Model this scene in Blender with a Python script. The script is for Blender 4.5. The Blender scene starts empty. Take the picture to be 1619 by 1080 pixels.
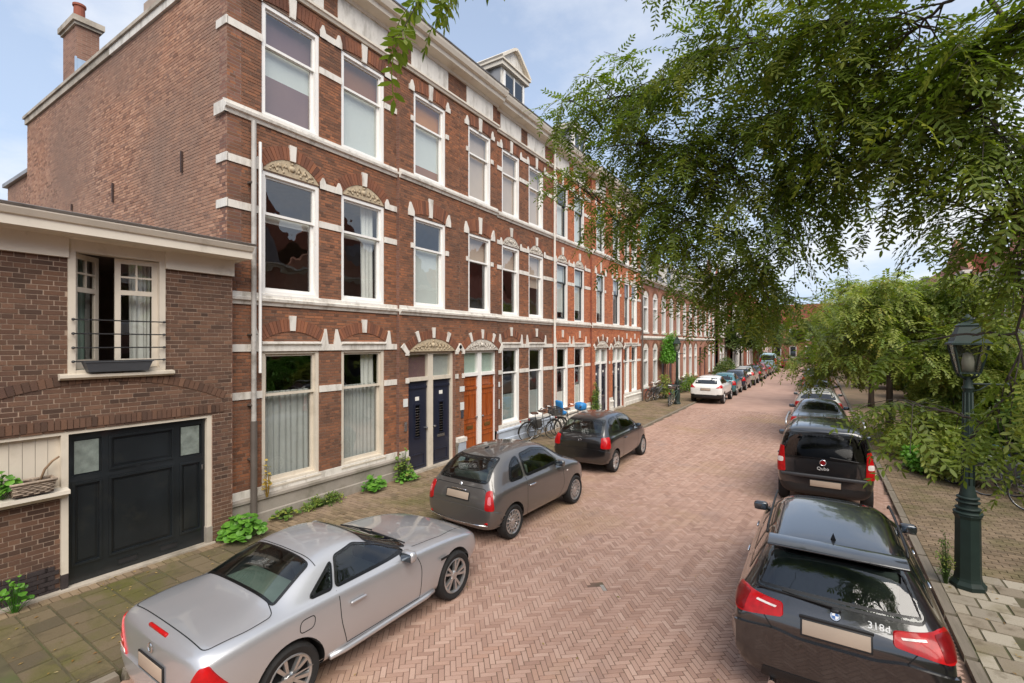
import bpy, bmesh, math, random
import numpy as np
from mathutils import Vector, Matrix, Quaternion
from mathutils.bvhtree import BVHTree
from mathutils.geometry import delaunay_2d_cdt
R = math.radians
rnd = random.Random(7)
SC = bpy.context.scene
COL = SC.collection
# ---------------------------------------------------------------- camera
CAMH = 3.45
YAW = R(32.6)
cd = bpy.data.cameras.new('camera'); cam = bpy.data.objects.new('camera', cd); COL.objects.link(cam)
cd.sensor_width = 36; cd.lens = 36 * 760 / 1619; cd.shift_y = 3 / 1619; cd.clip_start = .05; cd.clip_end = 3000
cam.location = (0, 0, CAMH); cam.rotation_euler = (R(90), 0, YAW)
SC.camera = cam
# ---------------------------------------------------------------- world, sun, exposure
SUN_EL, SUN_AZ = R(48), R(132)     # azimuth clockwise from +Y : from behind the camera, a little to the right
W = bpy.data.worlds.new('World'); SC.world = W; W.use_nodes = True
def world():
    nt = W.node_tree; N = nt.nodes; L = nt.links; N.clear()
    out = N.new('ShaderNodeOutputWorld'); bg = N.new('ShaderNodeBackground')
    sky = N.new('ShaderNodeTexSky'); sky.sky_type = 'NISHITA'; sky.sun_disc = False
    sky.sun_elevation = SUN_EL; sky.sun_rotation = SUN_AZ; sky.air_density = 1.0; sky.dust_density = 1.2; sky.ozone_density = 1.5
    tc = N.new('ShaderNodeTexCoord')
    sep = N.new('ShaderNodeSeparateXYZ'); L.new(tc.outputs['Generated'], sep.inputs[0])
    # project the view direction on a cloud layer so the clouds flatten towards the horizon
    ad = N.new('ShaderNodeMath'); ad.operation = 'ADD'; ad.inputs[1].default_value = .22; L.new(sep.outputs[2], ad.inputs[0])
    mx = N.new('ShaderNodeMath'); mx.operation = 'MAXIMUM'; mx.inputs[1].default_value = .08; L.new(ad.outputs[0], mx.inputs[0])
    dv = []
    for k in (0, 1):
        d = N.new('ShaderNodeMath'); d.operation = 'DIVIDE'; L.new(sep.outputs[k], d.inputs[0]); L.new(mx.outputs[0], d.inputs[1]); dv.append(d)
    cb = N.new('ShaderNodeCombineXYZ'); L.new(dv[0].outputs[0], cb.inputs[0]); L.new(dv[1].outputs[0], cb.inputs[1])
    mp = N.new('ShaderNodeMapping'); mp.inputs['Location'].default_value = (9, 5, 0); L.new(cb.outputs[0], mp.inputs[0])
    n1 = N.new('ShaderNodeTexNoise'); n1.inputs['Scale'].default_value = 1.0; n1.inputs['Detail'].default_value = 9; n1.inputs['Roughness'].default_value = .58
    L.new(mp.outputs[0], n1.inputs['Vector'])
    rp = N.new('ShaderNodeValToRGB'); rp.color_ramp.elements[0].position = .42; rp.color_ramp.elements[1].position = .64
    rp.color_ramp.elements[0].color = (0, 0, 0, 1); rp.color_ramp.elements[1].color = (1, 1, 1, 1)
    L.new(n1.outputs[0], rp.inputs[0])
    n2 = N.new('ShaderNodeTexNoise'); n2.inputs['Scale'].default_value = 2.3; n2.inputs['Detail'].default_value = 5; L.new(mp.outputs[0], n2.inputs['Vector'])
    cr = N.new('ShaderNodeMix'); cr.data_type = 'RGBA'; cr.inputs['A'].default_value = (4.3, 4.6, 5.2, 1); cr.inputs['B'].default_value = (5.2, 5.2, 5.2, 1)
    L.new(n2.outputs[0], cr.inputs['Factor'])
    mix = N.new('ShaderNodeMix'); mix.data_type = 'RGBA'
    sc = N.new('ShaderNodeMath'); sc.operation = 'MULTIPLY_ADD'; sc.inputs[1].default_value = .78; sc.inputs[2].default_value = .18
    L.new(rp.outputs[0], sc.inputs[0]); L.new(sc.outputs[0], mix.inputs['Factor'])
    hz = N.new('ShaderNodeMapRange'); hz.inputs['From Min'].default_value = .0; hz.inputs['From Max'].default_value = .55; hz.inputs['To Min'].default_value = .92; hz.inputs['To Max'].default_value = .35; L.new(sep.outputs[2], hz.inputs[0])
    hm = N.new('ShaderNodeMix'); hm.data_type = 'RGBA'; L.new(hz.outputs[0], hm.inputs['Factor']); L.new(sky.outputs[0], hm.inputs['A']); hm.inputs['B'].default_value = (2.7, 3.5, 4.8, 1)
    L.new(hm.outputs['Result'], mix.inputs['A']); L.new(cr.outputs['Result'], mix.inputs['B'])
    L.new(mix.outputs['Result'], bg.inputs[0]); bg.inputs[1].default_value = .098
    L.new(bg.outputs[0], out.inputs[0])
world()
sd = bpy.data.lights.new('sun', 'SUN'); sun = bpy.data.objects.new('sun', sd); COL.objects.link(sun)
sd.energy = 2.1; sd.angle = R(52); sd.color = (1, .93, .83)
_d = Vector((math.sin(SUN_AZ) * math.cos(SUN_EL), math.cos(SUN_AZ) * math.cos(SUN_EL), math.sin(SUN_EL)))
sun.rotation_euler = (-_d).to_track_quat('-Z', 'Y').to_euler()
VS = SC.view_settings; VS.view_transform = 'Standard'; VS.look = 'None'; VS.gamma = 1; VS.use_curve_mapping = False; VS.exposure = 1.08
cy = SC.cycles; cy.max_bounces = 8; cy.diffuse_bounces = 4; cy.glossy_bounces = 4; cy.transparent_max_bounces = 16; cy.caustics_reflective = False; cy.caustics_refractive = False
cy.use_denoising = True
# ---------------------------------------------------------------- projection (photo pixel <-> place)
_c, _s = math.cos(YAW), math.sin(YAW)
def ray(px, py):
    r = px - 809.5
    return Vector((_c * r - _s * 760, _s * r + _c * 760, 543 - py)) / 760
def at(px, py, depth):                       # a point DEPTH metres ahead of the lens
    return Vector((0, 0, CAMH)) + ray(px, py) * depth
def proj(p):
    r = _c * p[0] + _s * p[1]; f = -_s * p[0] + _c * p[1]
    if f < .1: return None
    return 809.5 + 760 * r / f, 543 - 760 * (p[2] - CAMH) / f, f
# ---------------------------------------------------------------- materials
MATS = {}
def s2l(c):
    return tuple(((x / 255) / 12.92 if x / 255 <= .04045 else ((x / 255 + .055) / 1.055) ** 2.4) for x in c)
def newmat(name):
    m = bpy.data.materials.new(name); m.use_nodes = True; MATS[name] = m
    nt = m.node_tree; return m, nt.nodes, nt.links, nt.nodes['Principled BSDF']
def mat(name, col, rough=.6, metal=0., var=.12, scale=4., bump=0., bscale=60., coat=0., spec=.5, dirt=None, dscale=1.2, dlo=.5, dhi=.7, trans=0., stretch=None):
    """principled material: colour varied by noise, optional dirt colour with its own mask, optional fine relief"""
    m, N, L, b = newmat(name)
    b.inputs['Roughness'].default_value = rough; b.inputs['Metallic'].default_value = metal
    b.inputs['Coat Weight'].default_value = coat; b.inputs['Coat Roughness'].default_value = .04
    b.inputs['Specular IOR Level'].default_value = spec
    tc = N.new('ShaderNodeTexCoord'); src = tc.outputs['Object']
    if stretch:
        mp = N.new('ShaderNodeMapping'); mp.inputs['Scale'].default_value = stretch; L.new(src, mp.inputs[0]); src = mp.outputs[0]
    if var or dirt:
        n = N.new('ShaderNodeTexNoise'); n.inputs['Scale'].default_value = scale; n.inputs['Detail'].default_value = 6; L.new(src, n.inputs['Vector'])
        rp = N.new('ShaderNodeValToRGB')
        rp.color_ramp.elements[0].position = .3; rp.color_ramp.elements[1].position = .7
        rp.color_ramp.elements[0].color = tuple(max(0, x * (1 - var)) for x in col) + (1,); rp.color_ramp.elements[1].color = tuple(min(1, x * (1 + var)) for x in col) + (1,)
        L.new(n.outputs[0], rp.inputs[0]); o = rp.outputs[0]
        if dirt:
            n2 = N.new('ShaderNodeTexNoise'); n2.inputs['Scale'].default_value = dscale; n2.inputs['Detail'].default_value = 8; n2.inputs['Roughness'].default_value = .65; L.new(src, n2.inputs['Vector'])
            r2 = N.new('ShaderNodeValToRGB'); r2.color_ramp.elements[0].position = dlo; r2.color_ramp.elements[1].position = dhi; L.new(n2.outputs[0], r2.inputs[0])
            mx = N.new('ShaderNodeMix'); mx.data_type = 'RGBA'; L.new(r2.outputs[0], mx.inputs['Factor']); L.new(o, mx.inputs['A']); mx.inputs['B'].default_value = tuple(dirt) + (1,); o = mx.outputs['Result']
        L.new(o, b.inputs['Base Color'])
    else:
        b.inputs['Base Color'].default_value = tuple(col) + (1,)
    if bump:
        n3 = N.new('ShaderNodeTexNoise'); n3.inputs['Scale'].default_value = bscale; n3.inputs['Detail'].default_value = 4; L.new(src, n3.inputs['Vector'])
        bp = N.new('ShaderNodeBump'); bp.inputs['Strength'].default_value = bump; bp.inputs['Distance'].default_value = .01; L.new(n3.outputs[0], bp.inputs['Height']); L.new(bp.outputs[0], b.inputs['Normal'])
    return m
def piecemat(name, cols, pos=None, rough=.85, stain=None, sscale=.6, slo=.45, shi=.65, bump=.35, bscale=90., stain2=None, s2scale=1.7, s2lo=.55, s2hi=.7, useobj=False, patch=None, pscale=.35, grain=.2, streak=None):
    """bricks, tiles: each piece takes its own colour from the 'tint' face attribute (or from the object's own random number)"""
    m, N, L, b = newmat(name)
    b.inputs['Roughness'].default_value = rough; b.inputs['Specular IOR Level'].default_value = .3
    tc = N.new('ShaderNodeNewGeometry'); src = tc.outputs['Position']
    if useobj:
        a = N.new('ShaderNodeObjectInfo'); ao = a.outputs['Random']
    else:
        a = N.new('ShaderNodeAttribute'); a.attribute_name = 'tint'; ao = a.outputs['Fac']
    rp = N.new('ShaderNodeValToRGB'); cr = rp.color_ramp
    pos = pos or [i / (len(cols) - 1) for i in range(len(cols))]
    while len(cr.elements) < len(cols): cr.elements.new(.5)
    for e, p, c in zip(cr.elements, pos, cols): e.position = p; e.color = tuple(c) + (1,)
    L.new(ao, rp.inputs[0]); o = rp.outputs[0]
    def over(o, col, scale, lo, hi, mode='MIX'):
        n2 = N.new('ShaderNodeTexNoise'); n2.inputs['Scale'].default_value = scale; n2.inputs['Detail'].default_value = 7; n2.inputs['Roughness'].default_value = .62; L.new(src, n2.inputs['Vector'])
        r2 = N.new('ShaderNodeValToRGB'); r2.color_ramp.elements[0].position = lo; r2.color_ramp.elements[1].position = hi; L.new(n2.outputs[0], r2.inputs[0])
        mx = N.new('ShaderNodeMix'); mx.data_type = 'RGBA'; mx.blend_type = mode; L.new(r2.outputs[0], mx.inputs['Factor']); L.new(o, mx.inputs['A']); mx.inputs['B'].default_value = tuple(col) + (1,); return mx.outputs['Result']
    if streak:
        mp = N.new('ShaderNodeMapping'); mp.inputs['Scale'].default_value = streak[1]; L.new(src, mp.inputs[0]); keep = src; src = mp.outputs[0]; o = over(o, streak[0], 1., .5, .78, 'MULTIPLY'); src = keep
    if patch: o = over(o, patch, pscale, .42, .62, 'MULTIPLY')
    if stain: o = over(o, stain, sscale, slo, shi)
    if stain2: o = over(o, stain2, s2scale, s2lo, s2hi)
    n3 = N.new('ShaderNodeTexNoise'); n3.inputs['Scale'].default_value = bscale; n3.inputs['Detail'].default_value = 4; L.new(src, n3.inputs['Vector'])
    if grain:
        mg = N.new('ShaderNodeMath'); mg.operation = 'MULTIPLY_ADD'; mg.inputs[1].default_value = grain * 3; mg.inputs[2].default_value = 1 - grain * 1.5; L.new(n3.outputs[0], mg.inputs[0])
        mu = N.new('ShaderNodeMix'); mu.data_type = 'RGBA'; mu.blend_type = 'MULTIPLY'; mu.inputs['Factor'].default_value = 1; L.new(o, mu.inputs['A']); L.new(mg.outputs[0], mu.inputs['B']); o = mu.outputs['Result']
    L.new(o, b.inputs['Base Color'])
    bp = N.new('ShaderNodeBump'); bp.inputs['Strength'].default_value = bump; bp.inputs['Distance'].default_value = .008; L.new(n3.outputs[0], bp.inputs['Height']); L.new(bp.outputs[0], b.inputs['Normal'])
    return m
def glassmat(name, tint=(.75, .8, .78), ior=1.6, rough=0., refl=(1, 1, 1), wav=0.):
    m, N, L, b = newmat(name); N.remove(b)
    out = N['Material Output']; t = N.new('ShaderNodeBsdfTransparent'); t.inputs[0].default_value = tuple(tint) + (1,)
    g = N.new('ShaderNodeBsdfGlossy'); g.inputs['Roughness'].default_value = rough; g.inputs['Color'].default_value = tuple(refl) + (1,)
    f = N.new('ShaderNodeFresnel'); gg = N.new('ShaderNodeNewGeometry')      # a thin sheet reflects alike from both faces
    im = N.new('ShaderNodeMath'); im.operation = 'MULTIPLY_ADD'; im.inputs[1].default_value = 1 / ior - ior; im.inputs[2].default_value = ior; L.new(gg.outputs['Backfacing'], im.inputs[0]); L.new(im.outputs[0], f.inputs['IOR'])
    if wav:
        tc = N.new('ShaderNodeNewGeometry'); n = N.new('ShaderNodeTexNoise'); n.inputs['Scale'].default_value = 1.3; L.new(tc.outputs['Position'], n.inputs['Vector'])
        bp = N.new('ShaderNodeBump'); bp.inputs['Strength'].default_value = wav; bp.inputs['Distance'].default_value = .02; L.new(n.outputs[0], bp.inputs['Height']); L.new(bp.outputs[0], g.inputs['Normal'])
    mx = N.new('ShaderNodeMixShader'); L.new(f.outputs[0], mx.inputs[0]); L.new(t.outputs[0], mx.inputs[1]); L.new(g.outputs[0], mx.inputs[2]); L.new(mx.outputs[0], out.inputs[0])
    return m
def leafmat(name, cols, trans=.35, rough=.5):
    m, N, L, b = newmat(name)
    a = N.new('ShaderNodeAttribute'); a.attribute_name = 'tint'
    rp = N.new('ShaderNodeValToRGB'); cr = rp.color_ramp
    while len(cr.elements) < len(cols): cr.elements.new(.5)
    for i, (e, c) in enumerate(zip(cr.elements, cols)): e.position = i / (len(cols) - 1); e.color = tuple(c) + (1,)
    L.new(a.outputs['Fac'], rp.inputs[0]); L.new(rp.outputs[0], b.inputs['Base Color'])
    b.inputs['Roughness'].default_value = rough; b.inputs['Specular IOR Level'].default_value = .35
    tl = N.new('ShaderNodeBsdfTranslucent'); hs = N.new('ShaderNodeMix'); hs.data_type = 'RGBA'; hs.blend_type = 'MULTIPLY'; hs.inputs['Factor'].default_value = 1
    L.new(rp.outputs[0], hs.inputs['A']); hs.inputs['B'].default_value = (1.5, 1.7, .7, 1); L.new(hs.outputs['Result'], tl.inputs[0])
    mx = N.new('ShaderNodeMixShader'); mx.inputs[0].default_value = trans; L.new(b.outputs[0], mx.inputs[1]); L.new(tl.outputs[0], mx.inputs[2]); L.new(mx.outputs[0], N['Material Output'].inputs[0])
    return m
# ---------------------------------------------------------------- mesh helpers
class MB:
    def __init__(s): s.v = []; s.f = []; s.m = []; s.t = []
    def add(s, vs, fs, mi=0, tint=None):
        o = len(s.v); s.v += [tuple(p) for p in vs]
        for f in fs: s.f.append(tuple(i + o for i in f)); s.m.append(mi); s.t.append(tint if tint is not None else 0.)
    def box(s, x0, x1, y0, y1, z0, z1, mi=0, M=None, tint=None):
        vs = [(x, y, z) for z in (z0, z1) for y in (y0, y1) for x in (x0, x1)]
        if M is not None: vs = [M @ Vector(p) for p in vs]
        s.add(vs, [(0, 2, 3, 1), (4, 5, 7, 6), (0, 1, 5, 4), (2, 6, 7, 3), (0, 4, 6, 2), (1, 3, 7, 5)], mi, tint)
    def bar(s, p, q, w, h=None, mi=0, up=(0, 0, 1)):           # square bar between two points
        p, q = Vector(p), Vector(q); h = h or w; d = (q - p); l = d.length; d.normalize()
        a = d.cross(Vector(up))
        if a.length < 1e-3: a = d.cross(Vector((1, 0, 0)))
        a.normalize(); b = a.cross(d)
        vs = [o + a * (i * w / 2) + b * (j * h / 2) for o in (p, q) for i, j in ((-1, -1), (1, -1), (1, 1), (-1, 1))]
        s.add(vs, [(3, 2, 1, 0), (4, 5, 6, 7), (0, 1, 5, 4), (1, 2, 6, 5), (2, 3, 7, 6), (3, 0, 4, 7)], mi)
    def tube(s, pts, r, n=8, mi=0, cap=True, tint=None):
        pts = [Vector(p) for p in pts]; rs = r if isinstance(r, (list, tuple)) else [r] * len(pts)
        d0 = (pts[1] - pts[0]).normalized(); a = d0.orthogonal().normalized(); vs = []; fs = []
        for i, p in enumerate(pts):
            d = ((pts[min(i + 1, len(pts) - 1)] - pts[max(i - 1, 0)])).normalized()
            a = (a - d * a.dot(d)); a = a.normalized() if a.length > 1e-5 else d.orthogonal().normalized(); b = d.cross(a)
            vs += [p + (a * math.cos(2 * math.pi * k / n) + b * math.sin(2 * math.pi * k / n)) * rs[i] for k in range(n)]
            if i: fs += [((i - 1) * n + k, (i - 1) * n + (k + 1) % n, i * n + (k + 1) % n, i * n + k) for k in range(n)]
        if cap: fs += [tuple(range(n - 1, -1, -1)), tuple((len(pts) - 1) * n + k for k in range(n))]
        s.add(vs, fs, mi, tint)
    def lathe(s, prof, n=24, mi=0, M=None, close=False):       # prof: (radius, height) around z
        vs = [(r * math.cos(2 * math.pi * k / n), r * math.sin(2 * math.pi * k / n), z) for r, z in prof for k in range(n)]
        if M is not None: vs = [M @ Vector(p) for p in vs]
        m = len(prof); fs = [(i * n + k, i * n + (k + 1) % n, (i + 1) % m * n + (k + 1) % n, (i + 1) % m * n + k) for i in range(m if close else m - 1) for k in range(n)]
        s.add(vs, fs, mi)
    def prism(s, poly, f0, f1, mi=0, tint=None):               # poly 2d, f0/f1 map a 2d point to 3d (front, back)
        n = len(poly); vs = [f0(*p) for p in poly] + [f1(*p) for p in poly]
        s.add(vs, [tuple(range(n)), tuple(range(2 * n - 1, n - 1, -1))] + [(i, n + i, n + (i + 1) % n, (i + 1) % n) for i in range(n)], mi, tint)
    def build(s, name, mats, parent=None, smooth=False, angle=None, fix=True, tint=False):
        me = bpy.data.meshes.new(name); me.from_pydata(s.v, [], s.f)
        if not isinstance(mats, (list, tuple)): mats = [mats]
        for m in mats: me.materials.append(MATS[m] if isinstance(m, str) else m)
        if len(mats) > 1: me.polygons.foreach_set('material_index', s.m)
        if tint:
            at_ = me.attributes.new('tint', 'FLOAT', 'FACE'); at_.data.foreach_set('value', s.t)
        if fix:
            bm = bmesh.new(); bm.from_mesh(me); bmesh.ops.recalc_face_normals(bm, faces=bm.faces); bm.to_mesh(me); bm.free()
        if smooth: me.shade_smooth()
        if smooth and angle: me.set_sharp_from_angle(angle=R(angle))
        return link(name, me, parent)
def link(name, me, parent=None):
    o = bpy.data.objects.new(name, me); COL.objects.link(o)
    if parent is not None: o.parent = parent
    return o
def tag(o, label=None, cat=None, group=None, kind=None):
    if label: o['label'] = label
    if cat: o['category'] = cat
    if group: o['group'] = group
    if kind: o['kind'] = kind
    return o
def empty(name, label=None, cat=None, group=None, loc=(0, 0, 0), rz=0., kind=None):
    o = bpy.data.objects.new(name, None); COL.objects.link(o); o.location = loc; o.rotation_euler = (0, 0, rz); o.empty_display_size = .3
    return tag(o, label, cat, group, kind)
def copy_tree(o, parent=None):
    c = o.copy(); COL.objects.link(c); c.parent = parent
    for ch in list(o.children): copy_tree(ch, c)
    return c
class Fr:
    """a wall's own frame: a runs along it, z is up, d is out of it"""
    def __init__(s, o, u, n): s.o = Vector(o); s.u = Vector(u); s.n = Vector(n)
    def P(s, a, z, d=0.): return s.o + s.u * a + s.n * d + Vector((0, 0, z))
    def box(s, mb, a0, a1, z0, z1, d0, d1, mi=0, tint=None):
        vs = [s.P(a, z, d) for z in (z0, z1) for d in (d0, d1) for a in (a0, a1)]
        mb.add(vs, [(0, 2, 3, 1), (4, 5, 7, 6), (0, 1, 5, 4), (2, 6, 7, 3), (0, 4, 6, 2), (1, 3, 7, 5)], mi, tint)
    def prism(s, mb, poly, d0, d1, mi=0, tint=None): mb.prism(poly, lambda a, z: s.P(a, z, d1), lambda a, z: s.P(a, z, d0), mi, tint)
    def profile(s, mb, a0, a1, prof, mi=0):                    # prof: list of (d, z), run along a
        n = len(prof); vs = [s.P(a, z, d) for a in (a0, a1) for d, z in prof]
        mb.add(vs, [tuple(range(n)), tuple(range(2 * n - 1, n - 1, -1))] + [(i, (i + 1) % n, n + (i + 1) % n, n + i) for i in range(n)], mi)
# ---------------------------------------------------------------- material library
white = s2l((226, 222, 214))
mat('trim_white', s2l((216, 211, 202)), .6, var=.07, scale=3, dirt=s2l((140, 131, 117)), dscale=2.2, dlo=.5, dhi=.8, bump=.15, stretch=(2.5, 2.5, .8))
mat('trim_cream', s2l((214, 205, 190)), .6, var=.05, scale=2, dirt=s2l((140, 130, 112)), dscale=1.6, dlo=.55, dhi=.85, bump=.1)
mat('trim_stone', s2l((176, 166, 152)), .8, var=.12, scale=5, dirt=s2l((112, 104, 90)), dscale=2, dlo=.45, dhi=.75, bump=.3)
mat('plinth_grey', s2l((150, 142, 132)), .8, var=.12, scale=3, dirt=s2l((98, 92, 78)), dscale=1.5, dlo=.45, dhi=.72, bump=.25)
mat('plinth_blue', s2l((176, 186, 200)), .7, var=.08, scale=3, dirt=s2l((120, 122, 122)), dscale=1.5, dlo=.5, dhi=.8)
mat('relief', s2l((176, 160, 134)), .7, var=.15, scale=14, dirt=s2l((150, 128, 98)), dscale=9, dlo=.55, dhi=.75, bump=.8, bscale=22)
mat('relief_white', s2l((196, 189, 178)), .7, var=.12, scale=14, dirt=s2l((150, 140, 128)), dscale=9, dlo=.5, dhi=.7, bump=1., bscale=16)
mat('frame_white', s2l((232, 230, 226)), .4, var=.03, scale=3, dirt=s2l((190, 184, 172)), dscale=3, dlo=.6, dhi=.9)
mat('frame_cream', s2l((206, 196, 180)), .45, var=.05, scale=3, dirt=s2l((160, 148, 128)), dscale=2.2, dlo=.55, dhi=.9)
mat('frame_dark', s2l((52, 56, 60)), .35, var=.1)
mat('zinc', s2l((150, 148, 146)), .45, metal=.6, var=.15, scale=2, dirt=s2l((96, 92, 88)), dscale=1.3)
mat('zinc_blue', s2l((168, 186, 206)), .4, metal=.4, var=.12, scale=2)
mat('pipe_grey', s2l((176, 172, 166)), .5, var=.08, scale=2, dirt=s2l((110, 102, 94)), dscale=1.5)
mat('pipe_dark', s2l((92, 84, 78)), .5, var=.15, scale=3)
mat('roof_dark', s2l((70, 70, 76)), .7, var=.2, scale=2, bump=.3, bscale=12)
mat('roof_red', s2l((140, 78, 60)), .8, var=.2, scale=2, bump=.5, bscale=10)
mat('door_navy', s2l((34, 38, 54)), .3, var=.12, scale=2, coat=.3)
mat('door_orange', s2l((156, 78, 30)), .3, var=.2, scale=3, coat=.4, stretch=(6, 6, .6), dirt=s2l((110, 48, 18)), dscale=2)
mat('door_black', s2l((27, 31, 34)), .32, var=.25, scale=2, coat=.25, dirt=s2l((50, 50, 46)), dscale=2.2, dlo=.55, dhi=.85)
mat('iron_black', s2l((38, 38, 40)), .5, var=.2)
mat('iron_rust', s2l((58, 40, 34)), .7, var=.25)
mat('brass', s2l((170, 140, 90)), .3, metal=.9, var=.1)
mat('steel', s2l((190, 190, 190)), .25, metal=.9, var=.06)
mat('room_dark', s2l((160, 144, 132)), .9, var=.1)
mat('room_warm', s2l((170, 120, 70)), .9, var=.1)
mat('curtain_grey', s2l((188, 190, 188)), .9, var=.08, scale=3)
mat('curtain_white', s2l((226, 226, 222)), .9, var=.05, scale=3)
mat('curtain_green', s2l((190, 206, 196)), .9, var=.08, scale=3)
mat('blind_white', s2l((222, 228, 226)), .7, var=.02, scale=2)
mat('blind_pink', s2l((206, 186, 172)), .8, var=.04, scale=3)
mat('blind_orange', s2l((196, 128, 56)), .8, var=.06, scale=3)
mat('blind_plum', s2l((128, 98, 100)), .8, var=.05, scale=1.5)  # plum behind panes; upstairs it paints in the purple reflections
mat('paper_white', s2l((226, 224, 216)), .5, var=.03)
mat('mortar', s2l((158, 138, 121)), .95, var=.18, scale=2, bump=.3, bscale=120)
mat('mortar_dark', s2l((126, 108, 94)), .95, var=.18, scale=2, bump=.3, bscale=120)
glassmat('glass', (.86, .88, .86), 2.15, wav=.35)
glassmat('glass_frost', (.5, .55, .52), 1.5, rough=.3)
_g = [s2l(c) for c in ((75, 58, 49), (91, 70, 58), (102, 77, 63), (111, 83, 66), (93, 70, 58), (121, 92, 74))]
for nm, uo in (('brick_garage', False), ('brick_garage_piece', True)): piecemat(nm, _g, useobj=uo, stain=s2l((84, 64, 58)), sscale=.8, slo=.52, shi=.75, patch=(.84, .8, .8), pscale=.5)
_h = [s2l(c) for c in ((98, 71, 58), (119, 85, 67), (138, 95, 72), (127, 89, 69), (152, 103, 75), (108, 77, 62))]
for nm, uo in (('brick_house', False), ('brick_house_piece', True)): piecemat(nm, _h, useobj=uo, stain=s2l((92, 70, 59)), sscale=.6, slo=.46, shi=.78, patch=(1.2, 1.07, .95), pscale=.45)
piecemat('brick_side', [s2l(c) for c in ((120, 90, 76), (154, 120, 102), (170, 134, 112), (146, 110, 92), (182, 146, 124), (130, 102, 90))], stain=s2l((138, 112, 98)), sscale=.35, slo=.45, shi=.7, patch=(1.1, 1.0, .92), pscale=.3)
piecemat('brick_red', [s2l(c) for c in ((152, 90, 64), (178, 106, 74), (190, 116, 78), (170, 101, 72), (200, 126, 86), (160, 96, 69))], stain=s2l((150, 104, 84)), sscale=.5, slo=.5, shi=.75)
piecemat('brick_arch', [s2l(c) for c in ((96, 66, 54), (126, 84, 65), (142, 92, 68), (114, 76, 60), (150, 98, 70))], stain=s2l((80, 54, 46)), sscale=.6, slo=.5, shi=.75)
def brickwall_mat(name, c1, c2, mort, scale=1.):
    m, N, L, b = newmat(name); b.inputs['Roughness'].default_value = .9
    g = N.new('ShaderNodeNewGeometry'); sp = N.new('ShaderNodeSeparateXYZ'); L.new(g.outputs['Position'], sp.inputs[0])
    ad = N.new('ShaderNodeMath'); L.new(sp.outputs[0], ad.inputs[0]); L.new(sp.outputs[1], ad.inputs[1])
    cb = N.new('ShaderNodeCombineXYZ'); L.new(ad.outputs[0], cb.inputs[0]); L.new(sp.outputs[2], cb.inputs[1])
    t = N.new('ShaderNodeTexBrick'); L.new(cb.outputs[0], t.inputs[0]); t.inputs['Scale'].default_value = 1
    t.inputs['Brick Width'].default_value = .22; t.inputs['Row Height'].default_value = .062; t.inputs['Mortar Size'].default_value = .005
    t.inputs['Color1'].default_value = c1 + (1,); t.inputs['Color2'].default_value = c2 + (1,); t.inputs['Mortar'].default_value = mort + (1,)
    n = N.new('ShaderNodeTexNoise'); n.inputs['Scale'].default_value = .7; n.inputs['Detail'].default_value = 8; L.new(g.outputs['Position'], n.inputs['Vector'])
    mp = N.new('ShaderNodeMapRange'); mp.inputs['From Min'].default_value = .3; mp.inputs['From Max'].default_value = .7; mp.inputs['To Min'].default_value = .72; mp.inputs['To Max'].default_value = 1.15; L.new(n.outputs[0], mp.inputs[0])
    mu = N.new('ShaderNodeMix'); mu.data_type = 'RGBA'; mu.blend_type = 'MULTIPLY'; mu.inputs['Factor'].default_value = 1; L.new(t.outputs[0], mu.inputs['A']); L.new(mp.outputs[0], mu.inputs['B']); L.new(mu.outputs['Result'], b.inputs['Base Color'])
    bp = N.new('ShaderNodeBump'); bp.inputs['Strength'].default_value = .5; bp.inputs['Distance'].default_value = .01; bp.invert = True; L.new(t.outputs['Fac'], bp.inputs['Height']); L.new(bp.outputs[0], b.inputs['Normal'])
    return m
brickwall_mat('wall_far_pink', s2l((172, 116, 92)), s2l((154, 100, 80)), s2l((160, 130, 112)))
brickwall_mat('wall_far_brown', s2l((134, 94, 78)), s2l((112, 78, 66)), s2l((130, 112, 100)))
brickwall_mat('wall_far_red', s2l((150, 84, 62)), s2l((130, 70, 54)), s2l((140, 110, 92)))
# ================================================================ the setting: ground, road, pavements
XK_L, XK_R = -6.0, 1.32            # kerb lines
ZP = .07                           # pavement level
XF = -8.9                          # house fronts, left side
mat('soil', s2l((110, 98, 84)), .95, var=.2, scale=.3)
mat('joint', s2l((112, 90, 77)), .95, var=.2, scale=3, dirt=s2l((78, 78, 52)), dscale=1.2)
mat('joint_moss', s2l((84, 78, 56)), .95, var=.25, scale=4, dirt=s2l((74, 82, 42)), dscale=1.2)
rc = [s2l(c) for c in ((156, 125, 110), (173, 141, 125), (181, 150, 134), (166, 134, 118), (188, 158, 142), (170, 135, 117))]
rs_ = dict(stain=s2l((166, 138, 108)), sscale=.28, slo=.52, shi=.72, stain2=s2l((150, 130, 122)), s2scale=.8, s2lo=.58, s2hi=.78, rough=.8, streak=((.74, .72, .72), (.9, .07, 1)))
piecemat('road_brick', rc, **rs_); piecemat('road_brick_piece', rc, useobj=True, **rs_)
piecemat('pave_brick', [s2l(c) for c in ((114, 98, 78), (131, 113, 90), (139, 120, 97), (124, 106, 85), (106, 92, 73))], stain=s2l((104, 98, 62)), sscale=.9, slo=.48, shi=.7, stain2=s2l((150, 128, 112)), s2scale=.5, s2lo=.55, s2hi=.75)
piecemat('tile_moss', [s2l(c) for c in ((88, 79, 62), (103, 91, 71), (110, 97, 76), (96, 85, 64))], useobj=True, stain=s2l((88, 86, 42)), sscale=1.3, slo=.46, shi=.66, stain2=s2l((84, 74, 60)), s2scale=2.6)
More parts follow.
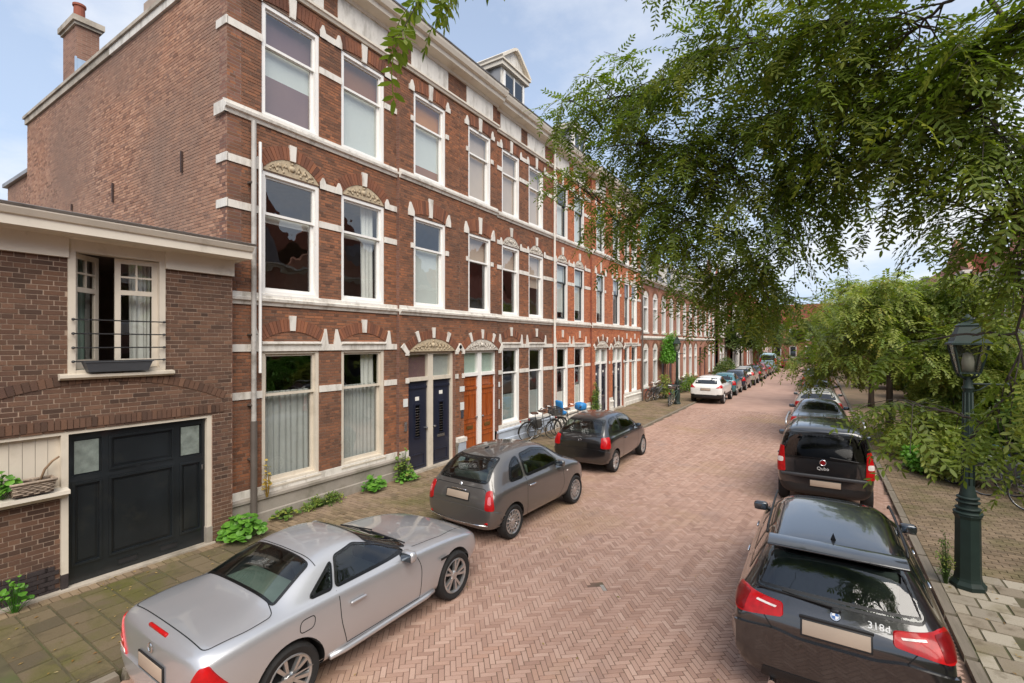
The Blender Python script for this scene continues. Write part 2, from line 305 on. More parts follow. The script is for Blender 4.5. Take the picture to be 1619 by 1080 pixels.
piecemat('tile_grey', [s2l(c) for c in ((146, 136, 120), (160, 150, 132), (172, 162, 144), (152, 140, 122), (136, 124, 106))], useobj=True, stain=s2l((124, 114, 84)), sscale=1.2, slo=.5, shi=.72, stain2=s2l((110, 98, 80)), s2scale=3)
mat('brick_grey', s2l((152, 146, 138)), .8, var=.15, scale=9); mat('kerb', s2l((128, 118, 104)), .85, var=.15, scale=3, dirt=s2l((96, 92, 66)), dscale=2, bump=.3)
mat('road_far', rc[1], .85, var=.1, scale=1.5, dirt=rc[0], dscale=.4, bump=.2, bscale=20)
mat('pave_far', s2l((138, 116, 92)), .9, var=.15, scale=2, dirt=s2l((116, 104, 76)), dscale=.6)
def sheet(name, x0, x1, y0, y1, z, m, parent=None, div=1):
    mb = MB(); mb.add([(x0, y0, z), (x1, y0, z), (x1, y1, z), (x0, y1, z)], [(0, 1, 2, 3)]); return mb.build(name, m, parent)
tag(sheet('ground', -900, 900, -900, 900, -.06, 'soil'), kind='structure')
road = tag(sheet('road', XK_L, XK_R, -14, 260, -.004, 'joint'), kind='structure')
YB = 27.
tag(sheet('road_surface', XK_L, XK_R, YB, 260, 0., 'road_far', road))
tag(sheet('road_surface', XK_L, XK_R, -14, 1., 0., 'road_far', road))
def slab(name, x0, x1, y0, y1, z1, m, parent=None):
    mb = MB(); mb.box(x0, x1, y0, y1, -.3, z1); return mb.build(name, m, parent)
pl = tag(slab('pavement_left', -9.6, XK_L - .12, -14, 260, ZP - .012, 'joint_moss'), kind='structure')
pr = tag(slab('pavement_right', XK_R + .12, 7.2, -14, 260, ZP - .012, 'joint_moss'), kind='structure')
def kerb_run(name, x0, x1, y0, y1, parent):
    mb = MB(); y = y0; r = random.Random(3)
    while y < y1:
        mb.box(x0 + r.uniform(-.003, .003), x1 + r.uniform(-.004, .004), y, y + .985, -.3, ZP + r.uniform(-.004, .004)); y += 1.
    return mb.build(name, 'kerb', parent)
kl = tag(empty('kerb_left'), kind='structure'); kr = tag(empty('kerb_right'), kind='structure')
UNITB = {}
def unit_brick():
    mb = MB(); i = .03
    mb.add([(-.5, -.5, -.5), (.5, -.5, -.5), (.5, .5, -.5), (-.5, .5, -.5), (-.5 + i, -.5 + i, .5), (.5 - i, -.5 + i, .5), (.5 - i, .5 - i, .5), (-.5 + i, .5 - i, .5)],
           [(4, 5, 6, 7), (0, 1, 5, 4), (1, 2, 6, 5), (2, 3, 7, 6), (3, 0, 4, 7)])
    return mb
def unit_mesh(m):
    if m not in UNITB:
        o = unit_brick().build('brick', m); UNITB[m] = o.data; bpy.data.objects.remove(o)
    return UNITB[m]
def piece(name, m, parent, M):
    o = bpy.data.objects.new(name, unit_mesh(m)); COL.objects.link(o); o.parent = parent; o.matrix_local = M; return o
y = -2.
for k in range(40):
    for (x0, par) in ((XK_L - .06, kl), (XK_R + .06, kr)):
        M = Matrix.Translation((x0 + rnd.uniform(-.003, .003), y + .5, ZP / 2 - .05 + rnd.uniform(-.004, .004))) @ Matrix.Diagonal((.12, .99, ZP + .1, 1))
        piece('kerb_stone', 'kerb', par, M)
    y += 1.
kerb_run('kerb_stone_run', XK_L - .12, XK_L, 38, 250, kl); kerb_run('kerb_stone_run', XK_R, XK_R + .12, 38, 250, kr)
def bulk(name, rects, m, parent, zoff=0., kind='stuff'):
    """rects: rows of cx, cy, half length, half width, angle, top, tint -> one mesh of low bricks (top and four sides each)"""
    a = np.array(rects, dtype=np.float64); n = len(a)
    c, s = np.cos(a[:, 4]), np.sin(a[:, 4])
    V = np.zeros((n, 8, 3)); sg = [(-1, -1), (1, -1), (1, 1), (-1, 1)]
    for k in range(8):
        sx, sy = sg[k % 4]; sh = 0 if k < 4 else .0015
        lx, ly = sx * (a[:, 2] - sh), sy * (a[:, 3] - sh)
        V[:, k, 0] = a[:, 0] + c * lx - s * ly; V[:, k, 1] = a[:, 1] + s * lx + c * ly
        V[:, k, 2] = -.03 + zoff if k < 4 else a[:, 5] + (sx * a[:, 7] + sy * a[:, 8])
    fb = np.array([(4, 5, 6, 7), (0, 1, 5, 4), (1, 2, 6, 5), (2, 3, 7, 6), (3, 0, 4, 7)])
    Fc = (fb[None] + 8 * np.arange(n)[:, None, None]).reshape(-1, 4)
    me = bpy.data.meshes.new(name); me.vertices.add(n * 8); me.vertices.foreach_set('co', V.reshape(-1))
    me.loops.add(Fc.size); me.loops.foreach_set('vertex_index', Fc.reshape(-1).astype(np.int32))
    me.polygons.add(len(Fc)); me.polygons.foreach_set('loop_start', np.arange(0, Fc.size, 4, dtype=np.int32)); me.update(calc_edges=True)
    me.shade_flat(); t = me.attributes.new('tint', 'FLOAT', 'FACE'); t.data.foreach_set('value', np.repeat(a[:, 6], 5))
    me.materials.append(MATS[m]); o = link(name, me, parent); o['kind'] = kind; return o
def screen_px(x, y, z):
    q = proj((x, y, z))
    return q if q and -10 < q[0] < 1629 and -10 < q[1] < 1090 else None
def herringbone(x0, x1, y0, y1, w, n, ang, z, avoid, npart, pm, bmname, parent, seed, rise=.0007):
    r = random.Random(seed); L_ = w * n; ca, sa = math.cos(ang), math.sin(ang); out = []
    ext = max(x1 - x0, y1 - y0) / w; cx, cy_ = (x0 + x1) / 2, (y0 + y1) / 2
    K = int(ext) + 4
    for i in range(-K, K):
        for j in range(-K // (2 * n) * 2 - 2, K // (2 * n) * 2 + 2):
            ox, oy = i + 2 * n * j, i
            for (bx, by, hl, hw) in ((ox + n / 2, oy + .5, n / 2, .5), (ox + n + .5, oy + 1 - n / 2, .5, n / 2)):
                lx, ly = bx * w, by * w
                X = cx + ca * lx - sa * ly; Y = cy_ + sa * lx + ca * ly
                if x0 + .03 < X < x1 - .03 and y0 < Y < y1:
                    out.append((X, Y, hl * w - .002, hw * w - .002, ang, z + r.uniform(-rise, rise), r.random(), r.uniform(-rise, rise) * .5, r.uniform(-rise, rise) * .5))
    parts = []; rest = []
    if npart:
        vis = []
        for k, b in enumerate(out):
            q = screen_px(b[0], b[1], z)
            if q and 0 < q[0] < 1619 and q[1] < 1080 and not any(A[0] < b[0] < A[1] and A[2] < b[1] < A[3] for A in avoid): vis.append((q[2], k))
        vis.sort(); ids = {k for _, k in vis[:npart]} | {k for k, b in enumerate(out) if (b[0] + 2.67) ** 2 + (b[1] - 6.44) ** 2 < .012}
    else: ids = set()
    for k, b in enumerate(out):
        if k in ids:
            M = Matrix.Translation((b[0], b[1], b[5] - .015)) @ Matrix.Rotation(ang, 4, 'Z') @ Matrix.Rotation(b[7] * 8, 4, 'X') @ Matrix.Diagonal((b[2] * 2, b[3] * 2, .03, 1))
            grey = (b[0] + 2.67) ** 2 + (b[1] - 6.44) ** 2 < .012; piece('brick', 'brick_grey' if grey else pm, parent, Matrix.Translation((0, 0, -.004 if grey else 0)) @ M)
        else: rest.append(b)
    bulk('herringbone_bricks', rest, bmname, parent)
herringbone(XK_L, XK_R, 1., YB, .0605, 3, R(40), 0., [(-6.1, -4.0, 1.2, 6.1), (-.75, 1.4, 4.9, 10.6)], 300, 'road_brick_piece', 'road_brick', road, 5)
# left pavement: mossy slabs by the garage, clay pavers farther on, an edge row along the wall
def slabs(x0, x1, y0, y1, size, m, parent, seed, name='paving_slab', cut=None, along_x=True):
    r = random.Random(seed); row = 0; y = y0
    while y < y1:
        x = x0 - (size / 2 if row % 2 else 0)
        while x < x1:
            a, b = max(x, x0), min(x + size, x1)
            q = screen_px((a + b) / 2, y + size / 2, ZP)
            if b - a > .05 and q and not (cut and cut((a + b) / 2, y + size / 2)):
                M = Matrix.Translation(((a + b) / 2, y + size / 2, ZP - .02 + r.uniform(-.004, .004))) @ Matrix.Rotation(r.uniform(-.012, .012), 4, 'X') @ Matrix.Rotation(r.uniform(-.012, .012), 4, 'Y') @ Matrix.Rotation(r.uniform(-.008, .008), 4, 'Z') @ Matrix.Diagonal((b - a - .012, size - .012, .04, 1))
                piece(name, m, parent, M)
            x += size
        y += size; row += 1
slabs(-8.42, XK_L - .12, .2, 5.0, .3, 'tile_moss', pl, 2)
rr = random.Random(8); rects = []
y = .2
while y < 5.0:                               # soldier row at the foot of the garage
    rects.append((-8.52, y, .1, .047, 0, ZP + .004 + rr.uniform(-.004, .004), rr.random(), rr.uniform(-.002, .002), rr.uniform(-.002, .002))); y += .1
def pavers(x0, x1, y0, y1, seed):
    r = random.Random(seed); row = 0; y = y0
    while y < y1:
        x = x0 - (.1 if row % 2 else 0)
        while x < x1:
            a, b = max(x, x0), min(x + .2, x1)
            if b - a > .04: rects.append(((a + b) / 2, y + .05, (b - a) / 2 - .004, .046, 0, ZP + r.uniform(-.003, .003), r.random(), r.uniform(-.0015, .0015), r.uniform(-.0015, .0015)))
            x += .2
        y += .1; row += 1
pavers(-8.9, XK_L - .12, 5.0, 31, 4)
bulk('clay_pavers', rects, 'pave_brick', pl)
rects = []
pavers(XK_R + .12, 6.6, 9.6, 27, 6)
bulk('clay_pavers', rects, 'pave_brick', pr)
slabs(XK_R + .12, 5.6, 3.6, 9.6, .3, 'tile_grey', pr, 9)
sheet('pavement_surface', -9.6, XK_L - .12, 31, 250, ZP, 'pave_far', pl); sheet('pavement_surface', XK_R + .12, 7.2, 27, 250, ZP, 'pave_far', pr)
# fallen leaves, nobody could count them
def fallen():
    mb = MB(); r = random.Random(12)
    for k in range(1500):
        if r.random() < .45: x, y = r.uniform(-8.7, -6.1), r.uniform(1, 26); z = ZP + .012
        elif r.random() < .75: x, y = r.uniform(1.5, 6), r.uniform(4, 26); z = ZP + .012
        else: x, y = r.uniform(-5.9, 1.2), r.uniform(2, 26); z = .008
        s = r.uniform(.012, .03); a = r.uniform(0, 6.3); c, s_ = math.cos(a), math.sin(a)
        P = lambda u, v, h: (x + c * u * s - s_ * v * s, y + s_ * u * s + c * v * s, z + h)
        mb.add([P(-1, 0, 0), P(0, -.45, .003), P(1, 0, 0), P(0, .45, .006)], [(0, 1, 2), (0, 2, 3)], 0, r.random())
    return mb.build('fallen_leaves', 'leaf_fallen', tint=True, fix=False)
leafmat('leaf_fallen', [s2l(c) for c in ((120, 84, 40), (150, 120, 60), (176, 150, 96), (128, 116, 56), (190, 172, 140))], .15, .7)
tag(fallen(), 'small dry yellow and brown leaves scattered over the paving', 'fallen leaves', kind='stuff')
# ================================================================ the terrace on the left
FL = Fr((XF, 0, 0), (0, 1, 0), (1, 0, 0))          # a = world y, d = out into the street
def bricks_of(a0, a1, z0, z1, openings, bl=.22, ch=.062, seed=1):
    r = random.Random(seed); out = []; row = 0; z = z0
    while z < z1 - .02:
        zt = min(z + ch, z1); zc = (z + zt) / 2
        blk = sorted((o[0], o[1]) for o in openings if o[2] - .01 < zc < o[3] + .005)
        x = a0; runs = []
        for b0, b1 in blk:
            if b0 > x: runs.append((x, b0))
            x = max(x, b1)
        if x < a1: runs.append((x, a1))
        off = (bl / 4 if row % 2 else (bl / 2 if row % 4 == 2 else 0)) + r.uniform(-.008, .008)
        head = (row % 2 == 1)
        for p, q in runs:
            L_ = bl / 2 if head else bl
            k = math.floor((p - a0 - off) / L_); x = a0 + off + k * L_
            while x < q:
                u, v = max(x, p), min(x + L_, q)
                if v - u > .025: out.append((u + .0025, v - .0025, z + .0045, zt - .0045, r.random(), r.uniform(-.002, .002)))
                x += L_
        z += ch; row += 1
    return out
def brick_mesh(name, fr, d, bricks, m, parent):
    n = len(bricks); a = np.array(bricks); V = np.zeros((n, 8, 3)); o = np.array(fr.o); u = np.array(fr.u); nn = np.array(fr.n)
    sg = [(0, 2), (1, 2), (1, 3), (0, 3)]
    for k in range(8):
        ia, iz = sg[k % 4]; front = k >= 4; sh = .002 if front else 0
        aa = a[:, ia] + (sh if ia == 0 else -sh); zz = a[:, iz] + (sh if iz == 2 else -sh)
        dd = (d + a[:, 5]) if front else np.full(n, d - .016)
        V[:, k] = o[None] + aa[:, None] * u[None] + dd[:, None] * nn[None]; V[:, k, 2] += zz
    fb = np.array([(4, 5, 6, 7), (0, 1, 5, 4), (1, 2, 6, 5), (2, 3, 7, 6), (3, 0, 4, 7)])
    if fr.u.cross(Vector((0, 0, 1))).dot(fr.n) < 0: fb = fb[:, ::-1]
    Fc = (fb[None] + 8 * np.arange(n)[:, None, None]).reshape(-1, 4)
    me = bpy.data.meshes.new(name); me.vertices.add(n * 8); me.vertices.foreach_set('co', V.reshape(-1))
    me.loops.add(Fc.size); me.loops.foreach_set('vertex_index', Fc.reshape(-1).astype(np.int32))
    me.polygons.add(len(Fc)); me.polygons.foreach_set('loop_start', np.arange(0, Fc.size, 4, dtype=np.int32)); me.update(calc_edges=True)
    me.shade_flat(); t = me.attributes.new('tint', 'FLOAT', 'FACE'); t.data.foreach_set('value', np.repeat(a[:, 4], 5))
    me.materials.append(MATS[m]); ob = link(name, me, parent); ob['kind'] = 'stuff'; return ob
def wall(house, fr, a0, a1, z0, z1, d, openings, brick=None, mortar='mortar', reveal='wall_far_brown', npart=0, piece_m=None, seed=1, ch=.062, hidden=None, rdepth=.16, bl=.22):
    """backing with the openings left out, their brick reveals, then every brick on it"""
    mb = MB(); db = d - .006 if brick else d
    A = sorted({a0, a1, *[min(max(o[0], a0), a1) for o in openings], *[min(max(o[1], a0), a1) for o in openings]}); Z = sorted({z0, z1, *[min(max(o[2], z0), z1) for o in openings], *[min(max(o[3], z0), z1) for o in openings]})
    for i in range(len(A) - 1):
        for j in range(len(Z) - 1):
            ac, zc = (A[i] + A[i + 1]) / 2, (Z[j] + Z[j + 1]) / 2
            if any(o[0] < ac < o[1] and o[2] < zc < o[3] for o in openings): continue
            mb.add([fr.P(A[i], Z[j], db), fr.P(A[i + 1], Z[j], db), fr.P(A[i + 1], Z[j + 1], db), fr.P(A[i], Z[j + 1], db)], [(0, 1, 2, 3)])
    for o in openings:
        c = [(o[0], o[2]), (o[1], o[2]), (o[1], o[3]), (o[0], o[3])]
        for k in range(4):
            p, q = c[k], c[(k + 1) % 4]
            mb.add([fr.P(*p, db), fr.P(*q, db), fr.P(*q, db - rdepth), fr.P(*p, db - rdepth)], [(0, 1, 2, 3)], 1 if brick else 0)
    for ae in (a0, a1):
        mb.add([fr.P(ae, z0, db), fr.P(ae, z1, db), fr.P(ae, z1, db - .25), fr.P(ae, z0, db - .25)], [(0, 1, 2, 3)], 1 if brick else 0)
    w = mb.build('wall', [mortar, reveal] if brick else [mortar], house, fix=False)
    if brick:
        bs = bricks_of(a0, a1, z0, z1, openings, bl, ch, seed)
        if npart:
            vis = []
            for k, b in enumerate(bs):
                p = fr.P((b[0] + b[1]) / 2, (b[2] + b[3]) / 2, d); q = screen_px(*p)
                if q and not (hidden and hidden(p)) and (b[1] - b[0]) > .08: vis.append((q[2], k))
            vis.sort(); ids = {k for _, k in vis[:npart]}
            for k in ids:
                b = bs[k]; c = fr.P((b[0] + b[1]) / 2, (b[2] + b[3]) / 2, d - .008 + b[5])
                Mx = Matrix((fr.u, (0, 0, 1), fr.n)).transposed().to_4x4(); Mx.translation = c
                piece('brick', piece_m, w, Mx @ Matrix.Diagonal((b[1] - b[0], b[3] - b[2], .016, 1)))
            bs = [b for k, b in enumerate(bs) if k not in ids]
        brick_mesh('brick_courses', fr, d, bs, brick, w)
    return w
def curtain(fr, a0, a1, z0, z1, d, m, parent, waves=9, amp=.03, name='curtain', seed=0):
    r = random.Random(seed); n = waves * 6; mb = MB(); vs = []
    ph = r.uniform(0, 6); am = amp
    for i in range(n + 1):
        a = a0 + (a1 - a0) * i / n; ph += 2 * math.pi / 6 * r.uniform(.45, 1.6); am += (amp * r.uniform(.3, 1.5) - am) * .25; dd = d + am * math.sin(ph)
        vs += [fr.P(a + .02 * math.sin(ph * .37), z0, dd + .3 * amp * math.sin(ph * .21)), fr.P(a, z1, d + (dd - d) * .55)]
    mb.add(vs, [(2 * i, 2 * i + 2, 2 * i + 3, 2 * i + 1) for i in range(n)])
    return mb.build(name, m, parent, smooth=True, fix=False)
def sheet_in(fr, a0, a1, z0, z1, d, m, parent, name):
    mb = MB(); fr.box(mb, a0, a1, z0, z1, d - .006, d); return mb.build(name, m, parent)
def window(house, fr, yc, w, z0, z1, zt, d, fm='frame_white', up=None, lo=None, lod=0, sill=True, glass='glass', seed=0, dark=None, mull=False):
    """timber sash window: box frame, upper sash forward, lower sash set back, two panes, what hangs behind them"""
    a0, a1 = yc - w / 2, yc + w / 2; df = d - .02; fw = .075
    mb = MB()
    for p, q in ((a0, a0 + fw), (a1 - fw, a1)): fr.box(mb, p, q, z0, z1, df - .17, df)
    fr.box(mb, a0 + fw, a1 - fw, z1 - fw, z1, df - .17, df - .002); fr.box(mb, a0 + fw, a1 - fw, z0, z0 + .06, df - .17, df - .002)
    o = mb.build('window', fm, house)
    sm = dark or fm
    def sash(p, q, z0_, z1_, ds, t, tb):
        mb = MB(); fr.box(mb, p, p + t, z0_, z1_, ds - .045, ds); fr.box(mb, q - t, q, z0_, z1_, ds - .045, ds)
        fr.box(mb, p + t, q - t, z0_, z0_ + tb, ds - .044, ds - .001); fr.box(mb, p + t, q - t, z1_ - t, z1_, ds - .044, ds - .001)
        mb.build('sash', sm, o)
        g = MB(); g.add([fr.P(p + t * .8, z0_ + tb * .8, ds - .025), fr.P(q - t * .8, z0_ + tb * .8, ds - .025), fr.P(q - t * .8, z1_ - t * .8, ds - .025), fr.P(p + t * .8, z1_ - t * .8, ds - .025)], [(0, 1, 2, 3)]); g.build('pane', glass, o, fix=False)
    p, q = a0 + fw, a1 - fw
    sash(p, q, zt - .03, z1 - fw, df - .05, .045, .05); sash(p, q, z0 + .06, zt + .02, df - .105, .05, .07)
    if sill:
        mb = MB(); fr.profile(mb, a0 - .02, a1 + .02, [(df - .1, z0 - .05), (df + .055, z0 - .05), (df + .06, z0 - .012), (df - .1, z0 + .02)]); mb.build('sill', fm, o)
    db = df - .2
    for part, (s0, s1) in ((up, (zt, z1 - fw)), (lo, (z0 + .05, zt))):
        for it in (part or []):
            k = it[0]
            if k == 'curtain': curtain(fr, p + (q - p) * it[2], p + (q - p) * it[3], s0 if part is lo else s0 - .05, s1 + .04, db - .05, it[1], o, waves=max(2, int((it[3] - it[2]) * w * 8)), seed=seed)
            elif k == 'blind': sheet_in(fr, p - .02, q + .02, s0 + (s1 - s0) * it[2], s0 + (s1 - s0) * it[3] + (.03 if it[3] == 1 else 0), db, it[1], o, 'blind')
    return o
def arch_geo(w, rise):
    r = (w * w / 4 + rise * rise) / (2 * rise); return r, math.asin(min(1, w / 2 / r))
def brick_arch(house, fr, yc, w, zs, rise, t, d, n, key=.13, seed=0, m='brick_arch', proud=.014):
    r, phi = arch_geo(w, rise); zc = zs + rise - r; mb = MB(); rr = random.Random(seed)
    for i in range(n):
        f0, f1 = -phi + 2 * phi * (i + .06) / n, -phi + 2 * phi * (i + .94) / n
        if key and abs((f0 + f1) / 2) * r < key * .45: continue
        poly = [(yc + math.sin(f) * R_, zc + math.cos(f) * R_) for R_, f in ((r, f0), (r, f1), (r + t, f1), (r + t, f0))]
        fr.prism(mb, poly, d - .01, d + proud + rr.uniform(-.003, .003), 0, rr.random())
    return mb.build('brick_arch', m, house, tint=True), r, phi, zc
def seg_panel(name, house, fr, yc, w, zs, rise, d0, d1, m, bumps=0, seed=0):
    r, phi = arch_geo(w, rise); zc = zs + rise - r; n = 14
    poly = [(yc + math.sin(-phi + 2 * phi * i / n) * r, zc + math.cos(-phi + 2 * phi * i / n) * r) for i in range(n + 1)]
    mb = MB(); fr.prism(mb, poly, d0, d1); rr = random.Random(seed)
    o = mb.build(name, m, house)
    if bumps:                                   # carved ornament: a central boss, scrolls and leaves
        mb = MB()
        def knob(a, z, s, h):
            Mx = Matrix((fr.u, (0, 0, 1), fr.n)).transposed().to_4x4(); Mx.translation = fr.P(a, z, d1)
            mb.lathe([(s, 0), (s * .92, h * .5), (s * .5, h * .95), (.001, h)], 8, 0, Mx)
        knob(yc, zs + rise * .5, rise * .2, .04); knob(yc, zs + rise * .8, rise * .09, .03)
        for sgn in (-1, 1):
            for k in range(bumps):
                f = (k + 1) / (bumps + 1); a = yc + sgn * w / 2 * f * .88; top = zc + math.sqrt(max(0, r * r - (a - yc) ** 2)) - zs
                if top < .05: continue
                knob(a, zs + top * rr.uniform(.4, .6), min(.04, top * .16), .022); knob(a + .05 * sgn, zs + top * rr.uniform(.15, .3), min(.03, top * .12), .018)
                mb.tube([fr.P(a - sgn * .06, zs + top * .3, d1 + .008), fr.P(a, zs + top * .75, d1 + .014), fr.P(a + sgn * .06, zs + top * .45, d1 + .008)], .009, 5)
        mb.build('ornament', m, o, smooth=True)
    return o
def stone(house, fr, poly, d0, d1, name='keystone', m='trim_white'):
    mb = MB(); fr.prism(mb, poly, d0, d1); return mb.build(name, m, house)
def keystone(house, fr, yc, zc, r, ang, r0, r1, w0, w1, d, name='keystone', m='trim_white'):
    s, c = math.sin(ang), math.cos(ang)
    P = lambda lat, rad: (yc + s * rad + c * lat, zc + c * rad - s * lat)
    return stone(house, fr, [P(-w0 / 2, r0), P(w0 / 2, r0), P(w1 / 2, r1), P(-w1 / 2, r1)], d - .01, d + .035, name, m)
def ears(house, fr, yc, w, z, d, h=.3, t=.13, stub=.12, m='trim_white'):
    for sg in (-1, 1):
        e = yc + sg * w / 2
        stone(house, fr, [(e, z), (e + sg * (t + stub), z), (e + sg * (t + stub), z + .13), (e + sg * (t + .05), z + .13), (e + sg * t, z + h), (e + sg * (t - .04), z + h), (e, z + .13)][::sg], d - .01, d + .03, 'end_stone', m)
def top_flat(house, fr, yc, w, z1, d, seed, m='brick_arch'):
    brick_arch(house, fr, yc, w + .06, z1 + .01, .07, .29, d, 17, .14, seed, m)
    stone(house, fr, [(yc - .06, z1), (yc + .06, z1), (yc + .085, z1 + .4), (yc - .085, z1 + .4)], d - .01, d + .035)
    ears(house, fr, yc, w, z1 - .02, d, .27, .1, .09)
def top_relief(house, fr, yc, w, z1, d, seed, m='brick_arch', rel='relief'):
    brick_arch(house, fr, yc, w, z1 + .02, .32, .25, d, 21, .14, seed, m)
    seg_panel('tympanum', house, fr, yc, w, z1 + .02, .32, d - .01, d + .004, rel, 3, seed)
    stone(house, fr, [(yc - .055, z1 + .33), (yc + .055, z1 + .33), (yc + .075, z1 + .64), (yc - .075, z1 + .64)], d - .01, d + .045)
    ears(house, fr, yc, w, z1 - .03, d, .24, .1, .05)
def top_blank(house, fr, yc, w, z1, d, seed, m='brick_arch'):
    brick_arch(house, fr, yc, w * .98, z1 + .02, .09, .36, d, 19, .13, seed, m)
    stone(house, fr, [(yc - .06, z1 + .06), (yc + .06, z1 + .06), (yc + .085, z1 + .56), (yc - .085, z1 + .56)], d - .01, d + .035)
    ears(house, fr, yc, w, z1 - .03, d, .34, .16, .05)
def top_lintel(house, fr, yc, w, z1, d, seed, m='brick_arch'):
    mb = MB(); fr.profile(mb, yc - w / 2 - .02, yc + w / 2 + .02, [(d - .01, z1 - .02), (d + .025, z1 - .02), (d + .025, z1 + .09), (d + .07, z1 + .12), (d + .07, z1 + .15), (d - .01, z1 + .17)]); mb.build('lintel', 'trim_white', house)
    brick_arch(house, fr, yc, w + .04, z1 + .17, .2, .24, d, 21, .13, seed, m)
    stone(house, fr, [(yc - .055, z1 + .38), (yc + .055, z1 + .38), (yc + .075, z1 + .68), (yc - .075, z1 + .68)], d - .01, d + .035)
    ears(house, fr, yc, w + .04, z1 - .02, d, .46, .14, .1)
def door_bay(house, fr, yc, w, zb, zt, z1, d, m, seed, rel='relief', glassk=('blind_plum', 'curtain_grey'), kind='panel', reveal_m='frame_cream', fm='frame_cream'):
    """two doors side by side under one segmental arch, fanlights above, carved tympanum, white voussoir stones"""
    a0, a1 = yc - w / 2, yc + w / 2; df = d - .1; fw = .09
    mb = MB()
    for p, q in ((a0, a0 + fw), (a1 - fw, a1), (yc - .1, yc + .1)): fr.box(mb, p, q, zb, z1, df - .12, df)
    for p, q in ((a0 + fw, yc - .1), (yc + .1, a1 - fw)):
        fr.box(mb, p, q, z1 - .08, z1, df - .12, df - .002); fr.box(mb, p, q, zt, zt + .1, df - .12, df + .02)
    o = mb.build('door_frame', fm, house)
    for k, (p, q) in enumerate(((a0 + fw, yc - .1), (yc + .1, a1 - fw))):
        g = MB(); g.add([fr.P(p, zt + .1, df - .06), fr.P(q, zt + .1, df - .06), fr.P(q, z1 - .08, df - .06), fr.P(p, z1 - .08, df - .06)], [(0, 1, 2, 3)]); g.build('fanlight_pane', 'glass', o, fix=False)
        sheet_in(fr, p, q, zt + .05, z1, df - .11, glassk[k], o, 'blind')
        mb = MB(); fr.box(mb, p + .004, q - .004, zb + .02, zt, df - .1, df - .05)
        c = (p + q) / 2
        def mould(u0, u1, v0, v1, t=.03, h=.018):
            for b in ((u0, u1, v0, v0 + t), (u0, u1, v1 - t, v1)): fr.box(mb, *b, df - .051, df - .05 + h)
            for b in ((u0, u0 + t), (u1 - t, u1)): fr.box(mb, *b, v0 + t, v1 - t, df - .051, df - .05 + h - .001)
        if kind == 'panel':
            mould(p + .1, q - .1, zb + .1, zb + .42); fr.box(mb, p + .02, q - .02, zt - .2, zt - .14, df - .051, df - .02)
            fr.box(mb, p + .03, q - .03, zb + .02, zb + .07, df - .051, df - .03)
            dr = mb.build('door', m, o)
            mb = MB(); mould(c - .11, c + .11, zb + .85, zt - .62, .02, .03); fr.box(mb, c - .1, c + .1, zt - .62, zt - .6, df - .05, df - .015); mb.build('window_frame', m, dr)
            g = MB(); fr.box(g, c - .09, c + .09, zb + .87, zt - .64, df - .05, df - .045)
            g.build('door_glass', 'glass_door', dr)
            gr = MB(); zz = zb + .92
            while zz < zt - .66: fr.box(gr, c - .088, c + .088, zz, zz + .012, df - .044, df - .038); zz += .07
            gr.build('grille', 'steel', dr)
            if k == 1:
                lb = MB(); fr.box(lb, c - .15, c + .15, zb + .74, zb + .82, df - .05, df - .035); fr.box(lb, c - .1, c + .1, zb + .765, zb + .795, df - .035, df - .03); lb.build('letter_plate', 'steel', dr)
            st = MB(); fr.box(st, c - .07, c + .07, zt - .52 + .1 * k, zt - .42 + .1 * k, df - .05, df - .044); st.build('number_plate', 'paper_white', dr)
        else:
            mould(p + .07, q - .07, zb + .1, zb + .5); mould(p + .07, q - .07, zb + .62, zb + .95)
            mould(p + .07, c - .02, zb + 1.05, zt - .55); mould(c + .02, q - .07, zb + 1.05, zt - .55)
            fr.box(mb, p + .02, q - .02, zt - .42, zt - .34, df - .051, df - .02); mould(p + .07, q - .07, zt - .3, zt - .08)
            dr = mb.build('door', m, o)
            lb = MB(); fr.box(lb, c - .15, c + .15, zb + .74, zb + .84, df - .05, df - .03); fr.box(lb, c - .1, c + .1, zb + .775, zb + .805, df - .03, df - .022); lb.build('letter_plate', 'brass', dr)
        hn = MB(); ah = (q - .06) if k == 0 else (p + .06); hn.tube([fr.P(ah, zb + 1.08, df - .05), fr.P(ah, zb + 1.08, df - .005)], .022, 8); hn.lathe([(.001, .03), (.03, .022), (.036, .0), (.03, -.022), (.001, -.03)], 8, 0, Matrix.Translation(fr.P(ah, zb + 1.08, df + .01))); hn.build('door_knob', 'steel', dr)
    mb = MB(); fr.box(mb, a0 - .04, a1 + .04, ZP - .02, zb + .02, df - .14, d + .03); mb.build('doorstep', 'trim_stone', house)
    # arch over it
    zs = z1; rise = .34
    ba, r, phi, zc = brick_arch(house, fr, yc, w, zs, rise, .22, d, 31, 0, seed)
    seg_panel('tympanum', house, fr, yc, w, zs, rise, d - .06, d - .03 + .034, rel, 5, seed)
    for f in (-.55, 0, .55): keystone(house, fr, yc, zc, r, phi * f, r + .02, r + .3, .085, .12, d)
    for sg in (-1, 1):
        keystone(house, fr, yc, zc, r, sg * phi * 1.06, r - .02, r + .27, .11, .15, d, 'end_stone')
        e = yc + sg * w / 2; stone(house, fr, [(e, zs - .1), (e + sg * .12, zs - .1), (e + sg * .12, zs + .03), (e, zs + .03)][::sg], d - .01, d + .03, 'end_stone')
        stone(house, fr, [(e, zt - .02), (e + sg * .11, zt - .02), (e + sg * .11, zt + .11), (e, zt + .11)][::sg], d - .01, d + .03, 'end_stone')
    return o
glassmat('glass_door', (.25, .28, .3), 1.7, rough=.1)
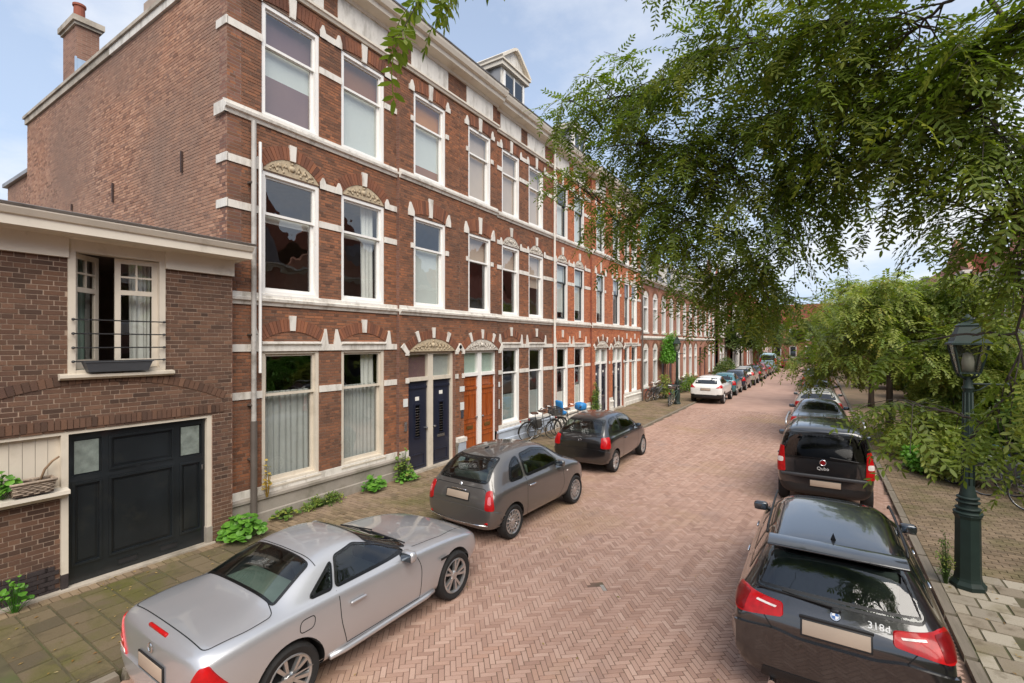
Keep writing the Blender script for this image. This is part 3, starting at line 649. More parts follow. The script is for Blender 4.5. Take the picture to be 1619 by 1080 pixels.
def room(house, fr, a0, a1, z0, z1, d0, depth, m='room_dark'):
    mb = MB(); P = fr.P; d1 = d0 - depth
    mb.add([P(a0, z0, d1), P(a1, z0, d1), P(a1, z1, d1), P(a0, z1, d1), P(a0, z0, d0), P(a1, z0, d0), P(a1, z1, d0), P(a0, z1, d0)], [(0, 1, 2, 3), (0, 4, 5, 1), (3, 2, 6, 7), (0, 3, 7, 4), (1, 5, 6, 2)])
    mb.build('room', m, house, fix=False)
Z_C1, Z_C2 = 4.19, 7.6                              # string courses
def course(house, fr, a0, a1, z, d, m='trim_white'):
    mb = MB(); fr.profile(mb, a0, a1, [(d - .02, z - .02), (d + .03, z - .02), (d + .05, z + .04), (d + .09, z + .06), (d + .1, z + .11), (d + .04, z + .13), (d + .035, z + .2), (d - .02, z + .22)]); mb.build('string_course', m, house)
def bands(house, fr, a0, a1, skip, z, h, d, m='trim_white'):
    x = a0; runs = []
    for s0, s1 in sorted(skip):
        if s0 > x + .02: runs.append((x, s0))
        x = max(x, s1)
    if a1 > x + .02: runs.append((x, a1))
    for p, q in runs:
        mb = MB(); fr.box(mb, p, q, z, z + h, d - .01, d + .022); mb.build('stone_band', m, house)
def cornice(house, fr, a0, a1, d, cols, brick, seed, end0=False, end1=False):
    mb = MB(); fr.profile(mb, a0, a1, [(d - .02, 10.38), (d + .05, 10.38), (d + .07, 10.43), (d + .1, 10.45), (d + .1, 10.5), (d + .03, 10.53), (d - .02, 10.55)]); mb.build('architrave', 'trim_cream', house)
    # frieze: brick blocks between white panels
    x = a0
    for yc, w in cols:
        mb = MB(); fr.box(mb, yc - w / 2 - .1, yc + w / 2 + .1, 10.55, 11.1, d - .02, d + .015); o = mb.build('frieze_panel', 'trim_white', house)
    mb = MB(); e0 = a0 - (.3 if end0 else 0)
    fr.profile(mb, e0, a1, [(d - .1, 11.08), (d + .05, 11.08), (d + .08, 11.14), (d + .3, 11.2), (d + .32, 11.3), (d + .4, 11.33), (d + .45, 11.44), (d + .46, 11.5), (d - .1, 11.54)]); mb.build('cornice', 'trim_cream', house)
    mb = MB(); fr.profile(mb, e0, a1, [(d - .12, 11.545), (d + .48, 11.505), (d + .49, 11.53), (d - .12, 11.58)]); mb.build('gutter_edge', 'zinc', house)
def facade(house, a0, a1, segs, wins, doors, brick, piece_m, npart, seed, gl, hidden=None, arch_m='brick_arch', reveal='wall_far_brown', plm='plinth_grey', corner=False):
    """wins: (yc, w, dict of fills, pier?) ; doors: (yc, w, upper yc, upper w, ...)"""
    fr = FL
    for si, (s0, s1, d) in enumerate(segs):
        ws = [k for k in wins if s0 < k['y'] < s1]; ds = [k for k in doors if s0 < k['y'] < s1]
        op = []
        for k in ws:
            y, w = k['y'], k['w']
            op += [(y - w / 2, y + w / 2, .72, 3.32), (y - w / 2, y + w / 2, 4.4, 6.75), (y - w / 2, y + w / 2, 7.8, 9.95)]
        for k in ds:
            y, w = k['y'], k['w']; op.append((y - w / 2, y + w / 2, ZP + .01, 3.26)); y, w = k['uy'], k['uw']
            op += [(y - w / 2, y + w / 2, 4.4, 6.75), (y - w / 2, y + w / 2, 7.8, 9.95)]
        wall(house, fr, s0, s1, 0., 11.1, d, op, brick, 'mortar_dark', reveal, npart if si == 0 else 0, piece_m, seed + si, hidden=hidden)
        course(house, fr, s0 - (.06 if corner and si == 0 else 0), s1, Z_C1, d); course(house, fr, s0 - (.06 if corner and si == 0 else 0), s1, Z_C2, d)
        cornice(house, fr, s0, s1, d, [(k['y'], k['w']) for k in ws] + [(k['uy'], k['uw']) for k in ds], brick, seed, end0=(corner and si == 0))
        # plinth
        skip = [(k['y'] - k['w'] / 2 - .02, k['y'] + k['w'] / 2 + .02) for k in ds]; x = s0
        for q0, q1 in skip + [(s1, s1)]:
            if q0 - x > .05:
                mb = MB(); fr.profile(mb, x, q0, [(d - .02, 0), (d + .075, 0), (d + .075, .26), (d + .055, .28), (d + .055, .5), (d + .09, .52), (d + .09, .57), (d + .03, .6), (d - .02, .62)]); mb.build('plinth', plm, house)
                mb = MB(); fr.box(mb, x + .001, q0 - .001, .6, .74, d - .01, d + .028); mb.build('stone_band', 'trim_white', house)
            x = q1
        wskip = [(k['y'] - k['w'] / 2, k['y'] + k['w'] / 2) for k in ws]
        if ws:
            for z in (2.42, 3.3, 5.9, 6.72, 9.16, 9.93): bands(house, fr, s0 + .001, s1 - .001, wskip, z, .135, d)
        for k in ds:
            for z in (5.9, 9.16):
                for sg in (-1, 1):
                    e = k['uy'] + sg * k['uw'] / 2; stone(house, fr, [(e, z), (e + sg * .12, z), (e + sg * .12, z + .13), (e, z + .13)][::sg], d - .01, d + .03, 'end_stone')
        for n, k in enumerate(ws):
            y, w = k['y'], k['w']; f = k['fill']; sd_ = seed * 10 + n
            window(house, fr, y, w, .72, 3.32, 2.46, d, gl[0], *f[0], seed=sd_); window(house, fr, y, w, 4.4, 6.75, 5.96, d, gl[1], *f[1], seed=sd_ + 3, dark=k.get('dark')); window(house, fr, y, w, 7.8, 9.95, 9.2, d, gl[1], *f[2], seed=sd_ + 5, dark=k.get('dark'))
            top_lintel(house, fr, y, w, 3.32, d, sd_, arch_m); top_relief(house, fr, y, w, 6.75, d, sd_ + 1, arch_m, k.get('rel', 'relief')); top_flat(house, fr, y, w, 9.95, d, sd_ + 2, arch_m)
        for n, k in enumerate(ds):
            y, w = k['uy'], k['uw']; f = k['fill']; sd_ = seed * 10 + 50 + n
            window(house, fr, y, w, 4.4, 6.75, 5.96, d, gl[1], *f[0], seed=sd_, dark=k.get('dark')); window(house, fr, y, w, 7.8, 9.95, 9.2, d, gl[1], *f[1], seed=sd_ + 2, dark=k.get('dark'))
            top_blank(house, fr, y, w, 6.75, d, sd_, arch_m); top_flat(house, fr, y, w, 9.95, d, sd_ + 1, arch_m)
            door_bay(house, fr, k['y'], k['w'], ZP + .04, 2.46, 3.24, d, k['m'], sd_, k.get('rel', 'relief'), k.get('glass', ('blind_plum', 'curtain_grey')), k.get('kind', 'panel'), fm=k.get('fm', 'frame_cream'))
    for z0, z1, m in ((0, 4.1, 'room_dark'), (4.25, 7.55, 'room_dark'), (7.66, 10.9, 'room_dark')): room(house, fr, a0 + .05, a1 - .05, z0, z1, -.19, 3.4, m)
    zr_ = 10.2 if corner else 10.95
    mb = MB(); mb.box(XF - 11.8, XF - .14, a0 + .02, a1, zr_, zr_ + .05); mb.build('roof', 'roof_dark', house)
BW, BP, BO, BL = 'blind_white', 'blind_pink', 'blind_orange', 'blind_plum'
cg = [('curtain', 'curtain_grey', 0, 1)]
# ---- house A: the brown corner house with the blue doors
hA = empty('terraced_house', 'three storey brown brick corner house with blue doors and grey downpipe', 'house', 'terraced houses along the left pavement')
winsA = [dict(y=5.74, w=1.24, fill=[(None, cg), (None, [('blind', 'curtain_white', .9, 1)]), ([('blind', BL, 0, 1)], [('blind', BW, .62, 1), ('blind', BL, 0, .62)])]),  # second floor plum sheets stand in for purple reflections, not blinds
         dict(y=7.54, w=1.24, fill=[([('curtain', 'curtain_white', .62, .98)], cg), ([('curtain', 'curtain_white', .6, .95)], [('blind', 'curtain_white', .93, 1), ('curtain', 'curtain_white', .6, .95)]), ([('blind', 'blind_brown', 0, 1)], [('blind', BW, 0, 1)])])]
mat('blind_brown', s2l((150, 98, 64)), .8, var=.05, scale=2)
doorsA = [dict(y=9.81, w=1.86, uy=9.69, uw=1.24, m='door_navy', fill=[(None, [('blind', BW, 0, 1)]), ([('blind', BO, 0, 1)], [('blind', BW, .25, 1), ('blind', 'blind_brown', 0, .25)])])]
facade(hA, 4.48, 10.95, [(4.48, 8.56, 0.), (8.56, 10.95, .1)], winsA, doorsA, 'brick_house', 'brick_house_piece', 260, 11, ('frame_cream', 'frame_white'), hidden=lambda p: p[1] < 4.66 and p[2] < 5.2, corner=True)
# its side wall over the garage
FS = Fr((XF, 4.48, 0), (-1, 0, 0), (0, -1, 0))
wall(hA, FS, 0, 11.9, 4.6, 10.25, 0., [], 'brick_side', 'mortar', 'wall_far_brown', 0, None, 31, ch=.062)
wall(hA, FS, 0, 1.75, 10.25, 11.1, 0., [], 'brick_side', 'mortar', 'wall_far_brown', 0, None, 32)
mb = MB(); FS.box(mb, 1.72, 5.2, 10.25, 10.42, -.25, .05); mb.build('coping', 'trim_white', hA)
mb = MB(); FS.box(mb, 5.2, 11.95, 10.25, 10.42, -.25, .05); mb.build('coping', 'trim_stone', hA)
mb = MB(); FS.box(mb, 1.7, 12.0, 10.42, 10.5, -.3, .09); mb.build('coping', 'trim_stone', hA)
mb = MB(); FS.box(mb, -.06, 1.8, 11.1, 11.3, -.25, .06); mb.build('coping', 'trim_cream', hA)
wall(hA, FS, 11.9, 14.6, 4.6, 8.8, -.1, [], 'brick_side', 'mortar', 'wall_far_brown', 0, None, 33)
mb = MB(); FS.box(mb, 11.92, 14.8, 8.8, 8.92, -.4, 0.); mb.build('coping', 'zinc', hA)
for z in (5.9, 6.72, 9.16):                        # the white bands return round the corner
    mb = MB(); FS.box(mb, -.022, .34, z, z + .15, -.01, .022); mb.build('stone_band', 'trim_white', hA)
for z in (Z_C2,):
    mb = MB(); FS.box(mb, -.04, .36, z - .02, z + .2, -.01, .05); mb.build('stone_band', 'trim_white', hA)
for px, pz0, pz1 in ((289, 240, 273), (180, 290, 320), (115, 323, 333)):
    r_ = ray(px, pz0); k = 4.48 / r_[1]; X = r_[0] * k; zt_ = CAMH + r_[2] * k; zb_ = CAMH + ray(px, pz1)[2] * 4.48 / ray(px, pz1)[1]
    mb = MB(); mb.box(X - .025, X + .025, 4.44, 4.47, zb_, zt_); mb.build('wall_anchor', 'iron_rust', hA)
# chimney: shaft with a stone cap, zinc flashing
wallc = MB()
cx0, cx1, cy0, cy1 = -19.1, -18.0, 4.89, 5.42
brickwall_mat('chimney_brick', s2l((150, 112, 94)), s2l((122, 88, 74)), s2l((150, 130, 114)))
mb = MB(); mb.box(cx0, cx1, cy0, cy1, 10.2, 12.7); ch_ = mb.build('chimney', 'chimney_brick', hA)
mb = MB(); mb.box(cx0 - .12, cx1 + .12, cy0 - .1, cy1 + .1, 12.7, 12.86); mb.box(cx0 - .06, cx1 + .06, cy0 - .05, cy1 + .05, 12.62, 12.7); mb.build('chimney_cap', 'trim_stone', ch_)
mb = MB(); mb.lathe([(.14, 0), (.13, .55), (.16, .56), (.16, .62), (.11, .62)], 14, 0, Matrix.Translation((-18.5, 5.1, 12.86))); mb.build('chimney_pot', 'roof_red', ch_)
mb = MB(); mb.box(cx1, cx1 + .02, cy0 + .01, cy1 + .02, 10.2, 11.66); mb.box(cx1 - .02, cx1 + .03, cy0 - .03, cy0 + .01, 10.2, 11.7); mb.build('flashing', 'zinc_blue', ch_)
mb = MB(); mb.box(-12.4, -12.1, 4.75, 5.3, 10.5, 11.6); mb.build('chimney', 'chimney_brick', hA)
# ---- house B: orange doors
hB = empty('terraced_house', 'brown brick house with orange brown doors and pedimented roof dormer', 'house', 'terraced houses along the left pavement')
bl = [('blind', BP, 0, 1)]
mat('window_film', s2l((150, 164, 164)), .6, var=.05)
wB = [dict(y=13.85, w=1.1, rel='relief_white', fill=[(None, [('blind', 'window_film', 0, .55)]), (bl, None), (bl, bl)]),
      dict(y=15.6, w=1.1, rel='relief_white', fill=[(None, [('blind', 'window_film', 0, .55)]), (bl, [('blind', BP, .72, 1)]), (bl, bl)])]
dB = [dict(y=12.05, w=1.8, uy=11.93, uw=1.15, m='door_orange', kind='wood', rel='relief_white', glass=('curtain_green', 'curtain_green'), fm='frame_white', fill=[(bl, None), (bl, bl)])]
facade(hB, 10.95, 16.85, [(10.95, 12.87, .1), (12.87, 16.85, 0.)], wB, dB, 'brick_house', 'brick_house_piece', 0, 21, ('frame_white', 'frame_white'), plm='plinth_blue')
# ---- houses C, D: the red pair
hC = empty('terraced_house', 'orange red brick house with dark window sashes, flat topped dormer, nearest the brown pair', 'house', 'terraced houses along the left pavement')
sh = [('blind', BW, .3, 1)]
wC = [dict(y=17.76, w=1.04, dark='frame_dark', rel='relief_white', fill=[(None, [('blind', 'curtain_white', 0, .4)]), ([('blind', BW, 0, 1)], [('blind', BW, .2, 1)]), (None, [('curtain', 'curtain_white', .5, 1)])]),
      dict(y=19.43, w=1.04, dark='frame_dark', rel='relief_white', fill=[(None, [('blind', 'curtain_white', 0, .5)]), ([('blind', BW, 0, 1)], [('blind', BW, .3, 1)]), ([('blind', BW, 0, 1)], [('blind', BW, 0, 1)])])]
dC = [dict(y=21.85, w=1.7, uy=21.62, uw=1.02, dark='frame_dark', m='door_navy', rel='relief_white', fm='frame_white', glass=('blind_white', 'curtain_grey'), fill=[([('blind', BW, 0, 1)], sh), (sh, [('blind', BW, 0, 1)])])]
facade(hC, 16.85, 22.92, [(16.85, 20.6, 0.), (20.6, 22.92, .1)], wC, dC, 'brick_red', None, 0, 41, ('frame_white', 'frame_white'), arch_m='brick_red', reveal='wall_far_red', plm='trim_white')
hD = empty('terraced_house', 'orange red brick house with dark doors, farther of the red pair', 'house', 'terraced houses along the left pavement')
wD = [dict(y=25.55, w=.98, dark='frame_dark', rel='relief_white', fill=[(None, [('blind', 'curtain_white', 0, .9)]), (None, sh), (sh, sh)]), dict(y=26.9, w=.98, rel='relief_white', fill=[(None, [('blind', 'curtain_white', 0, .9)]), (None, sh), (sh, sh)])]
dD = [dict(y=24.0, w=1.6, uy=23.75, uw=1.0, dark='frame_dark', m='door_navy', rel='relief_white', fm='frame_white', glass=('curtain_grey', 'blind_white'), fill=[(sh, None), (None, sh)])]
facade(hD, 22.92, 28.0, [(22.92, 24.95, .1), (24.95, 28.0, 0.)], wD, dD, 'brick_red', None, 0, 51, ('frame_white', 'frame_white'), arch_m='brick_red', reveal='wall_far_red', plm='trim_white')
# roofs and dormers of B..D
for h_, y0, y1 in ((hB, 11.4, 16.85), (hC, 16.85, 22.92), (hD, 22.92, 28.)):
    mb = MB(); mb.add([(XF - .3, y0, 11.45), (XF - .3, y1, 11.45), (XF - 2.4, y1, 13.7), (XF - 2.4, y0, 13.7), (XF - 10, y0, 13.9), (XF - 10, y1, 13.9), (XF - 10, y0, 11), (XF - 2.4, y0, 11), (XF - .3, y0, 11)], [(0, 1, 2, 3), (3, 2, 5, 4), (0, 3, 7, 8), (3, 4, 6, 7)]); mb.build('mansard_roof', 'roof_dark', h_)
def dormer(house, y0, y1, xf, depth, z0, z1, pediment, m='frame_white'):
    mb = MB(); mb.box(xf - depth, xf, y0, y1, z0, z1); mb.build('dormer', 'trim_white', house); o = house.children[-1]
    mb = MB(); mb.box(xf - depth, xf + .14, y0 - .14, y1 + .14, z1, z1 + .16); mb.box(xf - depth, xf + .2, y0 - .2, y1 + .2, z1 + .16, z1 + .22); mb.build('dormer_cornice', 'trim_cream', o)
    mb = MB(); mb.box(xf, xf + .02, y0 + .18, y1 - .18, z0 + .25, z1 - .15); mb.build('dormer_pane', 'glass_dark', o)
    mb = MB(); yc = (y0 + y1) / 2
    for b in ((y0 + .1, y0 + .2), (y1 - .2, y1 - .1), (yc - .03, yc + .03)): mb.box(xf, xf + .05, *b, z0 + .2, z1 - .1)
    mb.box(xf, xf + .045, y0 + .2, y1 - .2, z0 + 1.35, z0 + 1.45); mb.build('dormer_window_frame', m, o)
    mb = MB(); mb.box(xf - depth + .05, xf - .05, y0 - .015, y0, z0, z1); mb.build('dormer_cheek', 'zinc', o)
    if pediment:
        zt = z1 + .22; pts = [(y0 - .2, zt), (y1 + .2, zt), (yc + .2, zt + .62), (yc, zt + .7), (yc - .2, zt + .62)]
        mb = MB(); mb.prism(pts, lambda a, z: Vector((xf + .05, a, z)), lambda a, z: Vector((xf - depth, a, z)))
        mb.build('pediment', 'trim_white', o)
        mb = MB()
        for p, q in ((pts[0], pts[4]), (pts[4], pts[3]), (pts[3], pts[2]), (pts[2], pts[1])): mb.bar((xf - depth / 2, p[0], p[1] + .04), (xf - depth / 2, q[0], q[1] + .04), depth + .4, .1, up=(0, 0, 1))
        mb.build('pediment_cap', 'trim_cream', o)
glassmat('glass_dark', (.2, .22, .24), 1.8)
dormer(hB, 14.76, 16.4, XF - 1., 1.5, 11.4, 13.7, True)
dormer(hC, 20.8, 22.3, XF - 1., 1.5, 11.4, 13.7, False)
# downpipes
def downpipe(house, y, z0, z1, r=.045, m='pipe_grey', d=.12):
    mb = MB(); mb.tube([(XF + d, y, z0), (XF + d, y, z1)], r, 10); o = mb.build('downpipe', m, house, smooth=True, angle=40)
    return o
dp = downpipe(hA, 4.9, 2.0, 7.55); mb = MB(); mb.tube([(XF + .12, 4.9, ZP), (XF + .12, 4.9, 2.02)], .06, 10); mb.build('downpipe_shoe', 'pipe_dark', dp, smooth=True, angle=40)
mb = MB(); mb.tube([(XF + .12, 5.02, 2.9), (XF + .12, 5.02, 7.2)], .028, 8); mb.build('conduit', 'frame_white', dp, smooth=True, angle=40)
for z in (1.3, 2.3, 3.6, 5.2, 6.4):
    mb = MB(); mb.box(XF - .01, XF + .14, 4.84, 4.96, z, z + .03); mb.build('pipe_bracket', 'pipe_dark', dp)
downpipe(hB, 16.85, ZP, 11.2, .045, 'trim_white'); downpipe(hD, 28.0, ZP, 7.5, .05, 'pipe_dark')
# bells, numbers, letter plates on the piers between doors
def wallplate(house, y, z, w, h, d, m, name):
    mb = MB(); FL.box(mb, y - w / 2, y + w / 2, z - h / 2, z + h / 2, d, d + .025); return mb.build(name, m, house)
mat('enamel', s2l((214, 216, 214)), .35, var=.05); mat('print_dark', s2l((60, 62, 70)), .6, var=0)
wallplate(hA, 8.76, 1.95, .14, .2, .1, 'enamel', 'house_number'); wallplate(hA, 8.76, 1.35, .09, .24, .1, 'steel', 'bell_panel')
n1 = wallplate(hB, 11.04, 2.12, .2, .15, .1, 'enamel', 'house_number'); wallplate(hB, 11.04, 1.62, .16, .22, .1, 'enamel', 'bell_panel'); wallplate(hB, 11.04, 1.38, .1, .2, .1, 'print_dark', 'bell_panel')
wallplate(hB, 13.1, 2.1, .1, .16, 0, 'enamel', 'house_number'); wallplate(hB, 13.1, 1.45, .05, .3, 0, 'enamel', 'bell_panel')
# white and blue painted plinth stones of house B door
mb = MB(); FL.box(mb, 10.80, 11.12, ZP, .6, .08, .2); mb.build('plinth_block', 'plinth_blue', hB)
mb = MB(); FL.box(mb, 10.78, 11.14, .6, .72, .07, .22); mb.build('plinth_block', 'trim_white', hB)
# ================================================================ the garage annex at the left edge
XG = -8.65
FG = Fr((XG, 0, 0), (0, 1, 0), (1, 0, 0))
ga = empty('garage_building', 'low brown brick garage with cream cornice and black door beside the corner house', 'garage')
opG = [(2.26, 3.42, 3.02, 4.78), (1.1, 4.12, ZP, 2.27)]
def hidG(p): return p[1] < 1.6
wG = wall(ga, FG, -2.5, 4.44, 0, 4.9, 0., opG, 'brick_garage', 'mortar', 'wall_far_brown', 230, 'brick_garage_piece', 61, ch=.066, bl=.22, hidden=hidG, rdepth=.22)
mb = MB(); mb.box(XG - .26, XG - .0065, 4.44, 4.452, 0, 4.9); mb.build('wall_return', 'wall_far_brown', ga)
# infill wall left of the door
wall(ga, FG, 1.1, 2.2, 0, 1.36, -.06, [], 'brick_garage', 'mortar', 'wall_far_brown', 70, 'brick_garage_piece', 62, ch=.066, bl=.22, hidden=hidG)
mat('tar_black', s2l((52, 44, 44)), .8, var=.25, scale=6, bump=.3)
for k in range(6):
    for j in range(6):
        a = 1.1 + k * .22 + (.11 if j % 2 else 0)
        if a > 2.15: continue
        M = Matrix.Translation((XG - .052, min(a + .105, 2.09), ZP + .035 + j * .062)) @ Matrix.Rotation(R(90), 4, 'Y') @ Matrix.Diagonal((.055, min(.21, 2.195 - a), .014, 1)); piece('brick', 'tar_black', ga, M)
# big relieving arch and the soldier course over the opening
brick_arch(ga, FG, 2.64, 3.3, 2.5, .4, .13, 0., 46, 0, 7, 'brick_garage', .012)
mb = MB(); rr = random.Random(4); a = 1.0
while a < 4.25:
    FG.box(mb, a + .004, a + .061, 2.28, 2.41, -.01, .012 + rr.uniform(-.003, .003), 0, rr.random()); a += .066
mb.build('soldier_course', 'brick_garage', ga, tint=True)
fb = MB(); FG.box(fb, 1.1, 4.12, 2.2, 2.275, -.16, -.02); FG.box(fb, 4.045, 4.12, ZP, 2.2, -.16, -.021); FG.box(fb, 2.2, 2.275, .3, 2.2, -.16, -.019); gf = fb.build('door_frame', 'frame_cream', ga)
mb = MB(); FG.box(mb, 4.03, 4.13, ZP, .36, -.17, -.005); mb.build('frame_foot', 'plinth_grey', ga)
mb = MB(); FG.box(mb, 2.2, 2.275, ZP, .3, -.165, -.02); mb.build('frame_foot', 'tar_black', ga)
# the door: stiles and rails proud of the panels, two obscured panes, two vents
mb = MB(); D0 = -.12
FG.box(mb, 2.28, 4.04, .1, 2.2, D0 - .05, D0); gd = mb.build('garage_door', 'door_black', ga)
mb = MB()
for b in ((2.28, 2.33, .1, 2.2), (3.99, 4.04, .1, 2.2), (2.66, 2.74, .34, 2.2), (3.58, 3.66, .34, 2.2)): FG.box(mb, *b, D0, D0 + .028)
for b in ((2.33, 3.99, .1, .34),): FG.box(mb, *b, D0, D0 + .027)
for p, q in ((2.33, 2.66), (2.74, 3.58), (3.66, 3.99)):
    FG.box(mb, p, q, 2.1, 2.2, D0, D0 + .0265); FG.box(mb, p, q, 1.5, 1.6, D0, D0 + .0265)
mb.build('door_rails', 'door_black', gd)
for p, q, z0, z1 in ((2.74, 3.58, .34, 1.5), (3.66, 3.99, .34, 1.5), (2.33, 2.66, .34, 1.5), (2.74, 3.58, 1.6, 2.1)):
    mb = MB(); t = .03
    for b in ((p, q, z0, z0 + t), (p, q, z1 - t, z1)): FG.box(mb, *b, D0, D0 + .04)
    for b in ((p, p + t), (q - t, q)): FG.box(mb, *b, z0 + t, z1 - t, D0, D0 + .039)
    FG.box(mb, p + .07, q - .07, z0 + .07, z1 - .07, D0, D0 + .014); mb.build('door_panel', 'door_black', gd)
mat('pane_obscure', s2l((120, 128, 122)), .25, var=.25, scale=8, bump=.6, bscale=40)
for p, q in ((2.36, 2.63), (3.69, 3.96)):
    mb = MB(); FG.box(mb, p, q, 1.62, 2.08, D0, D0 + .012); mb.build('pane', 'pane_obscure', gd)
for a in (2.86, 3.4):
    mb = MB(); FG.box(mb, a, a + .22, .18, .25, D0 + .02, D0 + .03); mb.build('vent', 'iron_black', gd)
    mb = MB(); FG.box(mb, a - .015, a + .235, .25, .262, D0 + .02, D0 + .036); FG.box(mb, a - .015, a + .235, .168, .18, D0 + .02, D0 + .036); mb.build('vent_rim', 'door_black', gd)
mb = MB(); FG.box(mb, 3.985, 4.0, 1.34, 1.42, D0 + .02, D0 + .05); mb.build('lock_plate', 'steel', gd)
mb = MB(); FG.box(mb, 1.1, 4.15, 0, .1, -.2, .05); mb.build('threshold', 'trim_stone', ga)
# cream planks over a ledge left of the door
for k in range(9):
    mb = MB(); a = 1.1 + k * .123; FG.box(mb, a + .003, min(a + .12, 2.2), 1.42, 2.2, -.12, -.1 + .004 * (k % 2)); mb.build('plank', 'frame_cream', ga)
mb = MB(); FG.profile(mb, 1.1, 2.26, [(-.12, 1.36), (.02, 1.36), (.05, 1.4), (.12, 1.42), (.12, 1.47), (-.12, 1.5)]); mb.build('ledge', 'trim_cream', ga)
# cornice
mb = MB(); FG.box(mb, -2.5, 2.262, 4.62, 4.9, -.01, .05); mb.build('frieze_board', 'trim_cream', ga)
mb = MB(); FG.box(mb, 3.418, 4.46, 4.62, 4.9, -.01, .05); mb.build('frieze_board', 'trim_cream', ga)
mb = MB(); FG.profile(mb, -2.5, 4.58, [(-.3, 4.88), (.03, 4.88), (.06, 4.9), (.4, 4.9), (.4, 5.02), (.43, 5.03), (.47, 5.1), (.47, 5.12), (-.3, 5.14)]); co = mb.build('cornice', 'trim_cream', ga)
mb = MB(); FG.profile(mb, -2.5, 4.6, [(-.3, 5.142), (.48, 5.122), (.5, 5.15), (.47, 5.16), (-.3, 5.165)]); mb.build('cornice_cap', 'zinc', ga)
mb = MB(); mb.box(-20.5, XG - .1, -2.5, 4.46, 4.95, 5.1); mb.build('roof', 'roof_dark', ga)
# window with two casements opening inwards, bars in front
fw = .08; a0, a1, z0, z1 = 2.26, 3.42, 3.02, 4.88
mb = MB()
for p, q in ((a0, a0 + fw), (a1 - fw, a1)): FG.box(mb, p, q, z0, z1, -.16, .02)
FG.box(mb, a0 + fw, a1 - fw, 4.72, 4.88, -.16, .018); FG.box(mb, a0 + fw, a1 - fw, z0, z0 + .06, -.16, .015)
gw = mb.build('window', 'frame_cream', ga)
mb = MB(); FG.profile(mb, a0 - .1, a1 + .1, [(-.1, z0 - .07), (.06, z0 - .07), (.1, z0 - .04), (.1, z0 + .0), (-.1, z0 + .03)]); mb.build('sill', 'frame_cream', gw)
def casement(hinge, sgn, width, ang, name='casement'):
    """sgn +1: leaf runs towards +a from the hinge; opens inwards by ang"""
    u = Vector((-math.sin(ang), sgn * math.cos(ang), 0)); f = Fr(FG.P(hinge, 0, -.06), u, Vector((math.cos(ang), sgn * math.sin(ang), 0)))
    zb, zt, t = z0 + .07, 4.71, .07; mb = MB()
    f.box(mb, 0, t, zb, zt, -.045, 0); f.box(mb, width - t, width, zb, zt, -.045, 0)
    zm = zt - .5
    for b in ((zb, zb + .13), (zt - t, zt), (zm - .035, zm + .035)): f.box(mb, t, width - t, *b, -.0445, -.0005)
    f.box(mb, width / 2 - .013, width / 2 + .013, zm + .035, zt - t, -.04, -.004); f.box(mb, t, width - t, (zm + zt - .035) / 2 - .013, (zm + zt - .035) / 2 + .013, -.039, -.005)
    o = mb.build(name, 'frame_cream', gw)
    g = MB(); g.add([f.P(t, zb + .13, -.02), f.P(width - t, zb + .13, -.02), f.P(width - t, zm - .035, -.02), f.P(t, zm - .035, -.02)], [(0, 1, 2, 3)]); g.build('pane', 'glass', gw, fix=False)
    for i in (0, 1):
        for j in (0, 1):
            p, q = (t, width / 2) if i == 0 else (width / 2, width - t); v0, v1 = (zm + .035, (zm + zt - .035) / 2) if j == 0 else ((zm + zt - .035) / 2, zt - t)
            g = MB(); g.add([f.P(p, v0, -.021), f.P(q, v0, -.021), f.P(q, v1, -.021), f.P(p, v1, -.021)], [(0, 1, 2, 3)]); g.build('pane', 'glass', gw, fix=False)
casement(a0 + fw, 1, .48, R(40)); casement(a1 - fw, -1, .52, R(8))
curtain(FG, a0 + .1, a0 + .32, z0, 4.75, -.5, 'curtain_green', gw, 4, .03, seed=4); curtain(FG, a1 - .36, a1 - .08, z0, 4.75, -.32, 'curtain_white', gw, 4, .03, seed=5)
room(ga, FG, 1., 4.3, 2.5, 4.85, -.23, 3.)
bars = []
for z in (3.78, 3.585, 3.39, 3.2):
    mb = MB(); mb.tube([FG.P(a0 + .04, z, .03), FG.P(a0 + .04, z, .07), FG.P(a1 - .04, z, .07), FG.P(a1 - .04, z, .03)], .009, 6); mb.build('window_bar', 'iron_black', gw)
    mb = MB()
    for a in (a0 + .04, a1 - .04): mb.lathe([(.001, -.02), (.018, -.012), (.022, 0), (.018, .012), (.001, .02)], 8, 0, Matrix.Translation(FG.P(a, z, .075)))
    mb.build('bar_knob', 'iron_black', gw)
# trough planter on the sill
mat('planter_grey', s2l((66, 68, 72)), .6, var=.12); mat('earth', s2l((62, 50, 42)), .95, var=.3, scale=20, bump=1, bscale=60)
tp = empty('trough_planter', 'long dark grey plastic planter on the garage window sill', 'planter')
mb = MB(); b0 = [(2.45, .0), (3.15, .0), (3.15, .12), (2.45, .12)]; b1 = [(2.4, -.02), (3.2, -.02), (3.2, .15), (2.4, .15)]; zb, zt = 3.05, 3.2
vs = [FG.P(a, zb, d + .02) for a, d in b0] + [FG.P(a, zt, d + .02) for a, d in b1] + [FG.P(a + (.015 if a < 3 else -.015), zt, d + .02 + (.015 if d < .05 else -.015)) for a, d in b1] + [FG.P(a + (.02 if a < 3 else -.02), zt - .03, d + .02 + (.02 if d < .05 else -.02)) for a, d in b1]
mb.add(vs, [(3, 2, 1, 0)] + [(i, (i + 1) % 4, 4 + (i + 1) % 4, 4 + i) for i in range(4)] + [(4 + i, 4 + (i + 1) % 4, 8 + (i + 1) % 4, 8 + i) for i in range(4)] + [(8 + i, 8 + (i + 1) % 4, 12 + (i + 1) % 4, 12 + i) for i in range(4)]); mb.build('trough', 'planter_grey', tp)
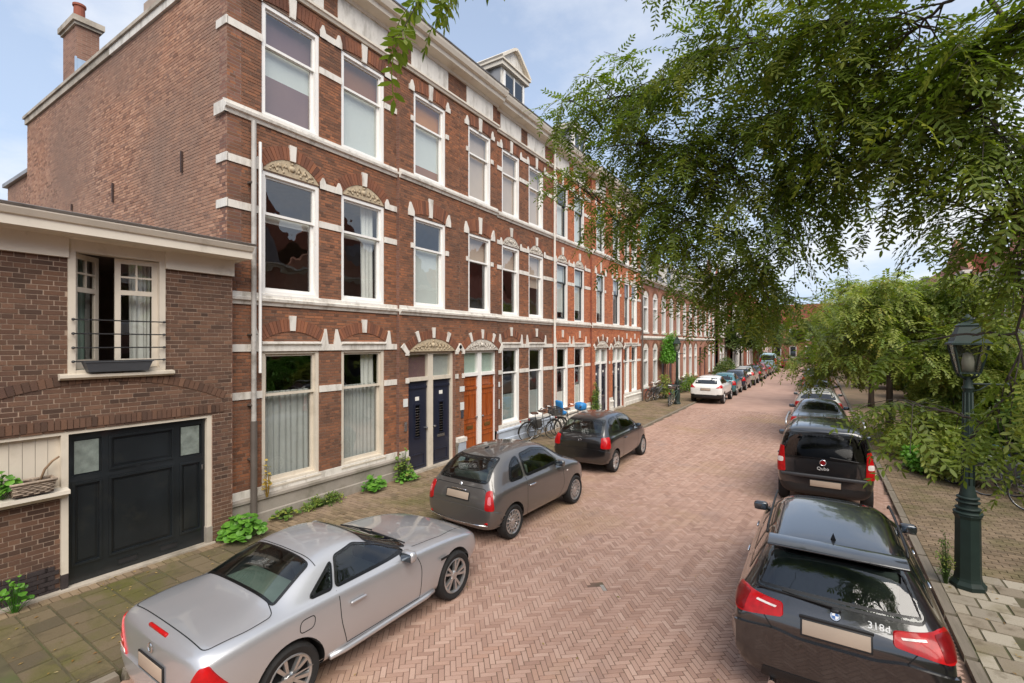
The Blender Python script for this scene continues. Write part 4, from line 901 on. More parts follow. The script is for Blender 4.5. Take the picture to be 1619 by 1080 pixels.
mb = MB(); mb.add([v for v in vs[12:16]], [(0, 1, 2, 3)]); mb.build('soil', 'earth', tp)
mb = MB(); FG.box(mb, 2.39, 3.21, 3.185, 3.2, .165, .176); mb.build('rim', 'planter_grey', tp)
# wicker basket on the ledge
mat('wicker', s2l((150, 134, 118)), .8, var=.3, scale=30); mat('stick', s2l((128, 104, 80)), .8, var=.2, scale=10)
bk = empty('wicker_basket', 'grey wicker basket with dry soil and a stick on the garage ledge', 'basket')
def basket():
    a0, a1, d0, d1, zb, zt = 1.72, 2.08, -.06, .12, 1.5, 1.66; rows = 7
    for r_ in range(rows):
        z = zb + (zt - zb) * (r_ + .5) / rows; e = .03 * r_ / rows; pts = []
        n = 28
        per = [(a0 - e, d0), (a1 + e, d0), (a1 + e, d1 + e), (a0 - e, d1 + e)]
        for s in range(4):
            p, q = per[s], per[(s + 1) % 4]
            for k in range(7):
                f = k / 7; wob = .006 * (1 if (k + r_) % 2 else -1); nx = (0, 1, 0, -1)[s]; ny = (-1, 0, 1, 0)[s]
                pts.append(FG.P(p[0] + (q[0] - p[0]) * f + nx * wob, z, p[1] + (q[1] - p[1]) * f + ny * wob))
        mb = MB(); mb.tube(pts + [pts[0]], .0125, 5); mb.build('wicker_strand', 'wicker', bk, smooth=True)
    mb = MB(); per = [FG.P(a0 - .035, zt + .005, d0), FG.P(a1 + .035, zt + .005, d0), FG.P(a1 + .035, zt + .005, d1 + .035), FG.P(a0 - .035, zt + .005, d1 + .035)]
    mb.tube(per + [per[0], per[1]], .018, 6); mb.build('rim', 'wicker', bk, smooth=True)
    mb = MB(); FG.box(mb, a0 - .01, a1 + .01, zb, zt - .03, d0 + .01, d1 + .01); mb.build('soil', 'earth', bk)
    mb = MB(); mb.tube([FG.P(1.98, 1.62, 0), FG.P(2.03, 1.78, .0), FG.P(2.1, 1.88, .02), FG.P(2.17, 1.93, .03)], [.016, .016, .015, .013], 6); mb.build('stick', 'stick', bk, smooth=True)
basket()
# ================================================================ farther houses, left side, and the row across the street
def simple_house(name, label, X0, side, y0, y1, z_eave, wallm, cols, floors, group, roof='roof_dark', fm='frame_white', roofh=2.4, arched=False, gable=False, doors=(), trim=True, depth=9., dormers=(), coursez=()):
    """side +1: front faces +x, -1: front faces -x; cols: (centre, width); floors: (z0, z1, transom)"""
    h = empty(name, label, 'house', group); fr = Fr((X0, 0, 0), (0, 1, 0), (side, 0, 0)); op = []
    for yc, w in cols:
        for f in floors: op.append((yc - w / 2, yc + w / 2, f[0], f[1]))
    op = [o for o in op if not any(abs((o[0] + o[1]) / 2 - dd) < .7 and o[2] < 2 for dd in doors)] + [(dd - .5, dd + .5, ZP, 3.1) for dd in doors]
    wall(h, fr, y0, y1, 0, z_eave, 0., op, None, wallm)
    for o in op:
        if o[2] < .2:
            mb = MB(); fr.box(mb, o[0], o[1], ZP, 2.35, -.16, -.1); fr.box(mb, o[0], o[0] + .08, 2.35, 3.1, -.16, -.08); fr.box(mb, o[1] - .08, o[1], 2.35, 3.1, -.16, -.08); fr.box(mb, o[0] + .08, o[1] - .08, 3.02, 3.1, -.16, -.08); mb.build('door', 'door_navy', h)
            g = MB(); fr.box(g, o[0] + .08, o[1] - .08, 2.36, 3.02, -.15, -.14); g.build('fanlight_pane', 'glass_dark', h); continue
        a0, a1, z0, z1 = o; zt = z0 + (z1 - z0) * .68; mb = MB(); t = .1; d = -.05
        fr.box(mb, a0, a0 + t, z0, z1, d - .14, d + .05); fr.box(mb, a1 - t, a1, z0, z1, d - .14, d + .05)
        for zz in ((z0, z0 + t), (z1 - t, z1), (zt - .05, zt + .05)): fr.box(mb, a0 + t, a1 - t, *zz, d - .13, d + .04)
        w_ = mb.build('window', fm, h)
        for v0, v1 in ((z0 + t, zt - .05), (zt + .05, z1 - t)):
            g = MB(); g.add([fr.P(a0 + t, v0, d - .06), fr.P(a1 - t, v0, d - .06), fr.P(a1 - t, v1, d - .06), fr.P(a0 + t, v1, d - .06)], [(0, 1, 2, 3)]); g.build('pane', 'glass', w_, fix=False)
        if rnd.random() < .6:
            f = rnd.choice((.35, .5, 1., 0.)); sheet_in(fr, a0 + t, a1 - t, z0 + (z1 - z0) * f * .9, z1, -.24, rnd.choice(('curtain_white', 'blind_pink', 'curtain_grey')), w_, 'blind')
        if trim:
            mb = MB(); fr.box(mb, a0 - .06, a1 + .06, z0 - .1, z0, -.02, .05); mb.build('sill', 'trim_white', w_)
        if arched:
            brick_arch(h, fr, (a0 + a1) / 2, a1 - a0, z1, .3, .22, 0., 13, 0, 3, 'brick_house', .02)
            seg_panel('tympanum', h, fr, (a0 + a1) / 2, a1 - a0, z1, .3, -.01, .006, 'trim_white')
        elif trim:
            mb = MB(); fr.box(mb, a0 - .06, a1 + .06, z1, z1 + .14, -.02, .035); mb.build('lintel', 'trim_white', h)
    room(h, fr, y0 + .05, y1 - .05, 0, z_eave - .1, -.2, 3.)
    for z in coursez: course(h, fr, y0, y1, z, 0.)
    mb = MB(); fr.profile(mb, y0, y1, [(-.1, z_eave - .25), (.05, z_eave - .25), (.12, z_eave - .1), (.32, z_eave - .06), (.36, z_eave + .1), (-.1, z_eave + .12)]); mb.build('cornice', 'trim_white', h)
    P = fr.P; mb = MB()
    if gable:
        ym = (y0 + y1) / 2; pr_ = [(y0, z_eave), (y1, z_eave), (ym, z_eave + roofh)]
        mb.prism(pr_, lambda a, z: P(a, z, -.02), lambda a, z: P(a, z, -.3)); mb.build('gable', wallm, h); mb = MB()
        for p, q in ((pr_[0], pr_[2]), (pr_[2], pr_[1])): mb.bar(P(p[0], p[1] + .08, -depth / 2), P(q[0], q[1] + .08, -depth / 2), depth + .5, .14, up=fr.n)
        mb.build('roof', roof, h)
    else:
        mb.add([P(y0, z_eave + .1, -.05), P(y1, z_eave + .1, -.05), P(y1, z_eave + roofh, -roofh * .8), P(y0, z_eave + roofh, -roofh * .8), P(y1, z_eave + roofh, -depth), P(y0, z_eave + roofh, -depth), P(y0, 0, -depth), P(y1, 0, -depth), P(y0, 0, -.02), P(y1, 0, -.02)], [(0, 1, 2, 3), (3, 2, 4, 5), (5, 4, 7, 6), (0, 3, 5, 6, 8), (1, 9, 7, 4, 2)]); mb.build('roof', roof, h)
    for yc in dormers:
        mb = MB(); fr.box(mb, yc - .6, yc + .6, z_eave + .15, z_eave + 1.7, -1.8, -.35); dm = mb.build('dormer', 'trim_white', h)
        mb = MB(); fr.box(mb, yc - .75, yc + .75, z_eave + 1.7, z_eave + 1.85, -1.9, -.2); mb.build('dormer_cornice', 'trim_cream', dm)
        for a in (-.5, .04):
            g = MB(); fr.box(g, yc + a, yc + a + .46, z_eave + .35, z_eave + 1.55, -.36, -.335); g.build('dormer_pane', 'glass_dark', dm)
    return h
GL = 'terraced houses along the left pavement'
fl2 = [(.8, 3.15, 0), (4.15, 6.35, 0)]
lab = ['pale brown brick house with round arched windows next to the red pair', 'pale brick house behind the far street lamp, arched white windows', 'pale brick arched window house just beyond the climbing plant', 'last pale brick house of the arched window row']
for k in range(4):
    y0 = 28.02 + k * 6.0
    simple_house('terraced_house', lab[k], XF, 1, y0, y0 + 5.98, 7.3, 'wall_far_pink', [(y0 + 1.0, 1.0), (y0 + 3.0, 1.0), (y0 + 5.0, 1.0)], fl2, GL, arched=True, doors=(y0 + 5.0,) if k % 2 == 0 else (y0 + 1.0,), dormers=(y0 + 1.6, y0 + 4.4), coursez=(3.7,), roofh=2.6)
fl3 = [(.8, 3.0, 0), (4.0, 6.2, 0), (7.2, 9.0, 0)]
simple_house('terraced_house', 'dark brick house past the arched row with white window surrounds', XF + .3, 1, 52.1, 58, 8.8, 'wall_far_brown', [(53.4, 1.1), (55.1, 1.1), (56.8, 1.1)], fl2 + [(6.9, 8.2, 0)], GL, roofh=2., dormers=(55,))
mat('render_white', s2l((220, 214, 206)), .8, var=.06, scale=1.5, dirt=s2l((170, 162, 150)), dscale=.8, dlo=.5, dhi=.8)
simple_house('terraced_house', 'white rendered house far down the left side', XF + .8, 1, 58.1, 66, 7.6, 'render_white', [(59.6, 1.2), (62, 1.2), (64.4, 1.2)], fl2, GL, roofh=3., roof='roof_red')
simple_house('terraced_house', 'red brick gabled house far down the left side', XF + 1.2, 1, 66.1, 74, 7.6, 'wall_far_red', [(67.6, 1.2), (70, 1.2), (72.4, 1.2)], fl2, GL, roofh=3.4, gable=True, roof='roof_red')
simple_house('terraced_house', 'farthest pink brick house on the left before the bend', XF + 2.2, 1, 74.1, 92, 8., 'wall_far_pink', [(75.6 + 2.4 * i, 1.2) for i in range(7)], fl2, GL, roofh=3., roof='roof_red')
# house closing the view at the bend
def end_house():
    fr = Fr((0, 100, 0), (1, 0, 0), (0, -1, 0)); h = empty('end_house', 'pinkish brick house closing the far end of the street', 'house'); cols = [(-16 + 2.4 * i) for i in range(16)]
    op = [(x - .55, x + .55, z0, z1) for x in cols for z0, z1 in ((.9, 3.0), (4.0, 6.1))]; wall(h, fr, -18, 24, 0, 7.4, 0, op, None, 'wall_far_pink')
    for o in op:
        mb = MB(); a0, a1, z0, z1 = o
        for b in ((a0, a0 + .12, z0, z1), (a1 - .12, a1, z0, z1), (a0 + .12, a1 - .12, z0, z0 + .12), (a0 + .12, a1 - .12, z1 - .12, z1)): fr.box(mb, *b, -.12, .02)
        w_ = mb.build('window', 'frame_white', h); g = MB(); fr.box(g, a0 + .12, a1 - .12, z0 + .12, z1 - .12, -.1, -.08); g.build('pane', 'glass_dark', w_)
    mb = MB(); fr.prism(mb, [(-18.3, 7.4), (24.3, 7.4), (22, 10.4), (-16, 10.4)], -4, .3); mb.build('roof', 'roof_red', h)
end_house()
# across the street: seen in the window panes and, far down, between the trees
GR = 'houses across the street'
XO = 10.6
rowo = [(-13.5, -7.5, 'wall_far_brown', 'brown brick gabled house across the street behind the viewpoint', True), (-7.5, -1.2, 'wall_far_red', 'red brick house across the street behind the viewpoint', False), (-1.2, 5, 'wall_far_brown', 'brown gabled house across the street level with the silver coupe', True), (5, 11.4, 'wall_far_brown', 'dark brown gabled house across the street level with the blue doors', True),
        (11.4, 18, 'wall_far_red', 'red brick house across the street level with the orange doors', False), (18, 25, 'wall_far_pink', 'pale brick gabled house across the street opposite the red pair', True), (25, 32, 'wall_far_red', 'red brick house across the street opposite the far street lamp', False)]
for y0, y1, m, lb, gb in rowo:
    w = (y1 - y0); simple_house('facing_house', lb, XO, -1, y0 + .01, y1 - .01, 8.2, m, [(y0 + w * f, 1.15) for f in (.2, .5, .8)], fl2, GR, gable=gb, roofh=3., roof='roof_red' if gb else 'roof_dark', doors=(y0 + w * .8,), dormers=() if gb else (y0 + w * .5,))
hw = simple_house('facing_house', 'white and pink house with a balcony behind the lamp on the right', XO - 2.4, -1, 32.01, 41, 7.4, 'render_white', [(33.6, 1.3), (36.5, 1.3), (39.4, 1.3)], fl2, GR, roofh=2.4, roof='roof_red')
frw = Fr((XO - 2.4, 0, 0), (0, 1, 0), (-1, 0, 0))
mb = MB(); frw.box(mb, 34.5, 40.8, 3.7, 3.9, 0, 1.2); bal = mb.build('balcony', 'trim_white', hw)
mb = MB(); frw.box(mb, 34.5, 40.8, 4.75, 4.83, 1.1, 1.2); mb.build('balcony_rail', 'trim_white', bal)
for k in range(22):
    mb = MB(); a = 34.5 + k * .3; frw.box(mb, a, a + .07, 3.9, 4.75, 1.12, 1.18); mb.build('baluster', 'trim_white', bal)
mat('shutter_brown', s2l((140, 84, 64)), .6, var=.1)
for yy in (33.6, 36.5, 39.4):
    for sg in (-1, 1):
        mb = MB(); frw.box(mb, yy + sg * .95 - .25, yy + sg * .95 + .25, 4.15, 6.35, 0, .05); mb.build('shutter', 'shutter_brown', hw)
simple_house('facing_house', 'pinkish brick house beyond the balcony house on the right', XO - 2.6, -1, 41.1, 50, 8.0, 'wall_far_pink', [(42.6, 1.2), (45.5, 1.2), (48.4, 1.2)], fl2, GR, roofh=2.8, gable=True, roof='roof_red')
simple_house('facing_house', 'far red brick house on the right before the bend', XO - 3., -1, 50.1, 66, 7.6, 'wall_far_red', [(51.6 + 2.4 * i, 1.2) for i in range(6)], fl2, GR, roofh=2.8, roof='roof_red')
simple_house('facing_house', 'farthest pale house on the right at the bend', XO - 3.6, -1, 66.1, 92, 7.6, 'render_white', [(67.6 + 2.4 * i, 1.2) for i in range(10)], fl2, GR, roofh=2.8, roof='roof_dark')
# ================================================================ cars
def paint(name, col, metal=.0, rough=.35, coat=1., ior=1.6):
    m = mat(name, col, rough, metal=metal, var=.03, scale=2, coat=coat, spec=.5); m.node_tree.nodes['Principled BSDF'].inputs['Coat IOR'].default_value = ior; return m
paint('paint_silver', s2l((186, 187, 190)), .6, .38); paint('paint_graphite', s2l((104, 101, 98)), .55, .36); paint('paint_black', s2l((20, 20, 22)), .0, .3, 1., 1.75)
paint('paint_white', s2l((224, 224, 220)), 0, .4); paint('paint_teal', s2l((70, 128, 136)), .5, .4); paint('paint_champagne', s2l((188, 184, 172)), .6, .4)
paint('paint_red', s2l((128, 26, 28)), .1, .35); paint('paint_grey', s2l((120, 124, 126)), .6, .38); paint('paint_dark_blue', s2l((34, 44, 60)), .3, .35); paint('paint_light_blue', s2l((156, 186, 198)), .1, .4)
mat('rubber', s2l((30, 29, 29)), .85, var=.2, scale=20, bump=.2); mat('plastic_black', s2l((24, 24, 25)), .5, var=.1); mat('seal_black', s2l((12, 12, 13)), .35, var=0)
mat('alloy', s2l((196, 196, 196)), .32, metal=.85, var=.06, scale=20); mat('alloy_dark', s2l((60, 60, 62)), .5, metal=.3, var=.1); mat('chrome', s2l((220, 220, 222)), .12, metal=1., var=0)
mat('mirror_dark', s2l((96, 104, 112)), .08, metal=.9, var=0); mat('plate_blank', s2l((170, 152, 134)), .6, var=.05, scale=3); mat('seam_dark', s2l((10, 10, 11)), .8, var=0)
mat('seat_dark', s2l((40, 40, 42)), .85, var=.15, scale=10); mat('seat_grey', s2l((120, 122, 120)), .85, var=.15, scale=10); mat('seat_cream', s2l((190, 182, 166)), .8, var=.08)
mat('lamp_red', s2l((176, 14, 18)), .3, var=.25, scale=14, coat=.25, spec=.3); mat('lamp_red_dark', s2l((120, 8, 12)), .3, var=.2, scale=14, coat=.25, spec=.3); mat('lamp_clear', s2l((224, 214, 208)), .15, var=.1, scale=14, coat=1.); mat('lamp_amber', s2l((206, 120, 40)), .2, var=.1, coat=1.)
mat('lamp_pink', s2l((214, 110, 110)), .15, var=.1, coat=1.); glassmat('car_glass', (.52, .6, .56), 1.75); glassmat('car_glass_dark', (.07, .08, .085), 1.7)
mat('car_glass_solid', s2l((26, 30, 33)), .05, var=0, coat=1.)
CARS = {}
CARS['coupe'] = dict(L=4.0, wb=2.4, ro=.80, rw=.315, W=1.715, st=[
 (0, .34, .58, .69, .5, .66, .72, .58, .78, .45, .81, .82), (.05, .27, .72, .81, .5, .76, .81, .66, .88, .48, .905, .915), (.18, .22, .78, .845, .52, .80, .84, .70, .90, .5, .925, .935), (.45, .2, .82, .862, .53, .82, .865, .73, .912, .5, .945, .955), (.70, .2, .83, .862, .53, .822, .875, .74, .91, .54, .965, .98),
 (.88, .2, .83, .862, .53, .822, .88, .745, .91, .56, 1.06, 1.09), (1.24, .2, .83, .862, .53, .822, .88, .745, .91, .54, 1.20, 1.245), (1.58, .2, .83, .862, .53, .822, .88, .745, .91, .53, 1.232, 1.285), (1.88, .2, .83, .862, .53, .82, .878, .745, .908, .53, 1.21, 1.26), (2.16, .2, .83, .862, .53, .82, .875, .74, .905, .54, 1.07, 1.11), (2.52, .2, .83, .862, .52, .82, .86, .73, .89, .52, .915, .93), (3.0, .2, .82, .86, .52, .81, .84, .70, .87, .45, .885, .91), (3.5, .22, .77, .835, .5, .775, .765, .645, .80, .4, .82, .84), (3.82, .25, .66, .75, .48, .69, .66, .57, .70, .36, .72, .73), (3.96, .3, .5, .6, .46, .55, .55, .46, .58, .3, .6, .6), (4.0, .36, .4, .5, .45, .45, .5, .38, .52, .26, .53, .53)])
CARS['city'] = dict(L=3.57, wb=2.30, ro=.62, rw=.3, W=1.627, st=[
 (0, .34, .42, .54, .48, .52, .60, .46, .66, .32, .69, .70), (.04, .27, .64, .74, .48, .71, .70, .63, .80, .46, .84, .86), (.13, .23, .71, .79, .5, .765, .82, .69, .94, .55, 1.02, 1.04), (.28, .21, .74, .81, .51, .79, .86, .715, .965, .56, 1.20, 1.25), (.5, .2, .75, .816, .52, .795, .89, .725, .98, .55, 1.36, 1.425), (.9, .2, .75, .816, .52, .795, .91, .725, .985, .545, 1.425, 1.49), (1.45, .2, .75, .816, .52, .795, .915, .725, .99, .545, 1.445, 1.515), (2.02, .2, .75, .816, .52, .79, .91, .72, .98, .545, 1.39, 1.45), (2.32, .2, .75, .816, .52, .785, .905, .71, .97, .54, 1.26, 1.31), (2.75, .2, .75, .812, .52, .78, .90, .70, .955, .54, 1.02, 1.05), (3.1, .22, .74, .80, .5, .765, .85, .67, .91, .47, .95, .975), (3.38, .25, .67, .75, .48, .70, .75, .6, .80, .42, .83, .85), (3.52, .29, .52, .62, .46, .58, .62, .48, .67, .33, .69, .7), (3.57, .35, .4, .5, .45, .47, .54, .38, .57, .26, .59, .59)])
CARS['hatch'] = dict(L=3.64, wb=2.37, ro=.57, rw=.295, W=1.66, st=[
 (0, .36, .55, .67, .5, .65, .70, .58, .78, .42, .82, .83), (.04, .28, .71, .79, .5, .765, .79, .69, .90, .56, .94, .96), (.11, .24, .74, .815, .5, .785, .85, .71, .97, .59, 1.03, 1.06), (.26, .21, .76, .83, .52, .805, .89, .74, .99, .6, 1.21, 1.27), (.44, .2, .77, .834, .52, .815, .91, .75, 1.0, .585, 1.375, 1.44), (.8, .2, .77, .834, .52, .815, .92, .75, 1.0, .58, 1.435, 1.495), (1.4, .2, .77, .834, .52, .815, .92, .75, 1.0, .58, 1.45, 1.51), (2.0, .2, .77, .834, .52, .81, .92, .74, .995, .57, 1.405, 1.465), (2.32, .2, .77, .834, .52, .8, .91, .73, .98, .56, 1.27, 1.32), (2.85, .2, .76, .83, .52, .78, .9, .7, .96, .55, 1.0, 1.03), (3.22, .22, .74, .80, .5, .75, .82, .65, .88, .45, .92, .94), (3.48, .26, .64, .72, .48, .66, .7, .56, .75, .4, .78, .79), (3.6, .3, .48, .58, .46, .53, .58, .44, .62, .3, .64, .64), (3.64, .36, .4, .5, .45, .45, .52, .38, .55, .26, .57, .57)])
CARS['estate'] = dict(L=4.52, wb=2.76, ro=.93, rw=.32, W=1.817, st=[
 (0, .38, .66, .78, .5, .76, .70, .68, .77, .5, .80, .81), (.05, .28, .79, .875, .5, .855, .82, .775, .90, .6, .925, .935), (.17, .23, .8, .89, .52, .86, .87, .79, .96, .63, 1.02, 1.035), (.34, .21, .82, .908, .55, .88, .91, .81, .995, .64, 1.21, 1.25), (.54, .2, .83, .912, .55, .885, .92, .805, 1.0, .62, 1.37, 1.415), (1.0, .2, .83, .912, .55, .885, .925, .80, 1.0, .615, 1.395, 1.44), (1.8, .2, .83, .912, .55, .885, .925, .795, .995, .62, 1.41, 1.455), (2.45, .2, .83, .912, .55, .88, .915, .79, .985, .61, 1.38, 1.425), (2.82, .2, .83, .912, .55, .875, .905, .78, .97, .56, 1.24, 1.29), (3.38, .2, .83, .908, .54, .87, .895, .77, .95, .58, .985, 1.005), (3.85, .22, .82, .895, .52, .84, .84, .73, .89, .5, .925, .945), (4.25, .25, .75, .83, .5, .76, .73, .65, .78, .45, .81, .82), (4.45, .29, .58, .68, .47, .62, .6, .52, .65, .36, .67, .67), (4.52, .36, .45, .55, .46, .5, .54, .42, .57, .3, .58, .58)])
CARS['mpv'] = dict(L=3.96, wb=2.51, ro=.66, rw=.31, W=1.72, st=[
 (0, .4, .60, .74, .58, .77, .98, .745, 1.04, .66, 1.59, 1.63), (.05, .3, .74, .83, .58, .84, 1.0, .81, 1.06, .725, 1.65, 1.69), (.25, .24, .79, .862, .58, .858, 1.0, .835, 1.06, .735, 1.69, 1.745), (1.2, .22, .8, .864, .58, .86, 1.0, .835, 1.06, .735, 1.69, 1.75), (2.0, .22, .8, .864, .58, .858, 1.0, .82, 1.06, .665, 1.66, 1.72), (2.38, .22, .8, .86, .58, .85, 1.0, .81, 1.06, .64, 1.55, 1.6), (3.0, .22, .8, .855, .57, .83, .99, .77, 1.05, .62, 1.09, 1.11), (3.4, .23, .78, .84, .54, .8, .9, .73, .97, .52, 1.0, 1.02), (3.75, .28, .68, .76, .5, .72, .76, .62, .82, .45, .85, .86), (3.91, .34, .5, .62, .48, .57, .62, .5, .67, .35, .69, .69), (3.96, .4, .42, .52, .47, .48, .56, .42, .6, .28, .61, .61)])
CARS['suv'] = dict(L=4.38, wb=2.65, ro=.8, rw=.345, W=1.81, st=[
 (0, .42, .55, .68, .58, .66, .80, .58, .86, .42, .9, .91), (.05, .34, .74, .84, .58, .81, .9, .73, .98, .55, 1.02, 1.04), (.15, .3, .8, .885, .6, .85, .97, .78, 1.07, .62, 1.12, 1.15), (.34, .28, .82, .90, .62, .865, 1.0, .79, 1.09, .62, 1.32, 1.38), (.58, .28, .83, .905, .62, .87, 1.01, .79, 1.09, .59, 1.49, 1.55), (1.1, .28, .83, .905, .62, .87, 1.01, .785, 1.09, .58, 1.53, 1.59), (1.9, .28, .83, .905, .62, .87, 1.0, .78, 1.08, .58, 1.53, 1.595), (2.45, .28, .83, .905, .62, .87, 1.0, .78, 1.07, .57, 1.47, 1.53), (2.8, .28, .83, .905, .62, .86, .99, .77, 1.06, .56, 1.34, 1.39), (3.35, .28, .83, .9, .6, .85, .98, .75, 1.04, .58, 1.08, 1.1), (3.8, .3, .81, .885, .58, .82, .93, .72, .99, .5, 1.02, 1.04), (4.15, .33, .73, .81, .55, .74, .82, .64, .87, .44, .9, .91), (4.32, .38, .56, .66, .53, .6, .68, .52, .73, .36, .75, .75), (4.38, .44, .45, .55, .52, .5, .62, .43, .65, .3, .66, .66)])
CARS['sedan'] = dict(L=4.5, wb=2.7, ro=.95, rw=.315, W=1.76, st=[
 (0, .36, .52, .64, .5, .62, .74, .55, .80, .42, .83, .84), (.06, .28, .72, .82, .5, .79, .86, .71, .94, .55, .965, .975), (.2, .22, .79, .87, .52, .84, .90, .77, .97, .58, 1.0, 1.01), (.62, .2, .82, .88, .53, .85, .91, .78, .985, .58, 1.02, 1.035), (.85, .2, .82, .88, .53, .85, .91, .78, .985, .6, 1.1, 1.13), (1.35, .2, .82, .88, .53, .85, .915, .78, .985, .56, 1.34, 1.39), (1.8, .2, .82, .88, .53, .85, .915, .78, .985, .56, 1.38, 1.435), (2.4, .2, .82, .88, .53, .85, .91, .775, .98, .56, 1.36, 1.415), (2.8, .2, .82, .88, .53, .85, .905, .77, .965, .55, 1.22, 1.27), (3.35, .2, .82, .878, .53, .84, .895, .76, .95, .56, .985, 1.005), (3.85, .22, .8, .865, .51, .81, .83, .71, .88, .48, .91, .93), (4.25, .25, .73, .80, .49, .73, .72, .63, .77, .43, .8, .81), (4.44, .29, .56, .66, .47, .6, .6, .5, .64, .35, .66, .66), (4.5, .36, .44, .54, .46, .49, .54, .41, .57, .29, .58, .58)])
def car_cage(spec):
    st = spec['st']; vs = []; fs = []; n = 9
    rows = []
    for (x, zb, ws, wm, zm, wb, zbt, wg, zg, wr, zre, zr) in st:
        half = [(0, zb), (ws - .14, zb), (ws, zb + .09), (wm, zm), (wb, zbt), (wg, zg), (wr, zre), (wr * .55, zr - (zr - zre) * .25), (0, zr)]
        ring = half + [(-y, z) for y, z in half[-2:0:-1]]; rows.append([(x, y, z) for y, z in ring])
    m = len(rows[0])
    for r_ in rows: vs += r_
    for i in range(len(rows) - 1): fs += [(i * m + k, i * m + (k + 1) % m, (i + 1) * m + (k + 1) % m, (i + 1) * m + k) for k in range(m)]
    for base in (0, (len(rows) - 1) * m):       # end caps: strips from left to right
        for k in range(n - 1):
            a, b = base + k, base + k + 1; c, d = base + (m - k - 1) % m, base + (m - k) % m
            if k == 0: fs.append((a, b, base + m - 1))
            elif k == n - 2: fs.append((a, b, base + m - k))
            else: fs.append((a, b, base + m - k - 1, base + m - k))
    return vs, fs
def eval_body(kind, lv=3):
    """subdivided body shell with the wheel arches cut out"""
    spec = CARS[kind]
    if ('mesh', lv) in spec: return spec['mesh', lv], spec['bvh', lv]
    vs, fs = car_cage(spec); me = bpy.data.meshes.new('shell'); me.from_pydata(vs, [], fs)
    bm = bmesh.new(); bm.from_mesh(me); bmesh.ops.recalc_face_normals(bm, faces=bm.faces); bm.to_mesh(me); bm.free()
    cr = me.attributes.new('crease_edge', 'FLOAT', 'EDGE'); m = 16
    val = [0.] * len(me.edges)
    for e in me.edges:
        a, b = e.vertices
        if a % m == b % m and a % m in (4, 12, 5, 11): val[e.index] = .35
        if a % m == b % m and a % m in (1, 15, 2, 14): val[e.index] = .3
    cr.data.foreach_set('value', val)
    o = link('shell', me); md = o.modifiers.new('s', 'SUBSURF'); md.levels = lv; md.render_levels = lv
    cut = []; R_ = spec['rw'] + .045; xr = spec['ro']; xf = spec['ro'] + spec['wb']
    for xc in (xr, xf):
        for sg in (-1, 1):
            cb = MB(); M = Matrix.Translation((xc, sg * (spec['W'] / 2 + .05), spec['rw'] + .005)) @ Matrix.Rotation(R(90), 4, 'X'); n = 40
            vs2 = [M @ Vector((R_ * math.cos(2 * math.pi * k / n), R_ * math.sin(2 * math.pi * k / n), z)) for z in (-.27 if sg > 0 else -.2, .2 if sg > 0 else .27) for k in range(n)]
            vs2 = [M @ Vector((R_ * math.cos(2 * math.pi * k / n), R_ * math.sin(2 * math.pi * k / n), z)) for z in (-.29, .29) for k in range(n)]
            cb.add(vs2, [tuple(range(n - 1, -1, -1)), tuple(range(n, 2 * n))] + [(k, (k + 1) % n, n + (k + 1) % n, n + k) for k in range(n)])
            c = cb.build('cut', 'seam_dark'); cut.append(c); b = o.modifiers.new('b', 'BOOLEAN'); b.operation = 'DIFFERENCE'; b.object = c; b.solver = 'EXACT'
    bpy.context.view_layer.update(); dg = bpy.context.evaluated_depsgraph_get()
    em = bpy.data.meshes.new_from_object(o.evaluated_get(dg)); em.name = 'car_body'
    bpy.data.objects.remove(o)
    for c in cut: bpy.data.objects.remove(c)
    spec['mesh', lv] = em; bm = bmesh.new(); bm.from_mesh(em); spec['bvh', lv] = BVHTree.FromBMesh(bm); bm.free()
    return spec['mesh', lv], spec['bvh', lv]
CARW = [0.]
def org(mode):
    return Vector((0, mode[1] * CARW[0] / 2, 0)) if isinstance(mode, tuple) else Vector((0, 0, 0))
def basis(mode):
    if mode == 'side': return Vector((1, 0, 0)), Vector((0, 0, 1)), Vector((0, -1, 0))
    if mode == 'sideR': return Vector((1, 0, 0)), Vector((0, 0, 1)), Vector((0, 1, 0))
    if mode == 'rear': return Vector((0, 1, 0)), Vector((0, 0, 1)), Vector((1, 0, 0))
    if mode == 'front': return Vector((0, 1, 0)), Vector((0, 0, 1)), Vector((-1, 0, 0))
    if mode == 'top': return Vector((1, 0, 0)), Vector((0, 1, 0)), Vector((0, 0, -1))
    a, sg = mode; a = R(a)                      # rear corner seen at an angle; sg = +1 left, -1 right
    d = Vector((math.cos(a), -sg * math.sin(a), 0)); u = Vector((math.sin(a) * -1, -sg * math.cos(a), 0))
    return u, Vector((0, 0, 1)), d
def inpoly(p, poly):
    x, y = p; c = False; n = len(poly)
    for i in range(n):
        (x1, y1), (x2, y2) = poly[i], poly[(i + 1) % n]
        if (y1 > y) != (y2 > y) and x < (x2 - x1) * (y - y1) / (y2 - y1) + x1: c = not c
    return c
def rounded(poly, r=.05, n=4):
    out = []; m = len(poly)
    for i in range(m):
        p0, p, p1 = Vector(poly[i - 1]), Vector(poly[i]), Vector(poly[(i + 1) % m])
        a = (p0 - p); b = (p1 - p); rr = min(r, a.length * .45, b.length * .45); a = p + a.normalized() * rr; b = p + b.normalized() * rr
        for k in range(n + 1):
            t = k / n; q = a * (1 - t) ** 2 + p * 2 * t * (1 - t) + b * t * t; out.append((q.x, q.y))
    return out
def dense(poly, step):
    out = []
    for i in range(len(poly)):
        p, q = Vector(poly[i]), Vector(poly[(i + 1) % len(poly)]); k = max(1, int((q - p).length / step))
        out += [tuple(p.lerp(q, j / k)) for j in range(k)]
    return out
